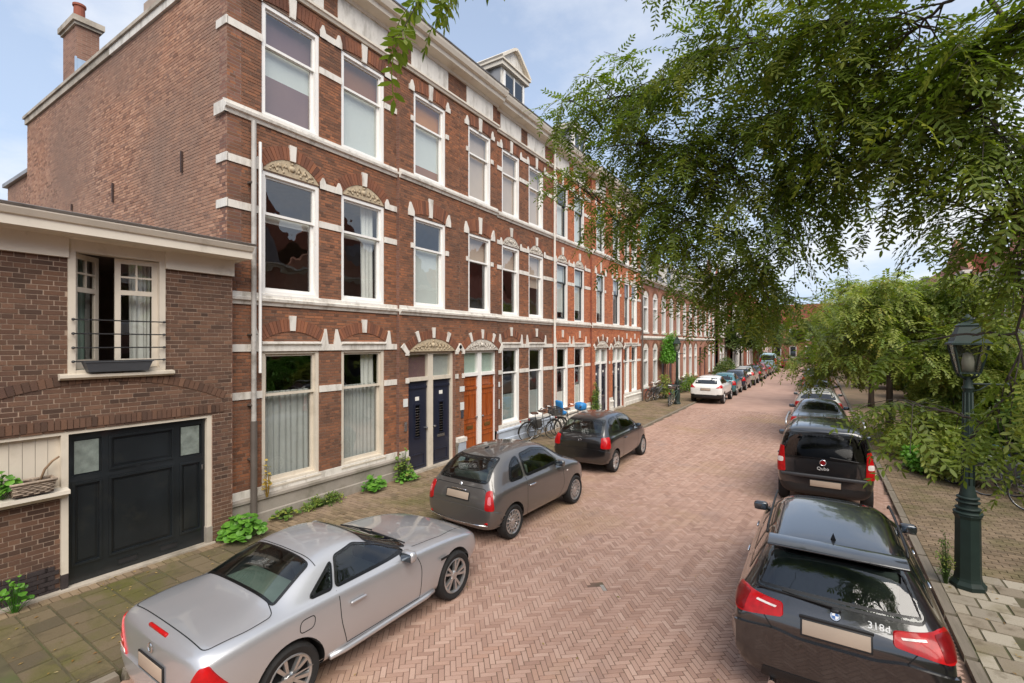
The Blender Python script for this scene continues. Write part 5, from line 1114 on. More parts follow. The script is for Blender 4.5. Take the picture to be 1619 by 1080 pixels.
def grow(poly, g):
    m = len(poly); out = []; area = sum(poly[i][0] * poly[(i + 1) % m][1] - poly[(i + 1) % m][0] * poly[i][1] for i in range(m)); s = 1 if area > 0 else -1
    for i in range(m):
        p0, p, p1 = Vector(poly[i - 1]), Vector(poly[i]), Vector(poly[(i + 1) % m]); a = (p - p0).normalized(); b = (p1 - p).normalized()
        n = Vector((a.y + b.y, -a.x - b.x)) * s
        n = n.normalized() if n.length > 1e-4 else Vector((0, 0)); k = max(.45, n.dot(Vector((a.y, -a.x)) * s)); out.append(tuple(p + n * (g / k)))
    return out
def patch(bvh, poly, mode, off, step=.05, holes=None):
    """the outline laid onto the body surface: returns an MB of the skin, OFF metres proud, with a short skirt back to the body"""
    u, v, d = basis(mode); poly = dense(poly, step); xs = [p[0] for p in poly]; ys = [p[1] for p in poly]
    pts = [Vector(p) for p in poly]; n = len(pts); x = min(xs) + step / 2
    while x < max(xs):
        y = min(ys) + step / 2
        while y < max(ys):
            if inpoly((x, y), poly) and min((Vector((x, y)) - q).length for q in pts[:n]) > step * .4: pts.append(Vector((x, y)))
            y += step
        x += step
    vo, eo, fo, *_ = delaunay_2d_cdt(pts, [], [list(range(n))], 1, 1e-5)
    mb = MB(); P3 = []; ok = []
    for q in vo:
        o = org(mode) + u * q.x + v * q.y - d * 6
        h, nn, idx, dist = bvh.ray_cast(o, d)
        if h is None: ok.append(False); P3.append((0, 0, 0)); continue
        if nn.dot(d) > 0: nn = -nn
        ok.append(True); P3.append(h + nn * off)
    fs = [f for f in fo if all(ok[i] for i in f)]
    used = sorted({i for f in fs for i in f}); mp = {i: k for k, i in enumerate(used)}
    vs = [P3[i] for i in used]; fs2 = [tuple(mp[i] for i in f) for f in fs]
    mb.add(vs, fs2)
    return mb
def orient_out(o, mode):
    d = basis(mode)[2]; me = o.data; s = 0
    for p in me.polygons: s += p.normal.dot(d) * p.area
    if s > 0: me.flip_normals()
def surf(bvh, poly, mode, off, name, m, parent, step=.05, thick=0):
    mb = patch(bvh, poly, mode, off, step)
    if not mb.f: return None
    if thick:                                     # a skirt from the outline back into the body
        cnt = {}
        for f in mb.f:
            for i in range(len(f)): k = tuple(sorted((f[i], f[(i + 1) % len(f)]))); cnt.setdefault(k, []).append((f[i], f[(i + 1) % len(f)]))
        d = basis(mode)[2]; mp = {}
        for k, e in cnt.items():
            if len(e) == 1:
                for i in e[0]:
                    if i not in mp: mp[i] = len(mb.v); mb.v.append(tuple(Vector(mb.v[i]) + d * thick))
                a, b = e[0]; mb.f.append((b, a, mp[a], mp[b])); mb.m.append(0); mb.t.append(0.)
    o = mb.build(name, m, parent, smooth=True, angle=40 if thick else None, fix=False); orient_out(o, mode); return o
def smooth_open(pts, r=.08):
    out = [pts[0]]
    for i in range(1, len(pts) - 1):
        p0, p, p1 = Vector(pts[i - 1]), Vector(pts[i]), Vector(pts[i + 1]); a = p0 - p; b = p1 - p; k = min(r, a.length * .45, b.length * .45); a = p + a.normalized() * k; b = p + b.normalized() * k
        out += [tuple(a * (1 - t) ** 2 + p * 2 * t * (1 - t) + b * t * t) for t in (0, .25, .5, .75, 1)]
    return out + [pts[-1]]
def seam(bvh, pts, mode, w=.008, off=.0012, closed=False):
    u, v, d = basis(mode); P = [Vector(p) for p in (pts if closed or len(pts) < 3 else smooth_open(pts))]; dp = []
    for i in range(len(P) - (0 if closed else 1)):
        p, q = P[i], P[(i + 1) % len(P)]; k = max(1, int((q - p).length / .04)); dp += [p.lerp(q, j / k) for j in range(k)]
    dp.append(P[0] if closed else P[-1]); mb = MB(); vs = []
    for i, p in enumerate(dp):
        t = (dp[min(i + 1, len(dp) - 1)] - dp[max(i - 1, 0)]).normalized(); nn2 = Vector((-t.y, t.x)) * w / 2; row = []
        for q in (p + nn2, p - nn2):
            h, nn, *_ = bvh.ray_cast(u * q.x + v * q.y - d * 6, d)
            if h is None: row = None; break
            if nn.dot(d) > 0: nn = -nn
            row.append(h + nn * off)
        vs.append(row)
    runs = [[]]
    for i in range(len(vs) - 1):
        if vs[i] and vs[i + 1] and (vs[i][0] - vs[i + 1][0]).length < .15: runs[-1].append(i)
        else: runs.append([])
    for i in max(runs, key=len): mb.add([vs[i][0], vs[i][1], vs[i + 1][1], vs[i + 1][0]], [(0, 1, 2, 3)])
    return mb
WHEELS = {}
def wheel_meshes(r, style):
    """tyre and rim, outward side +y"""
    key = (r, style)
    if key in WHEELS: return WHEELS[key]
    M = Matrix.Rotation(R(-90), 4, 'X')         # z -> +y
    w = .2; rr = r * .7
    t = MB(); t.lathe([(rr, -w / 2 + .02), (rr + .02, -w / 2 + .005), (r - .03, -w / 2), (r - .008, -w / 2 + .02), (r, -w / 2 + .05), (r, w / 2 - .05), (r - .008, w / 2 - .02), (r - .03, w / 2), (rr + .02, w / 2 - .005), (rr, w / 2 - .02)], 40, 0, M, True); to = t.build('tyre', 'rubber', smooth=True, angle=40)
    b = MB(); b.lathe([(.0, -.02), (rr - .02, -.02), (rr - .005, .05), (rr, w / 2 - .02)], 36, 0, M); bo = b.build('rim_barrel', 'alloy_dark', smooth=True, angle=40)
    s = MB(); y0 = w / 2 - .028; s.lathe([(rr + .006, y0 + .012), (rr - .004, y0 + .018), (rr - .022, y0 + .006), (rr - .024, y0 - .02)], 40, 0, M); s.lathe([(.0, y0 + .006), (.045, y0 + .004), (.062, y0 - .012), (.066, y0 - .04)], 20, 0, M)
    def spoke(a, w0, w1, r0=.05, r1=None, h0=0., h1=.008, tw=0):
        r1 = r1 or rr - .012; ca, sa = math.cos(a), math.sin(a); ca1, sa1 = math.cos(a + tw), math.sin(a + tw)
        P = lambda rad, lat, y, c_=ca, s_=sa: (rad * c_ - lat * s_, y, rad * s_ + lat * c_)
        vs = [P(r0, -w0, y0 - .035), P(r0, w0, y0 - .035), P(r0, w0 * .8, y0 + h0), P(r0, -w0 * .8, y0 + h0), P(r1, -w1, y0 - .03, ca1, sa1), P(r1, w1, y0 - .03, ca1, sa1), P(r1, w1 * .8, y0 + h1, ca1, sa1), P(r1, -w1 * .8, y0 + h1, ca1, sa1)]
        s.add(vs, [(3, 2, 6, 7), (0, 3, 7, 4), (1, 5, 6, 2), (0, 1, 2, 3), (4, 7, 6, 5), (0, 4, 5, 1)])
    if style == 'twin':
        for k in range(5):
            for dlt in (-.2, .2): spoke(2 * math.pi * k / 5 + dlt * .5, .016, .021, tw=dlt * .55)
    elif style == 'multi':
        for k in range(14): spoke(2 * math.pi * k / 14, .013, .015)
        s.lathe([(rr * .62, y0 + .01), (rr * .55, y0 + .01), (rr * .55, y0 - .02), (rr * .62, y0 - .02)], 28, 0, M, True)
    elif style == 'five':
        for k in range(5): spoke(2 * math.pi * k / 5, .035, .05)
    else:
        for k in range(7): spoke(2 * math.pi * k / 7, .028, .036)
    so = s.build('rim', 'alloy', smooth=True, angle=35)
    WHEELS[key] = (to.data, bo.data, so.data)
    for o in (to, bo, so): bpy.data.objects.remove(o)
    return WHEELS[key]
def put_wheel(parent, x, y, r, style, sg):
    td, bd, sd_ = wheel_meshes(r, style); t = link('wheel', td, parent); t.location = (x, y, r); t.rotation_euler = (0, rnd.uniform(0, 6), 0 if sg > 0 else math.pi)
    link('rim_barrel', bd, t); link('rim', sd_, t)
def rbox(name, m, parent, c, s, bev=.03, rot=None, seg=2):
    bm = bmesh.new(); bmesh.ops.create_cube(bm, size=1)
    for v in bm.verts: v.co = Vector((v.co.x * s[0], v.co.y * s[1], v.co.z * s[2]))
    bmesh.ops.bevel(bm, geom=bm.edges[:], offset=min(bev, min(s) * .45), segments=seg, profile=.5, affect='EDGES')
    if rot is not None: bmesh.ops.rotate(bm, verts=bm.verts, matrix=Matrix.Rotation(rot[1], 3, rot[0]))
    bmesh.ops.translate(bm, verts=bm.verts, vec=Vector(c)); me = bpy.data.meshes.new(name); bm.to_mesh(me); bm.free()
    me.materials.append(MATS[m]); me.shade_smooth(); me.set_sharp_from_angle(angle=R(50)); return link(name, me, parent)
def make_car(kind, name, label, cat, pm, loc, rz, opts, group='cars parked along the street'):
    """opts: glass = list of (name, poly, mode, both sides?), lamps = (name, poly, mode, material), seams, plate, near (real openings with seats)"""
    spec = CARS[kind]; CARW[0] = spec['W']; near = opts.get('near', False); em, bvh = eval_body(kind, 3 if near else 2)
    root = empty(name, label, cat, group, loc, rz)
    me = em.copy(); me.materials.clear(); me.materials.append(MATS[pm]); me.materials.append(MATS['plastic_black'])
    gl = []
    for nm, poly, mode, both in opts['glass']:
        gl.append((nm, poly, mode))
        if both: gl.append((nm, poly, 'sideR'))
    bm = bmesh.new(); bm.from_mesh(me)
    rw = spec['rw']
    for f in bm.faces:                          # arch linings and underside are dark plastic
        f.material_index = 0; c = f.calc_center_median()
        for xc in (spec['ro'], spec['ro'] + spec['wb']):
            if (c.x - xc) ** 2 + (c.z - rw) ** 2 < (rw + .046) ** 2 * 1.002 and abs(c.y) > .4: f.material_index = 1
        if c.z < .24: f.material_index = 1
        if opts.get('cladding') and c.z < opts['cladding'] : f.material_index = 1
    if near:
        kill = set()
        for nm, poly, mode in gl:
            u, v, d = basis(mode); pp = grow(rounded(poly, opts.get('gr', .05)), -.012); strad = []
            for f in bm.faces:
                if f.normal.dot(d) < -.12:
                    fl = [inpoly((q.co.dot(u), q.co.dot(v)), pp) for q in f.verts]
                    if any(fl) and not all(fl): strad.append(f)
            ed = list({e for f in strad for e in f.edges}); bmesh.ops.subdivide_edges(bm, edges=ed, cuts=3, use_grid_fill=True)
            bm.normal_update()
            for f in bm.faces:
                if f.normal.dot(d) < -.12:
                    c = f.calc_center_median()
                    if inpoly((c.dot(u), c.dot(v)), pp): kill.add(f)
        bmesh.ops.delete(bm, geom=list(kill), context='FACES')
    bm.to_mesh(me); bm.free(); me.shade_smooth(); me.set_sharp_from_angle(angle=R(42)); body = link('body', me, root)
    gm = opts.get('gm', 'car_glass') if near else 'car_glass_solid'
    for nm, poly, mode in gl:
        st = .06 if near else .12
        po = rounded(poly, opts.get('gr', .05)); m_ = gm
        if near and nm in opts.get('tinted', ()): m_ = 'car_glass_dark'
        # black seal ring round the pane, then the pane
        outer = dense(grow(po, opts.get('seal', .022)), st); g = surf(bvh, po, mode, .006, nm, m_, root, st)
        if near:
            ring = MB(); inner = dense(grow(po, -.03), st); s1 = seam_ring(bvh, grow(po, opts.get('seal', .022)), grow(po, -opts.get('frit', .03)), mode, .0035)
            if s1.f and g: o = s1.build('window_seal', 'seal_black', g, smooth=True, fix=False); orient_out(o, mode)
    for it in opts.get('lamps', []):
        nm, poly, mode, m_ = it[:4]; surf(bvh, rounded(poly, it[4] if len(it) > 4 else .03), mode, it[5] if len(it) > 5 else .008, nm, m_, root, .035 if near else .08, .02)
    if near:
        for pts, mode, closed in opts.get('seams', []):
            for md_ in ((mode, 'sideR') if mode == 'side' else (mode,)):
                s_ = seam(bvh, pts, md_, .009, .0015, closed)
                if s_.f: o = s_.build('panel_gap', 'seam_dark', body, smooth=True, fix=False); orient_out(o, md_)
    W2 = spec['W'] / 2
    for xc in (spec['ro'], spec['ro'] + spec['wb']):
        for sg in (-1, 1): put_wheel(root, xc, sg * (W2 - .115), spec['rw'], opts.get('rim', 'five'), sg)
    for sg in (-1, 1):                          # mirrors
        mx, mz = opts['mirror']; h, nn, *_ = bvh.ray_cast(Vector((mx, sg * 3, mz)), Vector((0, -sg, 0))); yb = h.y if h else sg * W2
        mr = rbox('door_mirror', opts.get('mirror_m', pm), root, (mx, yb + sg * .13, mz + .03), (.11, .2, .13), .045)
        rbox('mirror_glass', 'mirror_dark', mr, (mx - .056, yb + sg * .135, mz + .032), (.006, .16, .095), .003); rbox('mirror_arm', 'plastic_black', mr, (mx + .01, yb + sg * .02, mz - .005), (.05, .12, .035), .012)
    for hx, hz in opts.get('handles', []):
        for sg in (-1, 1):
            h, nn, *_ = bvh.ray_cast(Vector((hx, sg * 3, hz)), Vector((0, -sg, 0)))
            if h: rbox('door_handle', opts.get('handle_m', pm), root, (hx, h.y + sg * .02, hz), (.2, .028, .03), .012)
    if opts.get('plate'):
        py, pz, pw, ph = opts['plate']; h, nn, *_ = hit(bvh, (-3, py, pz), (1, 0, 0))
        if h:
            tl = math.atan2(nn.z, -nn.x); o = rbox('number_plate', 'plate_blank', root, (0, 0, 0), (.012, pw, ph), .003); o.location = (h.x - .012, py, pz); o.rotation_euler = (0, tl * .8, 0)
            o2 = rbox('plate_holder', 'plastic_black', o, (.004, 0, 0), (.012, pw + .03, ph + .03), .004)
    if near:                                    # seats, dash, steering wheel
        rw0, rw1, zf = opts['seats'][0], opts['seats'][1], opts['seats'][2]; sm = opts.get('seatm', 'seat_dark')
        for sg in (-1, 1):
            s_ = rbox('front_seat', sm, root, (rw1 + .2, sg * .36, zf + .1), (.5, .48, .16), .05); rbox('backrest', sm, s_, (rw1 - .1, sg * .36, zf + .42), (.13, .48, .62), .05, ('Y', R(-14))); rbox('headrest', sm, s_, (rw1 - .2, sg * .36, zf + .78), (.09, .26, .17), .04)
        if rw0 is not None:
            s_ = rbox('rear_seat', sm, root, (rw0 + .18, 0, zf + .1), (.45, 1.2, .16), .05); rbox('backrest', sm, s_, (rw0 - .08, 0, zf + .38), (.12, 1.2, .55), .05, ('Y', R(-14)))
            for sg in (-1, 1): rbox('headrest', sm, s_, (rw0 - .16, sg * .36, zf + .7), (.08, .24, .14), .03)
        xd = opts['seats'][3]; rbox('dashboard', 'seat_dark', root, (xd, 0, zf + .36), (.4, 1.35, .26), .08)
        sw = MB(); sw.lathe([(.175, -.012), (.19, 0), (.175, .012), (.16, 0)], 24, 0, Matrix.Translation((xd - .3, .36, zf + .46)) @ Matrix.Rotation(R(68), 4, 'Y'), True); sw.build('steering_wheel', 'seat_dark', root, smooth=True)
        rbox('interior_mirror', 'plastic_black', root, (opts['seats'][4], 0, opts['seats'][5]), (.03, .22, .06), .015)
    return root, bvh
def seam_ring(bvh, outer, inner, mode, off):
    """a band between two outlines with the same number of corners"""
    u, v, d = basis(mode); mb = MB(); n = len(outer); rows = []
    for i in range(n):
        p, q, p1, q1 = Vector(outer[i]), Vector(inner[i]), Vector(outer[(i + 1) % n]), Vector(inner[(i + 1) % n]); k = max(1, int((p1 - p).length / .06))
        rows += [(p.lerp(p1, j / k), q.lerp(q1, j / k)) for j in range(k)]
    V = []
    for p, q in rows:
        r_ = []
        for t in (p, q):
            h, nn, *_ = bvh.ray_cast(u * t.x + v * t.y - d * 6, d)
            if h is None: r_ = None; break
            if nn.dot(d) > 0: nn = -nn
            r_.append(h + nn * (off + (.004 if t is q else 0)))
        V.append(r_)
    m = len(V)
    for i in range(m):
        a, b = V[i], V[(i + 1) % m]
        if a and b and (a[0] - b[0]).length < .2: mb.add([a[0], a[1], b[1], b[0]], [(0, 1, 2, 3)])
    return mb
def hit(bvh, o, d):
    h, n, i, t = bvh.ray_cast(Vector(o), Vector(d))
    if n is not None and n.dot(Vector(d)) > 0: n = -n
    return h, n, i, t
def sym(poly): return [(x, y) for x, y in poly] + [(-x, y) for x, y in poly[::-1]]
def symx(poly): return [(x, y) for x, y in poly] + [(x, -y) for x, y in poly[::-1]]
HY = R(90)                                      # cars face away down the street
# ---- silver two seater
opt = dict(near=True, rim='twin', mirror=(2.28, .9), handles=[(1.56, .74)], seats=(None, 1.55, .2, 2.15, 1.95, 1.12), seatm='seat_dark', gm='car_glass', plate=(0, .60, .46, .12),
  glass=[('rear_window', symx([(.75, .61), (1.20, .50)]), 'top', False), ('windscreen', symx([(1.92, .50), (2.46, .62)]), 'top', False), ('side_window', [(1.36, .925), (1.47, 1.155), (1.75, 1.185), (2.02, 1.10), (2.38, .925)], 'side', True), ('quarter_window', [(1.06, .93), (1.31, .925), (1.41, 1.13)], 'side', True)],
  gr=.04, seal=.012, frit=.014, lamps=[('tail_lamp', [(-.16, .46), (.26, .46), (.2, .58), (.07, .80), (.0, .81), (-.13, .60)], (38, -1), 'lamp_red', .02, .012), ('tail_lamp', [(-.16, .46), (.26, .46), (.2, .58), (.07, .80), (.0, .81), (-.13, .60)], (38, 1), 'lamp_red', .02, .012)],
  seams=[([(1.42, .36), (1.35, .6), (1.34, .9)], 'side', False), ([(2.44, .9), (2.54, .7), (2.5, .34)], 'side', False), ([(1.42, .35), (2.5, .33)], 'side', False), (rounded(symx([(.12, .67), (.45, .715), (.70, .70), (.755, .5)]), .06), 'top', True), (rounded([(.88, .70), (1.04, .70), (1.06, .81), (.9, .81)], .05), 'side', True), (symx([(2.54, .66), (3.1, .66), (3.75, .5)]), 'top', False), (symx([(1.25, .55), (1.23, .2)]), 'top', False)])
opt['lamps'] += [('reversing_lamp', [(-.09, .52), (.22, .52), (.2, .555), (-.1, .555)], (38, s_), 'lamp_clear', .012, .016) for s_ in (-1, 1)] + [('lamp_band', [(-.1, .60), (.165, .60), (.15, .63), (-.1, .63)], (38, s_), 'lamp_pink', .012, .016) for s_ in (-1, 1)]
slk, bv = make_car('coupe', 'parked_coupe', 'silver two door coupe parked nearest the garage', 'car', 'paint_silver', (-4.97, 1.86, 0), HY, opt)
def on_tail(bv, nm, poly, m, parent, mode='rear', off=.008, r=.02, thick=0): return surf(bv, rounded(poly, r), mode, off, nm, m, parent, .04, thick)
on_tail(bv, 'rear_bumper', sym([(-.83, .28), (-.83, .50), (-.4, .52)]), 'paint_silver', slk, 'rear', .02, .05, .04)
rbox('brake_lamp', 'lamp_red', slk, (.055, 0, .895), (.03, .34, .035), .01)
# ring and three pointed star on the boot lid, as on the car
mb = MB(); Mx = Matrix.Translation((.0, 0, .74)) @ Matrix.Rotation(R(-90), 4, 'Y'); h, n_, *_ = hit(bv, (-3, 0, .77), (1, 0, 0)); Mx = Matrix.Translation((h.x - .012, 0, .77)) @ Matrix.Rotation(math.atan2(n_.z, -n_.x), 4, 'Y') @ Matrix.Rotation(R(-90), 4, 'Y')
mb.lathe([(.037, -.004), (.044, 0), (.037, .004), (.033, 0)], 20, 0, Mx, True)
for k in range(3):
    a = math.pi * 2 * k / 3; c_, s_ = math.cos(a), math.sin(a)
    mb.add([Mx @ Vector(p) for p in ((c_ * .036, s_ * .036, 0), (-s_ * .008, c_ * .008, .005), (s_ * .008, -c_ * .008, .005), (0, 0, .006))], [(0, 1, 3), (0, 3, 2)])
mb.build('boot_emblem', 'chrome', slk, smooth=False)
mat('lightener_grey', s2l((150, 156, 150)), .8, var=.1, scale=6)
rbox('cabin_lightener', 'lightener_grey', slk, (1.0, 0, .86), (.5, 1.15, .03), .01)  # pale panel added under the rear window to lighten the dark glass
for sg in (-1, 1):
    rbox('wing_vent', 'seam_dark', slk, (2.95, sg * .862, .66), (.16, .012, .03), .005)
    mb = MB(); q0 = hit(bv, (2.50, sg * .3 - .28, 3), (0, 0, -1))[0]; q1 = hit(bv, (2.42, sg * .3 + .25, 3), (0, 0, -1))[0]; mb.tube([q0 + Vector((0, 0, .02)), q1 + Vector((0, 0, .018))], .009, 5); mb.build('wiper', 'plastic_black', slk)
mb = MB()
for sg in (-1, 1):
    mb = MB(); mb.tube([(1.22, sg * .825, .3), (1.4, sg * .838, .29), (2.6, sg * .838, .29), (2.76, sg * .825, .3)], .03, 8); mb.build('side_sill', 'paint_silver', slk, smooth=True)
# ---- graphite city car
opt = dict(near=True, rim='multi', mirror=(2.18, 1.0), handles=[(1.2, .83)], handle_m='chrome', seats=(.75, 1.45, .42, 2.35, 2.0, 1.32), seatm='seat_grey', plate=(0, .80, .5, .12), gr=.07, seal=.02,
  glass=[('rear_window', sym([(-.56, 1.04), (-.47, 1.37)]), 'rear', False), ('windscreen', symx([(2.06, .48), (2.7, .6)]), 'top', False), ('side_window', [(1.1, 1.0), (1.12, 1.36), (1.6, 1.39), (2.0, 1.32), (2.32, 1.02)], 'side', True), ('quarter_window', [(.60, 1.0), (.72, 1.22), (.86, 1.31), (1.02, 1.35), (1.0, 1.0)], 'side', True)],
  lamps=[('tail_lamp', [(.0, .62), (.17, .62), (.15, .92), (.04, .94)], (30, -1), 'lamp_red', .05, .014), ('tail_lamp', [(.0, .62), (.17, .62), (.15, .92), (.04, .94)], (30, 1), 'lamp_red', .05, .014)],
  seams=[([(1.06, .98), (1.04, .6), (1.1, .28), (2.2, .28), (2.42, .55), (2.36, .98)], 'side', False), (sym([(-.62, .62), (-.58, .95)]), 'rear', False), (sym([(-.7, .6), (-.2, .585)]), 'rear', False)])
opt['lamps'] += [('reversing_lamp', [(.055, .72), (.12, .72), (.11, .84), (.07, .85)], (30, s_), 'lamp_pink', .03, .019) for s_ in (-1, 1)]
f5, bv = make_car('city', 'parked_hatchback', 'dark grey rounded city car parked by the blue doors', 'car', 'paint_graphite', (-5.37, 6.6, 0), R(87), opt)
mb = MB(); h, n_, *_ = hit(bv, (-3, 0, .3), (1, 0, 0)); mb.tube([(.035, -.66, .36), (-.016, -.4, .35), (-.03, 0, .345), (-.016, .4, .35), (.035, .66, .36)], .012, 6); mb.build('bumper_trim', 'chrome', f5, smooth=True)
h, n_, *_ = hit(bv, (-3, 0, .89), (1, 0, 0)); rbox('plate_trim', 'chrome', f5, (h.x - .012, 0, .885), (.025, .34, .03), .01)
h, n_, *_ = hit(bv, (-3, 0, .975), (1, 0, 0)); mb = MB(); mb.lathe([(.0, .012), (.035, .01), (.042, 0)], 18, 0, Matrix.Translation((h.x - .002, 0, .96)) @ Matrix.Rotation(R(-80), 4, 'Y')); mb.build('boot_emblem', 'chrome', f5, smooth=True)
on_tail(bv, 'rear_bumper', sym([(-.79, .30), (-.79, .60), (-.4, .64)]), 'paint_graphite', f5, 'rear', .016, .06, .03)
rbox('reflector', 'lamp_red', f5, (.035, -.58, .4), (.03, .16, .04), .01); rbox('reflector', 'lamp_red', f5, (.035, .58, .4), (.03, .16, .04), .01)
rbox('roof_aerial', 'plastic_black', f5, (.85, 0, 1.475), (.12, .03, .03), .01); 
h, n_, *_ = hit(bv, (2.62, -3, .78), (0, 1, 0)); rbox('side_repeater', 'lamp_clear', f5, (2.55, h.y - .004, .8), (.05, .012, .025), .006)
# ---- black small hatchback
opt = dict(near=True, rim='seven', mirror=(2.25, 1.0), handles=[(1.3, .82)], handle_m='paint_black', seats=(.8, 1.5, .42, 2.35, 2.0, 1.34), seatm='seat_grey', plate=(0, .56, .5, .11), gr=.06, seal=.02,
  glass=[('rear_window', sym([(-.60, 1.04), (-.52, 1.36)]), 'rear', False), ('windscreen', symx([(2.06, .5), (2.76, .62)]), 'top', False), ('side_window', [(1.2, 1.02), (1.22, 1.39), (1.7, 1.4), (2.05, 1.31), (2.4, 1.03)], 'side', True), ('quarter_window', [(.5, 1.06), (.56, 1.3), (.74, 1.37), (1.12, 1.39), (1.1, 1.02)], 'side', True)],
  lamps=[('tail_lamp', [(-.07, .70), (.2, .70), (.18, .96), (-.04, .98)], (30, -1), 'lamp_red', .04, .014), ('tail_lamp', [(-.07, .70), (.2, .70), (.18, .96), (-.04, .98)], (30, 1), 'lamp_red', .04, .014)],
  seams=[([(1.15, .98), (1.12, .6), (1.2, .28), (2.25, .28), (2.45, .55), (2.42, .98)], 'side', False), (sym([(-.66, .64), (-.64, .98)]), 'rear', False), (sym([(-.7, .63), (-.2, .62)]), 'rear', False)])
ya, bv = make_car('hatch', 'parked_hatchback', 'small black hatchback with its nose towards the wide empty pavement', 'car', 'paint_black', (-5.4, 11.8, 0), R(90), opt)
h, n_, *_ = hit(bv, (-3, 0, .88), (1, 0, 0)); mb = MB(); mb.lathe([(.03, -.003), (.038, 0), (.03, .003)], 16, 0, Matrix.Translation((h.x - .006, 0, .88)) @ Matrix.Rotation(R(-85), 4, 'Y') @ Matrix.Diagonal((.75, 1.2, 1, 1)), True); mb.build('boot_emblem', 'chrome', ya, smooth=True)
on_tail(bv, 'rear_bumper', sym([(-.80, .32), (-.80, .62), (-.5, .66)]), 'paint_black', ya, 'rear', .02, .06, .03)
rbox('boot_handle', 'plastic_black', ya, (.028, 0, .74), (.03, .4, .03), .01)
# ---- black estate, near right
opt = dict(near=True, rim='five', mirror=(3.02, .97), handles=[(1.62, .86), (2.62, .85)], handle_m='chrome', seats=(1.35, 2.15, .42, 3.0, 2.7, 1.3), seatm='seat_grey', plate=(0, .85, .53, .12), gr=.06, seal=.02, tinted=(),
  glass=[('rear_window', sym([(-.68, 1.05), (-.55, 1.355)]), 'rear', False), ('windscreen', symx([(2.5, .52), (3.3, .66)]), 'top', False), ('side_window', [(2.2, 1.0), (2.22, 1.33), (2.5, 1.31), (2.78, 1.2), (3.06, 1.02)], 'side', True), ('side_window', [(1.2, 1.02), (1.25, 1.345), (2.1, 1.345), (2.08, 1.0)], 'side', True), ('quarter_window', [(.56, 1.06), (.72, 1.28), (.9, 1.33), (1.14, 1.34), (1.1, 1.02)], 'side', True)],
  lamps=[('tail_lamp', [(.41, .875), (.06, .83), (-.10, .84), (-.13, .97), (.0, 1.005), (.37, .97)], (28, -1), 'lamp_red', .03, .012), ('tail_lamp', [(.41, .875), (.06, .83), (-.10, .84), (-.13, .97), (.0, 1.005), (.37, .97)], (28, 1), 'lamp_red', .03, .012)],
  seams=[([(1.14, 1.0), (1.2, .62), (1.32, .34), (2.1, .3), (2.12, .98)], 'side', False), ([(2.12, .3), (3.05, .3), (3.2, .7), (3.12, .96)], 'side', False), (sym([(-.70, 1.0), (-.44, .66), (-.40, .60)]), 'rear', False), (symx([(.62, .5), (.6, .3)]), 'top', False)])
opt['lamps'] += [('lamp_band', [(.34, .94), (.17, .957), (.167, .945), (.335, .928)], (28, s_), 'lamp_clear', .006, .016) for s_ in (-1, 1)] + [('lamp_outer', [(.1, .845), (-.09, .855), (-.115, .957), (.0, .99), (.09, .985)], (28, s_), 'lamp_red_dark', .02, .016) for s_ in (-1, 1)]
bm3, bv = make_car('estate', 'parked_estate_car', 'black estate car with roof rails at lower right, nearest the lamp post', 'car', 'paint_black', (.12, 5.15, 0), R(90), opt); bm3.scale = (1, .96, 1)
for sg in (-1, 1):
    mb = MB(); pts = [(x, sg * .625, z) for x, z in ((.8, 1.385), (.9, 1.43), (1.4, 1.455), (1.9, 1.46), (2.35, 1.44), (2.45, 1.39))]; mb.tube(pts, .014, 6); mb.build('roof_rail', 'plastic_black', bm3, smooth=True)
    mb = MB(); mb.tube([(.06, sg * .36 - .16 if sg < 0 else .52, .24), (-.015, sg * .36 - .16 if sg < 0 else .52, .24)], .035, 12)
    if sg > 0: mb.build('exhaust_pipe', 'chrome', bm3, smooth=True, angle=40)
rbox('spoiler', 'paint_black', bm3, (.54, 0, 1.412), (.24, 1.2, .026), .012, ('Y', R(-7)))
mb = MB(); mb.add([(.98, 0, 1.425), (.82, -.025, 1.425), (.82, .025, 1.425), (.80, 0, 1.50)], [(0, 1, 3), (0, 3, 2), (1, 2, 3)]); mb.build('shark_fin_aerial', 'paint_black', bm3)
h0 = hit(bv, (-3, 0, 1.02), (1, 0, 0))[0]; h1 = hit(bv, (-3, .34, 1.08), (1, 0, 0))[0]
mb = MB(); mb.tube([h0 + Vector((-.02, -.05, 0)), h1 + Vector((-.02, .1, -.02))], .011, 6); mb.tube([h1 + Vector((-.015, .35, -.03)), h0 + Vector((-.025, .02, .02))], .007, 5); mb.build('rear_wiper', 'plastic_black', bm3)
rbox('wiper_hub', 'plastic_black', bm3, h0 + Vector((-.015, 0, -.02)), (.05, .08, .06), .02)
h, n_, *_ = hit(bv, (-3, 0, .975), (1, 0, 0)); Mx = Matrix.Translation((h.x - .004, 0, .975)) @ Matrix.Rotation(math.atan2(n_.z, -n_.x), 4, 'Y') @ Matrix.Rotation(R(-90), 4, 'Y')
mb = MB(); mb.lathe([(.0, .008), (.04, .008), (.043, 0)], 24, 0, Mx); be = mb.build('boot_emblem', 'chrome', bm3, smooth=True, angle=30)
mat('badge_silver', s2l((206, 206, 204)), .4, metal=.2, var=0); mat('emblem_blue', s2l((60, 100, 160)), .3, var=0); mat('emblem_white', s2l((225, 225, 225)), .3, var=0)
for q in range(4):
    mb = MB(); a0 = math.pi / 2 * q; pts = [(0, 0, .0095)] + [(.028 * math.cos(a0 + math.pi / 2 * k / 5), .028 * math.sin(a0 + math.pi / 2 * k / 5), .0095) for k in range(6)]
    mb.add([Mx @ Vector(p) for p in pts], [tuple(range(7))]); mb.build('emblem_quarter', 'emblem_blue' if q % 2 else 'emblem_white', be)
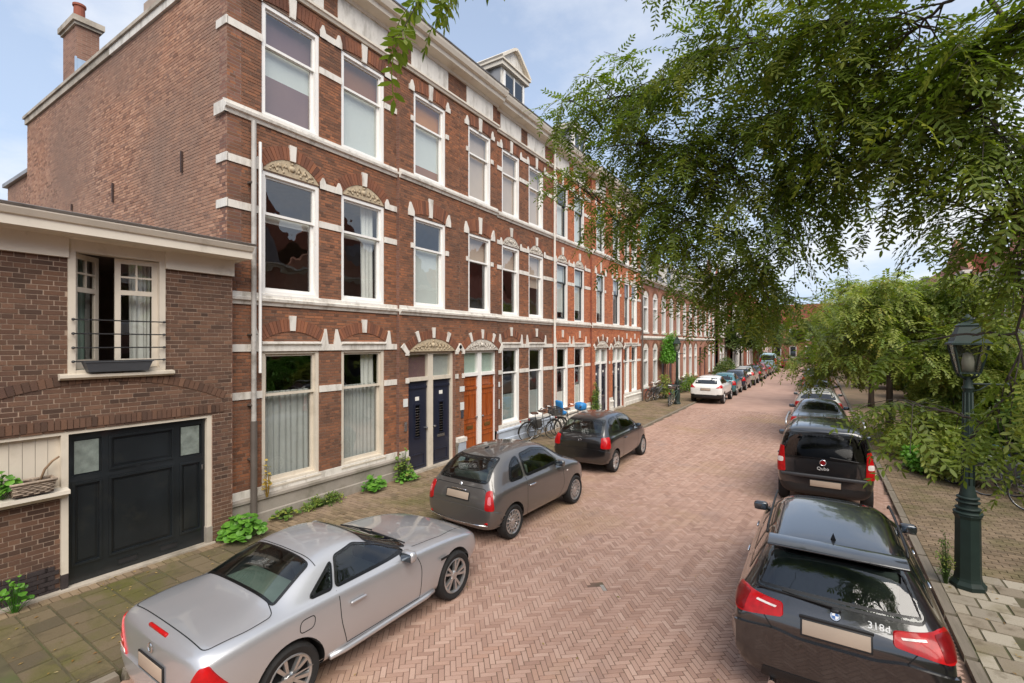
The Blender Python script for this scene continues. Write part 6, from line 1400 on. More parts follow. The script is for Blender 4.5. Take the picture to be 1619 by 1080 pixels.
def lettering(txt, size, m, parent, name, M, ext=.004, shear=0.):
    cu = bpy.data.curves.new(name, 'FONT'); cu.body = txt; cu.size = size; cu.extrude = ext; cu.align_x = 'CENTER'; cu.shear = shear; cu.resolution_u = 3
    t = bpy.data.objects.new(name, cu); COL.objects.link(t); bpy.context.view_layer.update(); dg = bpy.context.evaluated_depsgraph_get(); me = bpy.data.meshes.new_from_object(t.evaluated_get(dg)); bpy.data.objects.remove(t)
    me.transform(M); me.materials.clear(); me.materials.append(MATS[m]); return link(name, me, parent)
h, n_, *_ = hit(bv, (-3, -.33, .965), (1, 0, 0))
# text plane: reads from behind; local x of text -> car -y
def rear_text_matrix(h, n_):
    nrm = Vector((n_.x, n_.y, n_.z)).normalized(); xa = Vector((0, -1, 0)); xa = (xa - nrm * xa.dot(nrm)).normalized(); ya_ = nrm.cross(xa)
    return Matrix.Translation(h + nrm * .012) @ Matrix((xa, ya_, nrm)).transposed().to_4x4()
on_tail(bv, 'rear_bumper', sym([(-.87, .34), (-.87, .74), (-.5, .77), (-.3, .73)]), 'paint_black', bm3, 'rear', .028, .05, .05)
on_tail(bv, 'bumper_valance', sym([(-.62, .30), (-.60, .40)]), 'plastic_black', bm3, 'rear', .034, .02, .03)
lettering('318d', .085, 'badge_silver', bm3, 'model_lettering', rear_text_matrix(h - Vector((0, 0, .02)), n_))
rbox('plate_recess', 'plastic_black', bm3, (hit(bv, (-3, 0, .9), (1, 0, 0))[0].x - .004, 0, .93), (.02, .58, .03), .008)
# ---- black tall van-like car
opt = dict(near=True, rim='five', mirror=(2.75, 1.1), handles=[(1.0, .95), (2.1, .95)], seats=(1.0, 1.9, .5, 2.7, 2.3, 1.55), plate=(-.02, .56, .53, .12), gr=.05, seal=.02, gm='car_glass_dark', cladding=.52,
  glass=[('rear_window', sym([(-.75, 1.06), (-.69, 1.57)]), 'rear', False), ('windscreen', symx([(2.1, .58), (2.95, .68)]), 'top', False), ('side_window', [(1.55, 1.1), (1.58, 1.58), (2.1, 1.56), (2.62, 1.12)], 'side', True), ('side_window', [(.5, 1.1), (.5, 1.58), (1.45, 1.6), (1.45, 1.1)], 'side', True)],
  lamps=[('tail_lamp', [(-.03, .74), (.13, .74), (.11, 1.28), (.0, 1.28)], (32, -1), 'lamp_red', .03, .014), ('tail_lamp', [(-.03, .74), (.13, .74), (.11, 1.28), (.0, 1.28)], (32, 1), 'lamp_red', .03, .014),
         ('reversing_lamp', [(.0, .94), (.1, .94), (.1, 1.04), (.0, 1.04)], (32, -1), 'lamp_clear', .03, .018), ('reversing_lamp', [(.0, .94), (.1, .94), (.1, 1.04), (.0, 1.04)], (32, 1), 'lamp_clear', .03, .018)],
  seams=[(sym([(-.76, .74), (-.78, 1.0), (-.68, 1.6)]), 'rear', True)])
qb, bv = make_car('mpv', 'parked_minivan', 'black tall minivan with silver roof rails in front of the estate car', 'car', 'paint_black', (.08, 11.75, 0), R(90), opt)
for sg in (-1, 1):
    mb = MB(); mb.tube([(x, sg * .70, z) for x, z in ((.35, 1.69), (.45, 1.775), (1.2, 1.79), (1.9, 1.77), (2.0, 1.7))], .02, 6); mb.build('roof_rail', 'alloy', qb, smooth=True)
h, n_, *_ = hit(bv, (-3, 0, 1.0), (1, 0, 0)); mb = MB(); Mx = Matrix.Translation((h.x - .012, .02, 1.0)) @ Matrix.Rotation(R(-88), 4, 'Y')
mb.lathe([(.0, .012), (.05, .012), (.055, 0)], 22, 0, Mx); em_ = mb.build('boot_emblem', 'lamp_red_dark', qb, smooth=True, angle=30); mb = MB(); mb.lathe([(.048, .013), (.06, .016), (.066, 0), (.05, 0)], 22, 0, Mx, True); mb.build('emblem_ring', 'chrome', em_, smooth=True)
rbox('bumper_strip', 'alloy_dark', qb, (.0, 0, .7), (.07, 1.56, .07), .02)
h1 = hit(bv, (-3, -.5, 1.08), (1, 0, 0))[0]; mb = MB(); mb.tube([h1 + Vector((-.03, -.08, 0)), h1 + Vector((-.03, .4, .04))], .01, 6); mb.build('rear_wiper', 'plastic_black', qb)
lettering('Qubo', .09, 'badge_silver', qb, 'model_lettering', rear_text_matrix(hit(bv, (-3, .02, .88), (1, 0, 0))[0] - Vector((.008, 0, .03)), Vector((-1, 0, .02))))
for k in range(5):
    mb = MB(); mb.box(.3, 1.9, -.5 + k * .25 - .006, -.5 + k * .25 + .006, 1.735, 1.7545); mb.build('roof_rib', 'paint_black', qb)
# ---- the others, farther off
gl_h = [('rear_window', sym([(-.60, 1.04), (-.52, 1.36)]), 'rear', False), ('windscreen', symx([(2.06, .5), (2.76, .62)]), 'top', False), ('side_window', [(.5, 1.06), (.56, 1.3), (.74, 1.37), (1.7, 1.4), (2.05, 1.31), (2.4, 1.03)], 'side', True)]
gl_s = [('rear_window', sym([(-.6, 1.14), (-.52, 1.47)]), 'rear', False), ('windscreen', symx([(2.5, .5), (3.25, .64)]), 'top', False), ('side_window', [(.62, 1.15), (.8, 1.4), (1.2, 1.46), (2.2, 1.46), (2.6, 1.36), (3.0, 1.1)], 'side', True)]
gl_d = [('rear_window', symx([(.86, .62), (1.32, .52)]), 'top', False), ('windscreen', symx([(2.46, .5), (3.25, .64)]), 'top', False), ('side_window', [(1.1, 1.02), (1.4, 1.29), (1.8, 1.345), (2.4, 1.32), (3.05, 1.01)], 'side', True)]
gl_e = [('rear_window', sym([(-.66, 1.04), (-.54, 1.34)]), 'rear', False), ('windscreen', symx([(2.5, .52), (3.3, .66)]), 'top', False), ('side_window', [(.6, 1.06), (.8, 1.3), (1.2, 1.345), (2.3, 1.34), (2.78, 1.2), (3.06, 1.02)], 'side', True)]
gl_v = [('rear_window', sym([(-.73, 1.1), (-.64, 1.52)]), 'rear', False), ('windscreen', symx([(2.1, .58), (2.95, .68)]), 'top', False), ('side_window', [(1.55, 1.1), (1.58, 1.58), (2.1, 1.56), (2.62, 1.12)], 'side', True)]
tl = lambda z0, z1, a=30, w=.2: [('tail_lamp', [(-.04, z0), (w, z0), (w - .02, z1), (0, z1)], (a, s_), 'lamp_red', .04, .014) for s_ in (-1, 1)]
mid = [('suv', 'parked_suv', 'white crossover with grey lower bumper, first past the empty pavement on the left', 'paint_white', -5.45, 28.9, dict(glass=gl_s, lamps=[('tail_lamp', [(.3, .92), (-.12, .92), (-.12, 1.08), (.05, 1.08)], (30, s_), 'lamp_red', .03, .014) for s_ in (-1, 1)], mirror=(3.0, 1.08), plate=(0, .84, .5, .11), cladding=.55, near=False)),
 ('hatch', 'parked_hatchback', 'teal hatchback parked just beyond the white crossover', 'paint_teal', -5.4, 34.3, dict(glass=gl_h, lamps=tl(.7, .98), mirror=(2.25, 1.), plate=(0, .56, .5, .11))),
 ('hatch', 'parked_hatchback', 'dark hatchback between the teal and the champagne car', 'paint_dark_blue', -5.35, 38.6, dict(glass=gl_h, lamps=tl(.7, .98), mirror=(2.25, 1.), plate=(0, .56, .5, .11))),
 ('suv', 'parked_suv', 'champagne coloured crossover halfway down the left row', 'paint_champagne', -5.3, 43.2, dict(glass=gl_s, lamps=tl(.85, 1.1), mirror=(3.0, 1.08), plate=(0, .84, .5, .11), cladding=.5)),
 ('estate', 'parked_estate_car', 'black estate in the left row past the champagne crossover', 'paint_black', -5.3, 48.6, dict(glass=gl_e, lamps=tl(.7, .92), mirror=(3.02, .97), plate=(0, .77, .5, .11))),
 ('hatch', 'parked_hatchback', 'dark red hatchback far down the left row', 'paint_red', -5.25, 53.8, dict(glass=gl_h, lamps=tl(.7, .98), mirror=(2.25, 1.))),
 ('sedan', 'parked_saloon', 'grey saloon far down the left row beside the light blue van', 'paint_grey', -5.25, 58.4, dict(glass=gl_d, lamps=tl(.7, .92), mirror=(3.0, .97))),
 ('mpv', 'parked_van', 'light blue van at the far end of the left row', 'paint_light_blue', -5.1, 63.6, dict(glass=gl_v, lamps=tl(.74, 1.28), mirror=(2.75, 1.1), scale=1.25)),
 ('sedan', 'parked_saloon', 'grey saloon parked in front of the black minivan', 'paint_grey', -.02, 19.0, dict(glass=gl_d, lamps=tl(.72, .94), mirror=(3.0, .97), plate=(0, .62, .5, .11))),
 ('estate', 'parked_estate_car', 'silver estate parked second in front of the minivan', 'paint_champagne', -.05, 24.4, dict(glass=gl_e, lamps=tl(.7, .92), mirror=(3.02, .97))),
 ('hatch', 'parked_hatchback', 'dark hatchback under the small tree in the right row', 'paint_graphite', -.1, 29.9, dict(glass=gl_h, lamps=tl(.7, .98), mirror=(2.25, 1.))),
 ('hatch', 'parked_hatchback', 'red hatchback farther up the right row', 'paint_red', -.15, 34.6, dict(glass=gl_h, lamps=tl(.7, .98), mirror=(2.25, 1.))),
 ('suv', 'parked_suv', 'dark crossover far up the right row', 'paint_dark_blue', -.2, 39.4, dict(glass=gl_s, lamps=tl(.85, 1.1), mirror=(3.0, 1.08))),
 ('estate', 'parked_estate_car', 'farthest grey estate in the right row', 'paint_grey', -.25, 45.2, dict(glass=gl_e, lamps=tl(.7, .92), mirror=(3.02, .97))),
 ('estate', 'moving_car', 'red car in the roadway at the far end of the street', 'paint_red', -3.6, 76, dict(glass=gl_e, lamps=tl(.7, .92), mirror=(3.02, .97)))]
for kind, nm, lb, pm, x, y_, op in mid:
    c_, _b = make_car(kind, nm, lb, 'van' if nm.endswith('van') else 'car', pm, (x, y_, 0), R(90 + rnd.uniform(-1, 1)), op)
    if op.get('scale'): c_.scale = (1.2, 1.1, 1.35)
# ================================================================ street furniture
mat('lamp_green', s2l((37, 51, 46)), .55, spec=.3, var=.15, scale=6, dirt=s2l((30, 40, 36)), dscale=3)
mat('milk_glass', s2l((206, 206, 196)), .3, var=.05)
glassmat('lantern_glass', (.6, .6, .56), 1.6, rough=.25)
def street_lamp(label, loc, rz=0.):
    o = empty('street_lamp', label, 'street lamp', 'cast iron street lamps', loc, rz)
    mb = MB(); mb.lathe([(.0, 0), (.20, 0), (.20, .05), (.175, .08), (.16, .1), (.15, .14)], 8, 0); mb.build('base', 'lamp_green', o)
    mb = MB(); mb.lathe([(.15, .13), (.145, .2), (.138, .95), (.15, .98), (.16, 1.0), (.15, 1.03)], 8, 0); p = mb.build('pedestal', 'lamp_green', o)
    for z, r_ in ((1.03, .155), (1.09, .135), (1.18, .125), (1.24, .12)):
        mb = MB(); mb.lathe([(r_ - .03, z - .02), (r_, z - .012), (r_ + .008, z), (r_, z + .012), (r_ - .03, z + .02)], 20, 0); mb.build('collar', 'lamp_green', p, smooth=True)
    mb = MB(); n = 12; prof = [(.125, 1.02), (.105, 1.1), (.1, 1.25), (.085, 1.32), (.072, 1.4), (.062, 2.0), (.052, 2.72), (.07, 2.76), (.05, 2.8), (.045, 2.92)]
    mb.lathe(prof, 16, 0); mb.build('column', 'lamp_green', o, smooth=True, angle=35)
    for k in range(8):
        a = math.pi * 2 * k / 8; mb = MB(); mb.tube([(.07 * math.cos(a), .07 * math.sin(a), 1.42), (.05 * math.cos(a), .05 * math.sin(a), 2.7)], .009, 5); mb.build('fluting', 'lamp_green', o, smooth=True)
    mb = MB(); mb.tube([(-.02, 0, 2.82), (.38, 0, 2.82)], .014, 8); mb.lathe([(.001, -.03), (.028, -.01), (.028, .01), (.001, .03)], 10, 0, Matrix.Translation((.4, 0, 2.82)) @ Matrix.Rotation(R(90), 4, 'Y')); mb.build('ladder_rest', 'lamp_green', o, smooth=True, angle=40)
    mb = MB(); mb.tube([(.0, 0, 2.7), (.12, 0, 2.74), (.2, 0, 2.81)], .01, 6); mb.build('scroll', 'lamp_green', o, smooth=True)
    L_ = 4; rot = Matrix.Rotation(R(45), 4, 'Z')
    b0, b1, z0, z1 = .105, .178, 2.98, 3.36
    for k in range(4):                            # cradle arms
        a = R(45 + 90 * k); c_, s_ = math.cos(a), math.sin(a); mb = MB(); mb.tube([(.03 * c_, .03 * s_, 2.88), (.12 * c_, .12 * s_, 2.93), (b0 * 1.41 * c_, b0 * 1.41 * s_, z0)], .013, 6); mb.build('cradle_arm', 'lamp_green', o, smooth=True)
    lan = MB(); lan.box(-b0, b0, -b0, b0, z0 - .02, z0); ln = lan.build('lantern_floor', 'lamp_green', o)
    cs = [(-1, -1), (1, -1), (1, 1), (-1, 1)]
    for k in range(4):
        (x0, y0), (x1, y1) = cs[k], cs[(k + 1) % 4]
        mb = MB(); mb.bar((x0 * b0, y0 * b0, z0), (x0 * b1, y0 * b1, z1), .022); mb.build('lantern_bar', 'lamp_green', o)
        mb = MB(); i = .985; mb.add([(x0 * b0 * i, y0 * b0 * i, z0), (x1 * b0 * i, y1 * b0 * i, z0), (x1 * b1 * i, y1 * b1 * i, z1), (x0 * b1 * i, y0 * b1 * i, z1)], [(0, 1, 2, 3)]); mb.build('lantern_pane', 'lantern_glass', o)
    mb = MB(); q = math.sqrt(2); M = rot
    mb.lathe([(b1 * q * 1.0, z1 - .0), (b1 * q * 1.17, z1), (b1 * q * 1.17, z1 + .025), (b1 * q * 1.0, z1 + .05), (.11 * q, z1 + .25), (.12 * q, z1 + .27), (.065 * q, z1 + .31), (.0, z1 + .32)], 4, 0, M); mb.build('lantern_roof', 'lamp_green', o)
    mb = MB(); mb.lathe([(.07, z1 + .31), (.045, z1 + .33), (.075, z1 + .35), (.045, z1 + .38), (.015, z1 + .42), (.0, z1 + .43)], 12, 0); mb.build('finial', 'lamp_green', o, smooth=True)
    mb = MB(); mb.lathe([(.0, z0), (.06, z0 + .01), (.07, z0 + .14), (.05, z0 + .26), (.0, z0 + .28)], 12, 0); mb.build('lamp_bulb', 'milk_glass', o, smooth=True)
    return o
street_lamp('dark green cast iron lamp post on the right pavement by the estate car', (1.74, 9.05, ZP), R(1))
street_lamp('distant lamp post on the left pavement before the white crossover', (-6.7, 27.6, ZP), R(10))
# ---------------------------------------------------------------- bicycles
mat('bike_black', s2l((34, 34, 36)), .4, var=.1); mat('bike_blue', s2l((40, 110, 170)), .4, var=.1); mat('bike_grey', s2l((120, 124, 128)), .4, var=.1); mat('bike_green', s2l((60, 84, 74)), .4, var=.1); mat('bike_white', s2l((206, 206, 200)), .4, var=.06)
mat('saddle_brown', s2l((74, 50, 38)), .6, var=.15); mat('blue_cover', s2l((44, 124, 186)), .5, var=.12, scale=6, bump=.2, bscale=20); mat('crate_grey', s2l((70, 68, 66)), .6, var=.1)
def make_bike(label, loc, rz, lean, fm='bike_black', extra=None, group='bicycles parked on the pavements'):
    o = empty('bicycle', label, 'bicycle', group, loc, rz); o.rotation_euler = (lean, 0, rz); r = .34
    for x in (-.54, .54):
        mb = MB(); M = Matrix.Translation((x, 0, r)) @ Matrix.Rotation(R(90), 4, 'X'); mb.lathe([(r - .02, -.016), (r - .004, -.014), (r, 0), (r - .004, .014), (r - .02, .016), (r - .03, 0)], 36, 0, M, True); w = mb.build('wheel', 'rubber', o, smooth=True)
        mb = MB(); mb.lathe([(r - .028, -.011), (r - .034, 0), (r - .028, .011), (r - .02, 0)], 36, 0, M, True); mb.build('rim', 'steel', w, smooth=True)
        sp = MB()
        for k in range(18):
            a = math.pi * 2 * k / 18; sp.tube([(x + .02 * math.cos(a + .6), (-1) ** k * .02, r + .02 * math.sin(a + .6)), (x + (r - .03) * math.cos(a), 0, r + (r - .03) * math.sin(a))], .0022, 4, cap=False)
        so = sp.build('spokes', 'steel', w); so['kind'] = 'stuff'
        mb = MB(); mb.tube([(x, -.04, r), (x, .04, r)], .024, 10); mb.build('hub', 'steel', w, smooth=True, angle=40)
        mb = MB(); pts = [(x + (r + .02) * math.cos(a), 0, r + (r + .02) * math.sin(a)) for a in [R(t) for t in (range(-5, 150, 12) if x > 0 else range(20, 200, 12))]]; mb.tube(pts, .017, 5); mb.build('mudguard', fm, o, smooth=True)
    f = MB(); bb = (-.08, 0, .3); seat = (-.24, 0, .84); head = (.36, 0, .86); headl = (.40, 0, .62)
    for p, q in ((bb, seat), (bb, headl), ((-.2, 0, .72), (head[0] + .01, 0, .80)), (head, headl)): f.tube([p, q], .016, 8)
    for s_ in (-.03, .03):
        f.tube([(-.54, s_, r), (bb[0], s_ * .5, bb[2])], .009, 6); f.tube([(-.54, s_, r), (-.21, s_ * .5, .76)], .009, 6); f.tube([(headl[0], s_, .6), (.46, s_, .5), (.54, s_, r)], .010, 6)
    f.build('frame', fm, o, smooth=True, angle=50)
    mb = MB(); mb.tube([(.35, 0, .84), (.32, 0, 1.04)], .012, 6); mb.tube([(.14, -.27, 1.03), (.2, -.28, 1.06), (.32, -.17, 1.06), (.34, 0, 1.05), (.32, .17, 1.06), (.2, .28, 1.06), (.14, .27, 1.03)], .011, 6); mb.build('handlebar', 'steel', o, smooth=True, angle=50)
    for s_ in (-1, 1): mb = MB(); mb.tube([(.22, s_ * .28, 1.06), (.1, s_ * .27, 1.02)], .017, 7); mb.build('grip', 'rubber', o, smooth=True, angle=50)
    mb = MB(); mb.tube([seat, (-.265, 0, .95)], .012, 6); mb.build('seat_post', 'steel', o, smooth=True)
    rbox('saddle', 'saddle_brown', o, (-.29, 0, .98), (.26, .17, .07), .033)
    mb = MB(); mb.lathe([(.0, -.004), (.09, -.004), (.09, .004), (.0, .004)], 20, 0, Matrix.Translation((bb[0], -.05, bb[2])) @ Matrix.Rotation(R(90), 4, 'X')); cr_ = mb.build('chainring', 'steel', o)
    mb = MB(); mb.tube([(bb[0], -.07, bb[2]), (bb[0] + .12, -.08, bb[2] - .12)], .009, 6); mb.tube([(bb[0], .07, bb[2]), (bb[0] - .12, .08, bb[2] + .12)], .009, 6); mb.tube([(bb[0], -.07, bb[2]), (bb[0], .07, bb[2])], .012, 6); mb.build('crank', 'steel', o, smooth=True, angle=50)
    for p in ((bb[0] + .12, -.13, bb[2] - .12), (bb[0] - .12, .13, bb[2] + .12)): rbox('pedal', 'rubber', o, p, (.09, .09, .025), .008)
    mb = MB()
    for s_ in (-.06, 0, .06): mb.tube([(-.82, s_, .74), (-.32, s_, .76)], .006, 5)
    for s_ in (-.06, .06): mb.tube([(-.56, s_ * .8, r), (-.66, s_, .745)], .006, 5)
    mb.build('luggage_rack', fm, o, smooth=True, angle=50)
    rbox('rear_light', 'lamp_red', o, (-.84, 0, .72), (.03, .08, .05), .012)
    mb = MB(); mb.lathe([(.001, -.04), (.03, -.03), (.042, .02), (.04, .03), (.001, .03)], 12, 0, Matrix.Translation((.46, 0, .86)) @ Matrix.Rotation(R(90), 4, 'Y')); mb.build('headlight', 'steel', o, smooth=True, angle=50)
    if extra == 'crate':
        c = empty('x'); bpy.data.objects.remove(c); mb = MB()
        for k in range(4):
            z = .9 + k * .06
            for b in ((.4, .75, -.2, -.19), (.4, .75, .19, .2), (.4, .41, -.19, .19), (.74, .75, -.19, .19)): mb.box(*b, z, z + .04)
        for cx_, cy_ in ((.4, -.2), (.73, -.2), (.4, .18), (.73, .18)): mb.box(cx_ - .002, cx_ + .022, cy_ - .002, cy_ + .022, .88, 1.13)
        mb.box(.4, .75, -.2, .2, .88, .895); mb.build('front_crate', 'crate_grey', o)
    if extra == 'child':
        rbox('child_seat', 'blue_cover', o, (-.55, 0, .86), (.32, .3, .14), .06); rbox('child_seat_back', 'blue_cover', o, (-.68, 0, 1.08), (.1, .34, .48), .05, ('Y', R(-12)))
        rbox('front_cover', 'blue_cover', o, (.5, 0, 1.0), (.36, .4, .3), .1)
    if extra == 'bags':
        for s_ in (-1, 1): rbox('pannier', 'crate_grey', o, (-.58, s_ * .14, .58), (.34, .12, .32), .04)
    return o
GB = 'bicycles parked on the pavements'
make_bike('black bicycle with a front crate against the white plinth', (-8.25, 14.7, ZP), R(62), R(7), 'bike_black', 'crate')
make_bike('grey bicycle right behind the crate bicycle', (-8.35, 15.3, ZP), R(70), R(8), 'bike_grey', 'bags')
make_bike('bicycle with bright blue child seat behind the black hatchback', (-7.85, 16.3, ZP), R(74), R(5), 'bike_black', 'child')
fb = [(-8.3, 28.2, 80, 'bike_black', None, 'first black bicycle in the rack before the pale brick houses'), (-8.2, 28.9, 74, 'bike_grey', None, 'grey bicycle in the rack before the pale brick houses'), (-8.3, 29.6, 85, 'bike_black', 'bags', 'bicycle with panniers in the rack before the pale brick houses'),
      (-6.9, 26.7, 100, 'bike_black', 'crate', 'black bicycle with crate leaning at the foot of the far lamp post'), (-6.75, 27.0, 84, 'bike_green', None, 'green bicycle leaning at the far lamp post'), (-8.1, 33.5, 80, 'bike_black', None, 'black bicycle by the wall beyond the far lamp'), (-8.0, 34.4, 76, 'bike_grey', None, 'grey bicycle by the wall beyond the far lamp')]
for x, y_, a, m_, ex, lb in fb: make_bike(lb, (x, y_, ZP), R(a), R(6), m_, ex)
rb_ = [(3.55, 14.4, 150, 'bike_black', None, 'black bicycle parked behind the lamp post, nearest the right edge'), (3.15, 15.2, 145, 'bike_grey', 'bags', 'grey bicycle with panniers behind the lamp post'), (3.6, 16.2, 152, 'bike_black', 'crate', 'black bicycle with crate before the hedge'), (4.0, 13.4, 148, 'bike_green', None, 'green bicycle cut by the right edge'), (3.3, 17.4, 150, 'bike_blue', None, 'blue bicycle farthest back before the hedge')]
for x, y_, a, m_, ex, lb in rb_: make_bike(lb, (x, y_, ZP), R(a), R(5), m_, ex)
# flower tub by the far lamp
mat('terracotta', s2l((150, 96, 70)), .8, var=.15)
# ================================================================ vegetation
leafmat('leaf_near', [s2l(c) for c in ((70, 84, 30), (94, 110, 40), (114, 130, 52), (82, 98, 36), (144, 148, 66), (102, 118, 46))], .42)
leafmat('leaf_small_tree', [s2l(c) for c in ((84, 104, 46), (112, 132, 60), (136, 148, 70), (150, 156, 78), (100, 120, 54), (168, 156, 78))], .35)
leafmat('leaf_shrub', [s2l(c) for c in ((66, 90, 40), (90, 120, 50), (116, 140, 60), (76, 106, 46), (150, 152, 70), (102, 126, 54))], .3)
leafmat('leaf_far', [s2l(c) for c in ((60, 80, 40), (78, 98, 48), (96, 110, 56), (70, 90, 44), (112, 112, 60))], .3)
leafmat('leaf_bright', [s2l(c) for c in ((66, 112, 40), (92, 140, 50), (112, 160, 62), (84, 128, 46))], .3, .4)
leafmat('leaf_yellow', [s2l(c) for c in ((160, 130, 60), (186, 160, 84), (120, 120, 50))], .3)
mat('bark', s2l((84, 72, 62)), .9, var=.25, scale=8, bump=.8, bscale=25, stretch=(1, 1, .3))
mat('bark_dark', s2l((62, 54, 48)), .9, var=.25, scale=8, bump=.6, bscale=30)
NPR = np.random.default_rng(11)
def scatter(name, temps, M, tint, m, parent=None, kind='stuff'):
    """temps: list of (verts, faces) templates; M: (n,4,4) placements; one mesh"""
    Vs, Fs, Ts = [], [], []; off = 0; which = NPR.integers(0, len(temps), len(M))
    for k, (tv, tf) in enumerate(temps):
        idx = np.where(which == k)[0]
        if not len(idx): continue
        tv = np.asarray(tv); tf = np.asarray(tf); h = np.c_[tv, np.ones(len(tv))]
        V = np.einsum('nij,vj->nvi', M[idx], h)[..., :3]; Fc = tf[None] + (off + np.arange(len(idx)) * len(tv))[:, None, None]
        Vs.append(V.reshape(-1, 3)); Fs.append(Fc.reshape(-1, 3)); Ts.append(np.repeat(tint[idx], len(tf))); off += V.shape[0] * V.shape[1]
    V = np.concatenate(Vs); Fc = np.concatenate(Fs).astype(np.int32); T = np.concatenate(Ts)
    me = bpy.data.meshes.new(name); me.vertices.add(len(V)); me.vertices.foreach_set('co', V.reshape(-1).astype(np.float32))
    me.loops.add(Fc.size); me.loops.foreach_set('vertex_index', Fc.reshape(-1)); me.polygons.add(len(Fc)); me.polygons.foreach_set('loop_start', np.arange(0, Fc.size, 3, dtype=np.int32)); me.update(calc_edges=True)
    t = me.attributes.new('tint', 'FLOAT', 'FACE'); t.data.foreach_set('value', (T + NPR.normal(0, .08, len(T))).clip(0, 1).astype(np.float32))
    me.materials.append(MATS[m]); o = link(name, me, parent); o['kind'] = kind; return o
def leaflet(base, d, n, L_, w, simple=False):
    d = np.array(d) / np.linalg.norm(d); s = np.cross(d, n); s /= np.linalg.norm(s); nn = np.cross(s, d); b = np.array(base)
    if simple: return [b, b + d * L_ * .5 + s * w - nn * w * .3, b + d * L_ - nn * L_ * .14, b + d * L_ * .5 - s * w - nn * w * .3], [(0, 1, 2), (0, 2, 3)]
    return [b, b + d * L_ * .28 + s * w * .92 - nn * w * .3, b + d * L_ * .68 + s * w * .85 - nn * w * .3, b + d * L_ - nn * L_ * .14, b + d * L_ * .68 - s * w * .85 - nn * w * .3, b + d * L_ * .28 - s * w * .92 - nn * w * .3], [(0, 1, 2), (0, 2, 3), (0, 3, 4), (0, 4, 5)]
def pinnate(seed, n=6, L_=.2, ll=.045, lw=.0085, droop=.35, simple=False):
    """a feather leaf along +x"""
    r = random.Random(seed); V, Fc = [], []
    def put(vs, fs):
        o = len(V); V.extend(vs); Fc.extend([tuple(i + o for i in f) for f in fs])
    pt = lambda t: np.array((L_ * t, .02 * math.sin(t * 3 + seed), -droop * L_ * t * t))
    for k in range(n):
        t = .2 + .75 * k / (n - 1)
        for sg in (-1, 1):
            a = R(r.uniform(50, 72)); d = (math.cos(a), sg * math.sin(a), r.uniform(-.35, .1)); put(*leaflet(pt(t + .02 * sg), d, (r.uniform(-.3, .3), r.uniform(-.3, .3), 1), ll * r.uniform(.8, 1.1), lw * r.uniform(.85, 1.15), simple))
    put(*leaflet(pt(1), (1, 0, -.5), (0, 0, 1), ll, lw, simple))
    for k in range(1 if simple else 4):                            # the stalk
        p, q = (pt(0), pt(1)) if simple else (pt(k / 4), pt((k + 1) / 4)); put([p, q, q + (0, .003, .001), p + (0, .003, .001)], [(0, 1, 2), (0, 2, 3)])
    return V, Fc
PIN = [pinnate(s) for s in range(5)]
def spray(seed, n=9, rad=.14, ll=.085, lw=.03):
    """a loose twig end of simple leaves"""
    r = random.Random(seed); V, Fc = [], []
    for k in range(n):
        th, ph = r.uniform(0, 6.28), math.acos(r.uniform(-.6, 1)); d = np.array((math.sin(ph) * math.cos(th), math.sin(ph) * math.sin(th), math.cos(ph))); b = d * rad * r.uniform(.1, 1)
        dd = d + np.array((r.uniform(-.6, .6), r.uniform(-.6, .6), r.uniform(-.8, .2))); vs, fs = leaflet(b, dd, (r.uniform(-.4, .4), r.uniform(-.4, .4), 1), ll * r.uniform(.7, 1.2), lw * r.uniform(.8, 1.2), True); o = len(V); V += vs; Fc += [tuple(i + o for i in f) for f in fs]
    return V, Fc
SPR = [spray(s) for s in range(6)]
def mats_from(P, X, N_, scale):
    """placements with local x along X and local z near N_"""
    X = X / np.linalg.norm(X, axis=1, keepdims=True); Y = np.cross(N_, X); Y /= np.linalg.norm(Y, axis=1, keepdims=True) + 1e-9; Z = np.cross(X, Y)
    M = np.zeros((len(P), 4, 4)); M[:, :3, 0] = X * scale[:, None]; M[:, :3, 1] = Y * scale[:, None]; M[:, :3, 2] = Z * scale[:, None]; M[:, :3, 3] = P; M[:, 3, 3] = 1; return M
def bez(p, q, up, n=8):
    p, q = Vector(p), Vector(q); m = (p + q) / 2 + Vector((0, 0, up)); return [p * (1 - t) ** 2 + m * 2 * t * (1 - t) + q * t * t for t in [i / n for i in range(n + 1)]]
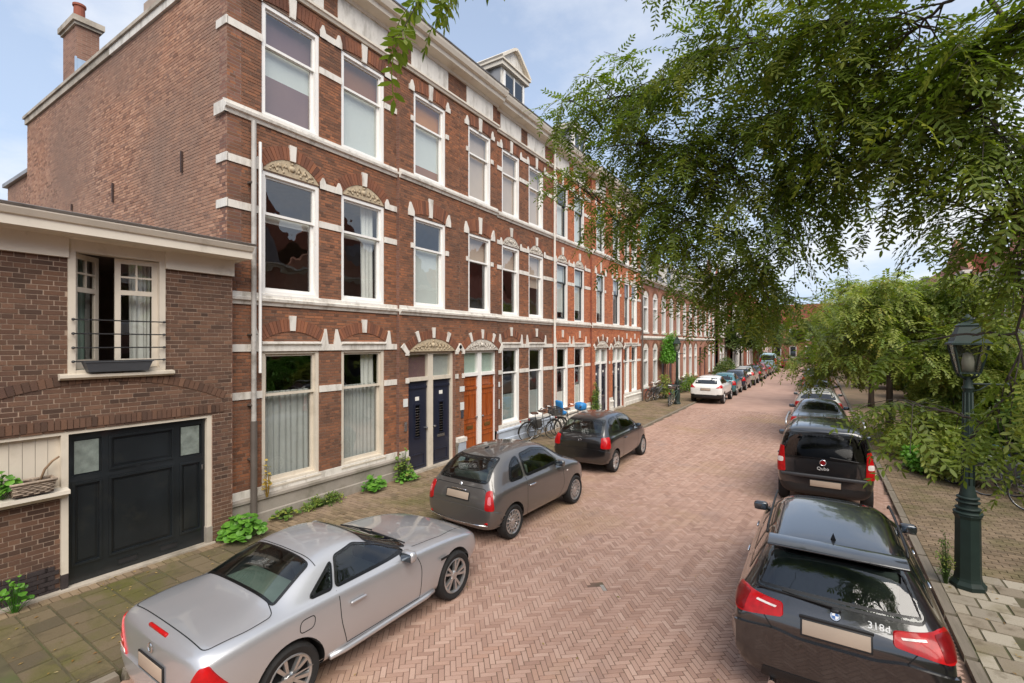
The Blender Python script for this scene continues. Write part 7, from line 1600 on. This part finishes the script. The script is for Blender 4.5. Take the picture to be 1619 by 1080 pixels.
def branching_tree(name, label, cat, base, hub, clumps, r0, leafm, bark='bark_dark', temps=PIN, leaf_scale=1., group='street trees', seed=3, hubs=(), twig_len=(.45, .85), leaf_gap=.045, trunk_pts=None, droop=.5):
    """trunk to the hub; limbs to every clump (each from the nearest wood already there); twigs in the clump; leaves along the twigs"""
    r = random.Random(seed); root = empty(name, label, cat, group, base); inv = Vector(base)
    wood = MB(); L0 = lambda p: Vector(p) - inv
    tp = trunk_pts or bez(base, hub, .0, 6); rad = [r0 * (1.25 if i == 0 else 1.) * (1 - .35 * i / (len(tp) - 1)) for i in range(len(tp))]
    wood.tube([L0(p) for p in tp], rad, 10); nodes = [(Vector(hub), r0 * .6)]
    LP, LX, LN, LT = [], [], [], []; twigs = MB()
    for (c, rr_, nt) in sorted(clumps, key=lambda k: (k[0] - Vector(hub)).length):
        best = min(nodes, key=lambda nd: (nd[0] - c).length + .35 * (nd[0] - Vector(hub)).length * 0)
        path = bez(best[0], c, .12 * (c - best[0]).length * r.uniform(.3, 1.2) , 8); d = (c - best[0]).length; ra = min(best[1] * .8, .012 + .014 * d + .01)
        for i in range(1, len(path) - 1): path[i] = path[i] + Vector((r.uniform(-1, 1), r.uniform(-1, 1), r.uniform(-1, 1))) * .03 * d
        rads = [ra * (1 - .7 * i / 8) + .004 for i in range(9)]; wood.tube([L0(p) for p in path], rads, 7)
        nodes += [(path[i], rads[i]) for i in range(2, 9)]
        for k in range(nt):
            s = path[r.randint(4, 8)]; dv = Vector((r.gauss(0, 1), r.gauss(0, 1), r.gauss(0, .75))); dv.normalize(); e = c + Vector((dv.x * rr_[0], dv.y * rr_[0], dv.z * rr_[1])) * r.uniform(.35, 1.05)
            ln = (e - s).length
            if ln < .1: continue
            tw = bez(s, e, ln * r.uniform(.0, .25), 6); tail = (tw[-1] - tw[-2]).normalized() + Vector((0, 0, -droop)); tail.normalize(); tl_ = r.uniform(*twig_len) * .5
            tw += [tw[-1] + tail * tl_ * .5, tw[-1] + (tail + Vector((0, 0, -.4 * droop))).normalized() * tl_]
            twigs.tube([L0(p) for p in tw], [.007 - .0006 * i for i in range(len(tw))], 4 if temps is PIN else 3, cap=False)
            cum = 0; nxt = ln * .25; side = 1; tt = r.random()
            for i in range(len(tw) - 1):
                seg = tw[i + 1] - tw[i]; sl = seg.length; sd_ = seg.normalized()
                while nxt < cum + sl:
                    p = tw[i] + sd_ * (nxt - cum); lat = sd_.cross(Vector((0, 0, 1))); lat = lat.normalized() if lat.length > .05 else Vector((1, 0, 0))
                    x = sd_ * r.uniform(.3, .9) + lat * side * r.uniform(.6, 1.1) + Vector((r.uniform(-.25, .25), r.uniform(-.25, .25), r.uniform(-.5, .25))); side = -side
                    LP.append(L0(p)); LX.append(x); LN.append((r.uniform(-.45, .45), r.uniform(-.45, .45), 1)); LT.append(min(1, max(0, tt * .6 + r.random() * .4))); nxt += leaf_gap * r.uniform(.7, 1.4)
                cum += sl
    wood.build('trunk', bark, root, smooth=True); tw_ = twigs.build('twigs', bark, root, smooth=True, fix=False); tw_['kind'] = 'stuff'
    LP, LX, LN, LT = map(np.array, (LP, LX, LN, LT)); M = mats_from(LP, LX, LN, leaf_scale * NPR.uniform(.75, 1.2, len(LP)))
    scatter('crown', temps, M, LT, leafm, root); return root, len(LP)
# ---- the tree whose branches hang into the picture; its trunk stands on the right pavement beside the viewpoint
cl = [(890, 160, 5.6, .36, .22, 12), (950, 160, 5.4, .45, .3, 20), (1020, 150, 5.2, .5, .4, 22), (1000, 230, 5.3, .5, .4, 24), (1090, 100, 4.9, .45, .36, 18), (1070, 230, 5.0, .55, .45, 32), (915, 295, 5.6, .24, .2, 14), (1030, 320, 5.3, .5, .4, 28), (975, 360, 5.5, .22, .25, 7),
      (1130, 300, 4.8, .55, .45, 36), (1100, 390, 5.1, .5, .45, 36), (1180, 210, 4.5, .55, .45, 36), (1160, 80, 4.5, .5, .45, 24), (1260, 60, 4.1, .5, .4, 26), (1290, 160, 4.1, .5, .4, 30), (1250, 290, 4.4, .5, .4, 30), (1180, 440, 5.2, .5, .4, 36), (1230, 490, 5.6, .38, .3, 15), (1150, 480, 5.6, .3, .28, 10), (1100, 430, 5.4, .3, .28, 10), (1225, 545, 5.8, .18, .14, 3), (1320, 30, 3.7, .45, .35, 22),
      (1380, 130, 3.7, .45, .38, 28), (1440, 50, 3.4, .42, .35, 24), (1350, 240, 4.0, .42, .35, 24), (1460, 210, 3.5, .42, .36, 28), (1540, 130, 3.2, .4, .33, 26), (1600, 50, 3.0, .38, .3, 20), (1570, 250, 3.1, .38, .32, 26), (1480, 310, 3.5, .3, .26, 16), (1570, 350, 3.2, .3, .22, 18), (1615, 330, 3.0, .3, .24, 16),
      (1625, 400, 3.0, .2, .12, 8), (1250, 380, 4.7, .35, .3, 18), (1320, 290, 4.2, .22, .15, 8), (1452, 540, 3.4, .06, .06, 1), (1490, 650, 3.3, .18, .1, 12), (1555, 670, 3.1, .14, .1, 9), (1440, 640, 3.4, .12, .08, 7), (1520, 720, 3.2, .1, .06, 5), (1600, 620, 3.0, .12, .1, 6),
      (585, -85, 2.0, .08, .03, 2), (660, -75, 2.0, .1, .03, 2), (725, -62, 2.0, .1, .05, 4), (1200, -120, 3.8, .8, .5, 26), (1450, -120, 3.2, .8, .5, 26)]
cls = [(at(px, py, d), (r1, r2), max(2, round(n * .62))) for px, py, d, r1, r2, n in cl]
tA, nl = branching_tree('street_tree', 'leafy tree with feather leaves hanging over the street at upper right', 'tree', Vector((2.5, 2.9, ZP)), Vector((2.0, 3.0, 5.6)), cls, .16, 'leaf_near', seed=5, leaf_scale=1.3, leaf_gap=.055, droop=.38, trunk_pts=[Vector(p) for p in ((2.5, 2.9, ZP), (2.48, 2.92, .6), (2.42, 2.95, 2.), (2.3, 2.95, 3.6), (2.12, 3.0, 4.8), (2.0, 3.0, 5.6))])
# ---- the small yellow green tree over the parked cars
def crown_clumps(c, rx, rz, n, size, nt, seed):
    r = random.Random(seed); out = []
    for k in range(n):
        th = r.uniform(0, 6.28); ph = math.acos(r.uniform(-.75, 1)); f = r.uniform(.55, 1.)
        out.append((Vector((c[0] + rx * f * math.sin(ph) * math.cos(th), c[1] + rx * f * math.sin(ph) * math.sin(th), c[2] + rz * f * math.cos(ph))), (size, size * .7), nt))
    return out
PINB = [pinnate(s + 20, n=5, L_=.34, ll=.12, lw=.03, simple=True) for s in range(4)]
b = (2.0, 20.6, ZP)
branching_tree('street_tree', 'small yellow green tree over the right row of cars', 'tree', Vector(b), Vector((2.0, 20.6, 2.3)), crown_clumps((2.3, 20.2, 3.55), 2.9, 2.2, 60, .75, 16, 4), .13, 'leaf_small_tree', 'bark', PINB, 1., seed=8, twig_len=(.4, .8), leaf_gap=.12)
b = (2.3, 31.5, ZP)
branching_tree('street_tree', 'second yellow green tree farther up the right pavement', 'tree', Vector(b), Vector((2.3, 31.5, 2.8)), crown_clumps((2.2, 31.5, 4.9), 2.8, 2.3, 36, .85, 14, 9), .14, 'leaf_small_tree', 'bark', PINB, 1.3, seed=18, twig_len=(.5, .9), leaf_gap=.16)
SPB = [spray(s + 40, 9, .3, .2, .075) for s in range(5)]
far = [(-7.3, 58, 6.4, 2.4, 'dark green tree before the white rendered house far left'), (-6.9, 72, 6.8, 2.8, 'tree before the gabled house far left'), (2.6, 44, 6.2, 2.8, 'round tree far up the right pavement'), (2.2, 56, 6.6, 3.0, 'tree near the end of the right pavement'), (1.6, 70, 6.8, 3.2, 'last tree on the right before the bend'), (-6.2, 86, 7., 3.2, 'last tree on the left before the bend'), (-1.5, 95, 7.5, 3.4, 'tree standing before the house that closes the street')]
for x, y_, h, rr_, lb in far:
    branching_tree('street_tree', lb, 'tree', Vector((x, y_, 0)), Vector((x, y_, h * .42)), crown_clumps((x, y_, h * .68), rr_, h * .32, 30, .9, 10, int(y_)), .15, 'leaf_far', 'bark', SPB, 1., seed=int(y_), twig_len=(.5, .9), leaf_gap=.22)
# ---- shrubs and hedge on the right
def shrub(name, label, c, rx, ry, h, n, m, cat='shrub', group='shrubs before the houses on the right', temps=SPR, scale=1.3, stems=7, seed=0, low=.1):
    r = random.Random(seed); root = empty(name, label, cat, group, c); mb = MB(); tips = []
    for k in range(stems):
        a = r.uniform(0, 6.28); e = Vector((rx * .6 * math.cos(a) * r.random(), ry * .6 * math.sin(a) * r.random(), h * r.uniform(.6, .9))); mb.tube(bez((e.x * .15, e.y * .15, 0), e, h * .1, 5), [.02, .018, .015, .012, .009, .006], 5)
    mb.build('stems', 'bark', root, smooth=True)
    nb = 14; bl_ = NPR.normal(0, 1, (nb, 3)); bl_ /= np.linalg.norm(bl_, axis=1, keepdims=True); bl_ *= NPR.uniform(.3, .75, (nb, 1)); pick = NPR.integers(0, nb, n); g = NPR.normal(0, 1, (n, 3)); g /= np.linalg.norm(g, axis=1, keepdims=True); P = bl_[pick] + g * .36 * NPR.uniform(.55, 1.05, (n, 1))
    P = P * np.array((rx, ry, h * .5)) + np.array((0, 0, h * .52)); P = P[P[:, 2] > low]
    X = g[:len(P)] + NPR.normal(0, .5, (len(P), 3)); M = mats_from(P, X, NPR.normal(0, .4, (len(P), 3)) + np.array((0, 0, 1)), scale * NPR.uniform(.7, 1.2, len(P)))
    scatter('foliage', temps, M, (NPR.random(len(P)) * .5 + (pick[:len(P)] % 5) * .12).clip(0, 1), m, root); return root
sh_ = [(2.9, 15.8, .7, .9, 1.3, 'leaf_small_tree', 'yellow green shrub on the pavement just behind the lamp post'), (3.4, 19.6, 1.0, 1.3, 2.4, 'leaf_small_tree', 'light green bush beside the small tree on its right'), (4.8, 15.6, 1.0, 1.1, 2.4, 'leaf_small_tree', 'light bush behind the parked bicycles'), (7.0, 18.0, 1.2, 2.2, 3.4, 'leaf_bright', 'fresh green hedge block at the right edge'), (4.3, 19.0, 1.1, 1.2, 1.5, 'leaf_shrub', 'low round shrub beside the small tree trunk'), (5.2, 17.3, 1.2, 1.3, 2.6, 'leaf_shrub', 'tall green shrub behind the lamp post'), (6.0, 15.0, 1.2, 1.4, 3.1, 'leaf_bright', 'bright green tall bush at the right edge behind the bicycles'), (3.6, 22.5, 1.1, 1.3, 1.8, 'leaf_small_tree', 'yellowish shrub beyond the small tree'), (5.6, 21.5, 1.4, 1.6, 3.0, 'leaf_small_tree', 'broad yellow green bush in the middle of the hedge row'),
       (6.2, 26, 1.5, 2., 3.2, 'leaf_shrub', 'dark green bush before the balcony house'), (4.4, 27, 1.2, 1.6, 2.2, 'leaf_shrub', 'low green bush by the right pavement'), (5.6, 32, 1.6, 2.2, 3.0, 'leaf_small_tree', 'yellow green bush below the balcony'), (5.0, 38, 1.6, 2.4, 2.8, 'leaf_shrub', 'farther green bush along the right gardens'), (4.8, 45, 1.6, 2.6, 2.8, 'leaf_far', 'farthest bush along the right gardens'), (2.25, 18.2, .5, .8, .9, 'leaf_small_tree', 'small yellowish shrub beside the minivan'), (2.4, 16.6, .45, .6, .6, 'leaf_bright', 'low plant on the pavement by the minivan')]
for k, (x, y_, rx, ry, h, m_, lb) in enumerate(sh_): shrub('garden_shrub', lb, (x, y_, ZP), rx, ry, h, int(900 + 500 * rx * h), m_, scale=1.25 if y_ < 24 else 1.9, seed=k)
# ---- plants along the foot of the houses
def round_leaf(n=9, r_=.06):
    V = [np.array((0, 0, .006))] + [np.array((r_ * math.cos(a) * (1 + .1 * math.cos(3 * a)), r_ * math.sin(a), .012 * math.sin(2 * a))) for a in [2 * math.pi * k / n for k in range(n)]]
    return V, [(0, 1 + k, 1 + (k + 1) % n) for k in range(n)]
RL = [round_leaf(9, .055), round_leaf(8, .075), round_leaf(9, .04)]
def foot_plant(label, c, rx, ry, h, n, m, temps=RL, scale=1., seed=0, name='wall_plant'):
    r = random.Random(seed); root = empty(name, label, 'plant', 'plants along the foot of the houses', c); mb = MB(); P = []; X = []
    for k in range(n):
        a = r.uniform(0, 6.28); f = math.sqrt(r.random()); z = h * (1 - f * f * .75) * r.uniform(.45, 1.) + .02; p = Vector((rx * f * math.cos(a), ry * f * math.sin(a), z)); P.append(p); X.append((math.cos(a) + r.uniform(-.5, .5), math.sin(a) + r.uniform(-.5, .5), r.uniform(-.5, .1)))
        mb.tube([(p.x * .2, p.y * .2, 0), (p.x * .7, p.y * .7, z * .75), p], .003, 4, cap=False)
    st_ = mb.build('stalks', m, root); st_['kind'] = 'stuff'; at_ = st_.data.attributes.new('tint', 'FLOAT', 'FACE')
    M = mats_from(np.array(P), np.array(X), NPR.normal(0, .35, (n, 3)) + np.array((.35, -.25, 1)), scale * NPR.uniform(.7, 1.25, n)); scatter('leaves', temps, M, NPR.random(n), m, root); return root
foot_plant('bright green round leaved plant at the corner of the garage door', (-8.42, 4.5, ZP), .36, .36, .44, 190, 'leaf_bright', scale=.85, seed=1)
foot_plant('small yellowish weed by the downpipe', (-8.68, 5.45, ZP), .18, .3, .2, 60, 'leaf_shrub', scale=.6, seed=2)
foot_plant('low dark weeds below the first window', (-8.7, 6.35, ZP), .15, .5, .2, 90, 'leaf_shrub', SPR, .5, 3)
foot_plant('green leafy plant below the second ground floor window', (-8.62, 7.6, ZP), .24, .34, .34, 80, 'leaf_bright', scale=.9, seed=4)
foot_plant('tall straggly plant at the left of the blue doors', (-8.6, 8.5, ZP), .2, .26, .85, 90, 'leaf_shrub', RL, .6, 5)
foot_plant('leafy base of the plant beside the blue doors', (-8.5, 8.55, ZP), .22, .3, .26, 60, 'leaf_bright', scale=.7, seed=6)
foot_plant('dry yellow stem leaning on the downpipe', (-8.72, 5.12, ZP + .5), .06, .1, .75, 26, 'leaf_yellow', RL, .6, 7)
foot_plant('small weed at the foot of the lamp post', (1.5, 9.0, ZP), .08, .1, .75, 46, 'leaf_shrub', SPR, .3, 8)
foot_plant('little green weed at the lower left corner of the garage', (-8.5, 1.72, ZP), .12, .16, .5, 40, 'leaf_bright', RL, .5, 9)
foot_plant('green shoots on the garage ledge beside the basket', (-8.62, 1.62, 1.5), .1, .2, .36, 40, 'leaf_bright', RL, .75, 10)
foot_plant('dark green growth beside the red pair doors', (-8.6, 20.6, ZP), .16, .25, 1.6, 110, 'leaf_shrub', SPR, .7, 11)
foot_plant('flowering tub plant near the far lamp post', (-8.0, 29.9, ZP), .5, .6, 1.5, 160, 'leaf_small_tree', SPR, 1., 12)
foot_plant('row of greenery along the pale brick houses', (-7.9, 36, ZP), .6, 3., 1.1, 320, 'leaf_shrub', SPR, 1.3, 13)
foot_plant('bushes before the dark brick house on the left', (-7.6, 50, ZP), .8, 4., 2.0, 420, 'leaf_far', SPR, 1.8, 14)
shrub('climbing_plant', 'green climber on the pale brick front behind the far lamp', (-8.45, 32.2, ZP), .55, 1.3, 4.6, 1500, 'leaf_bright', 'climber', None, SPR, 1.2, 4, 31, low=2.2)
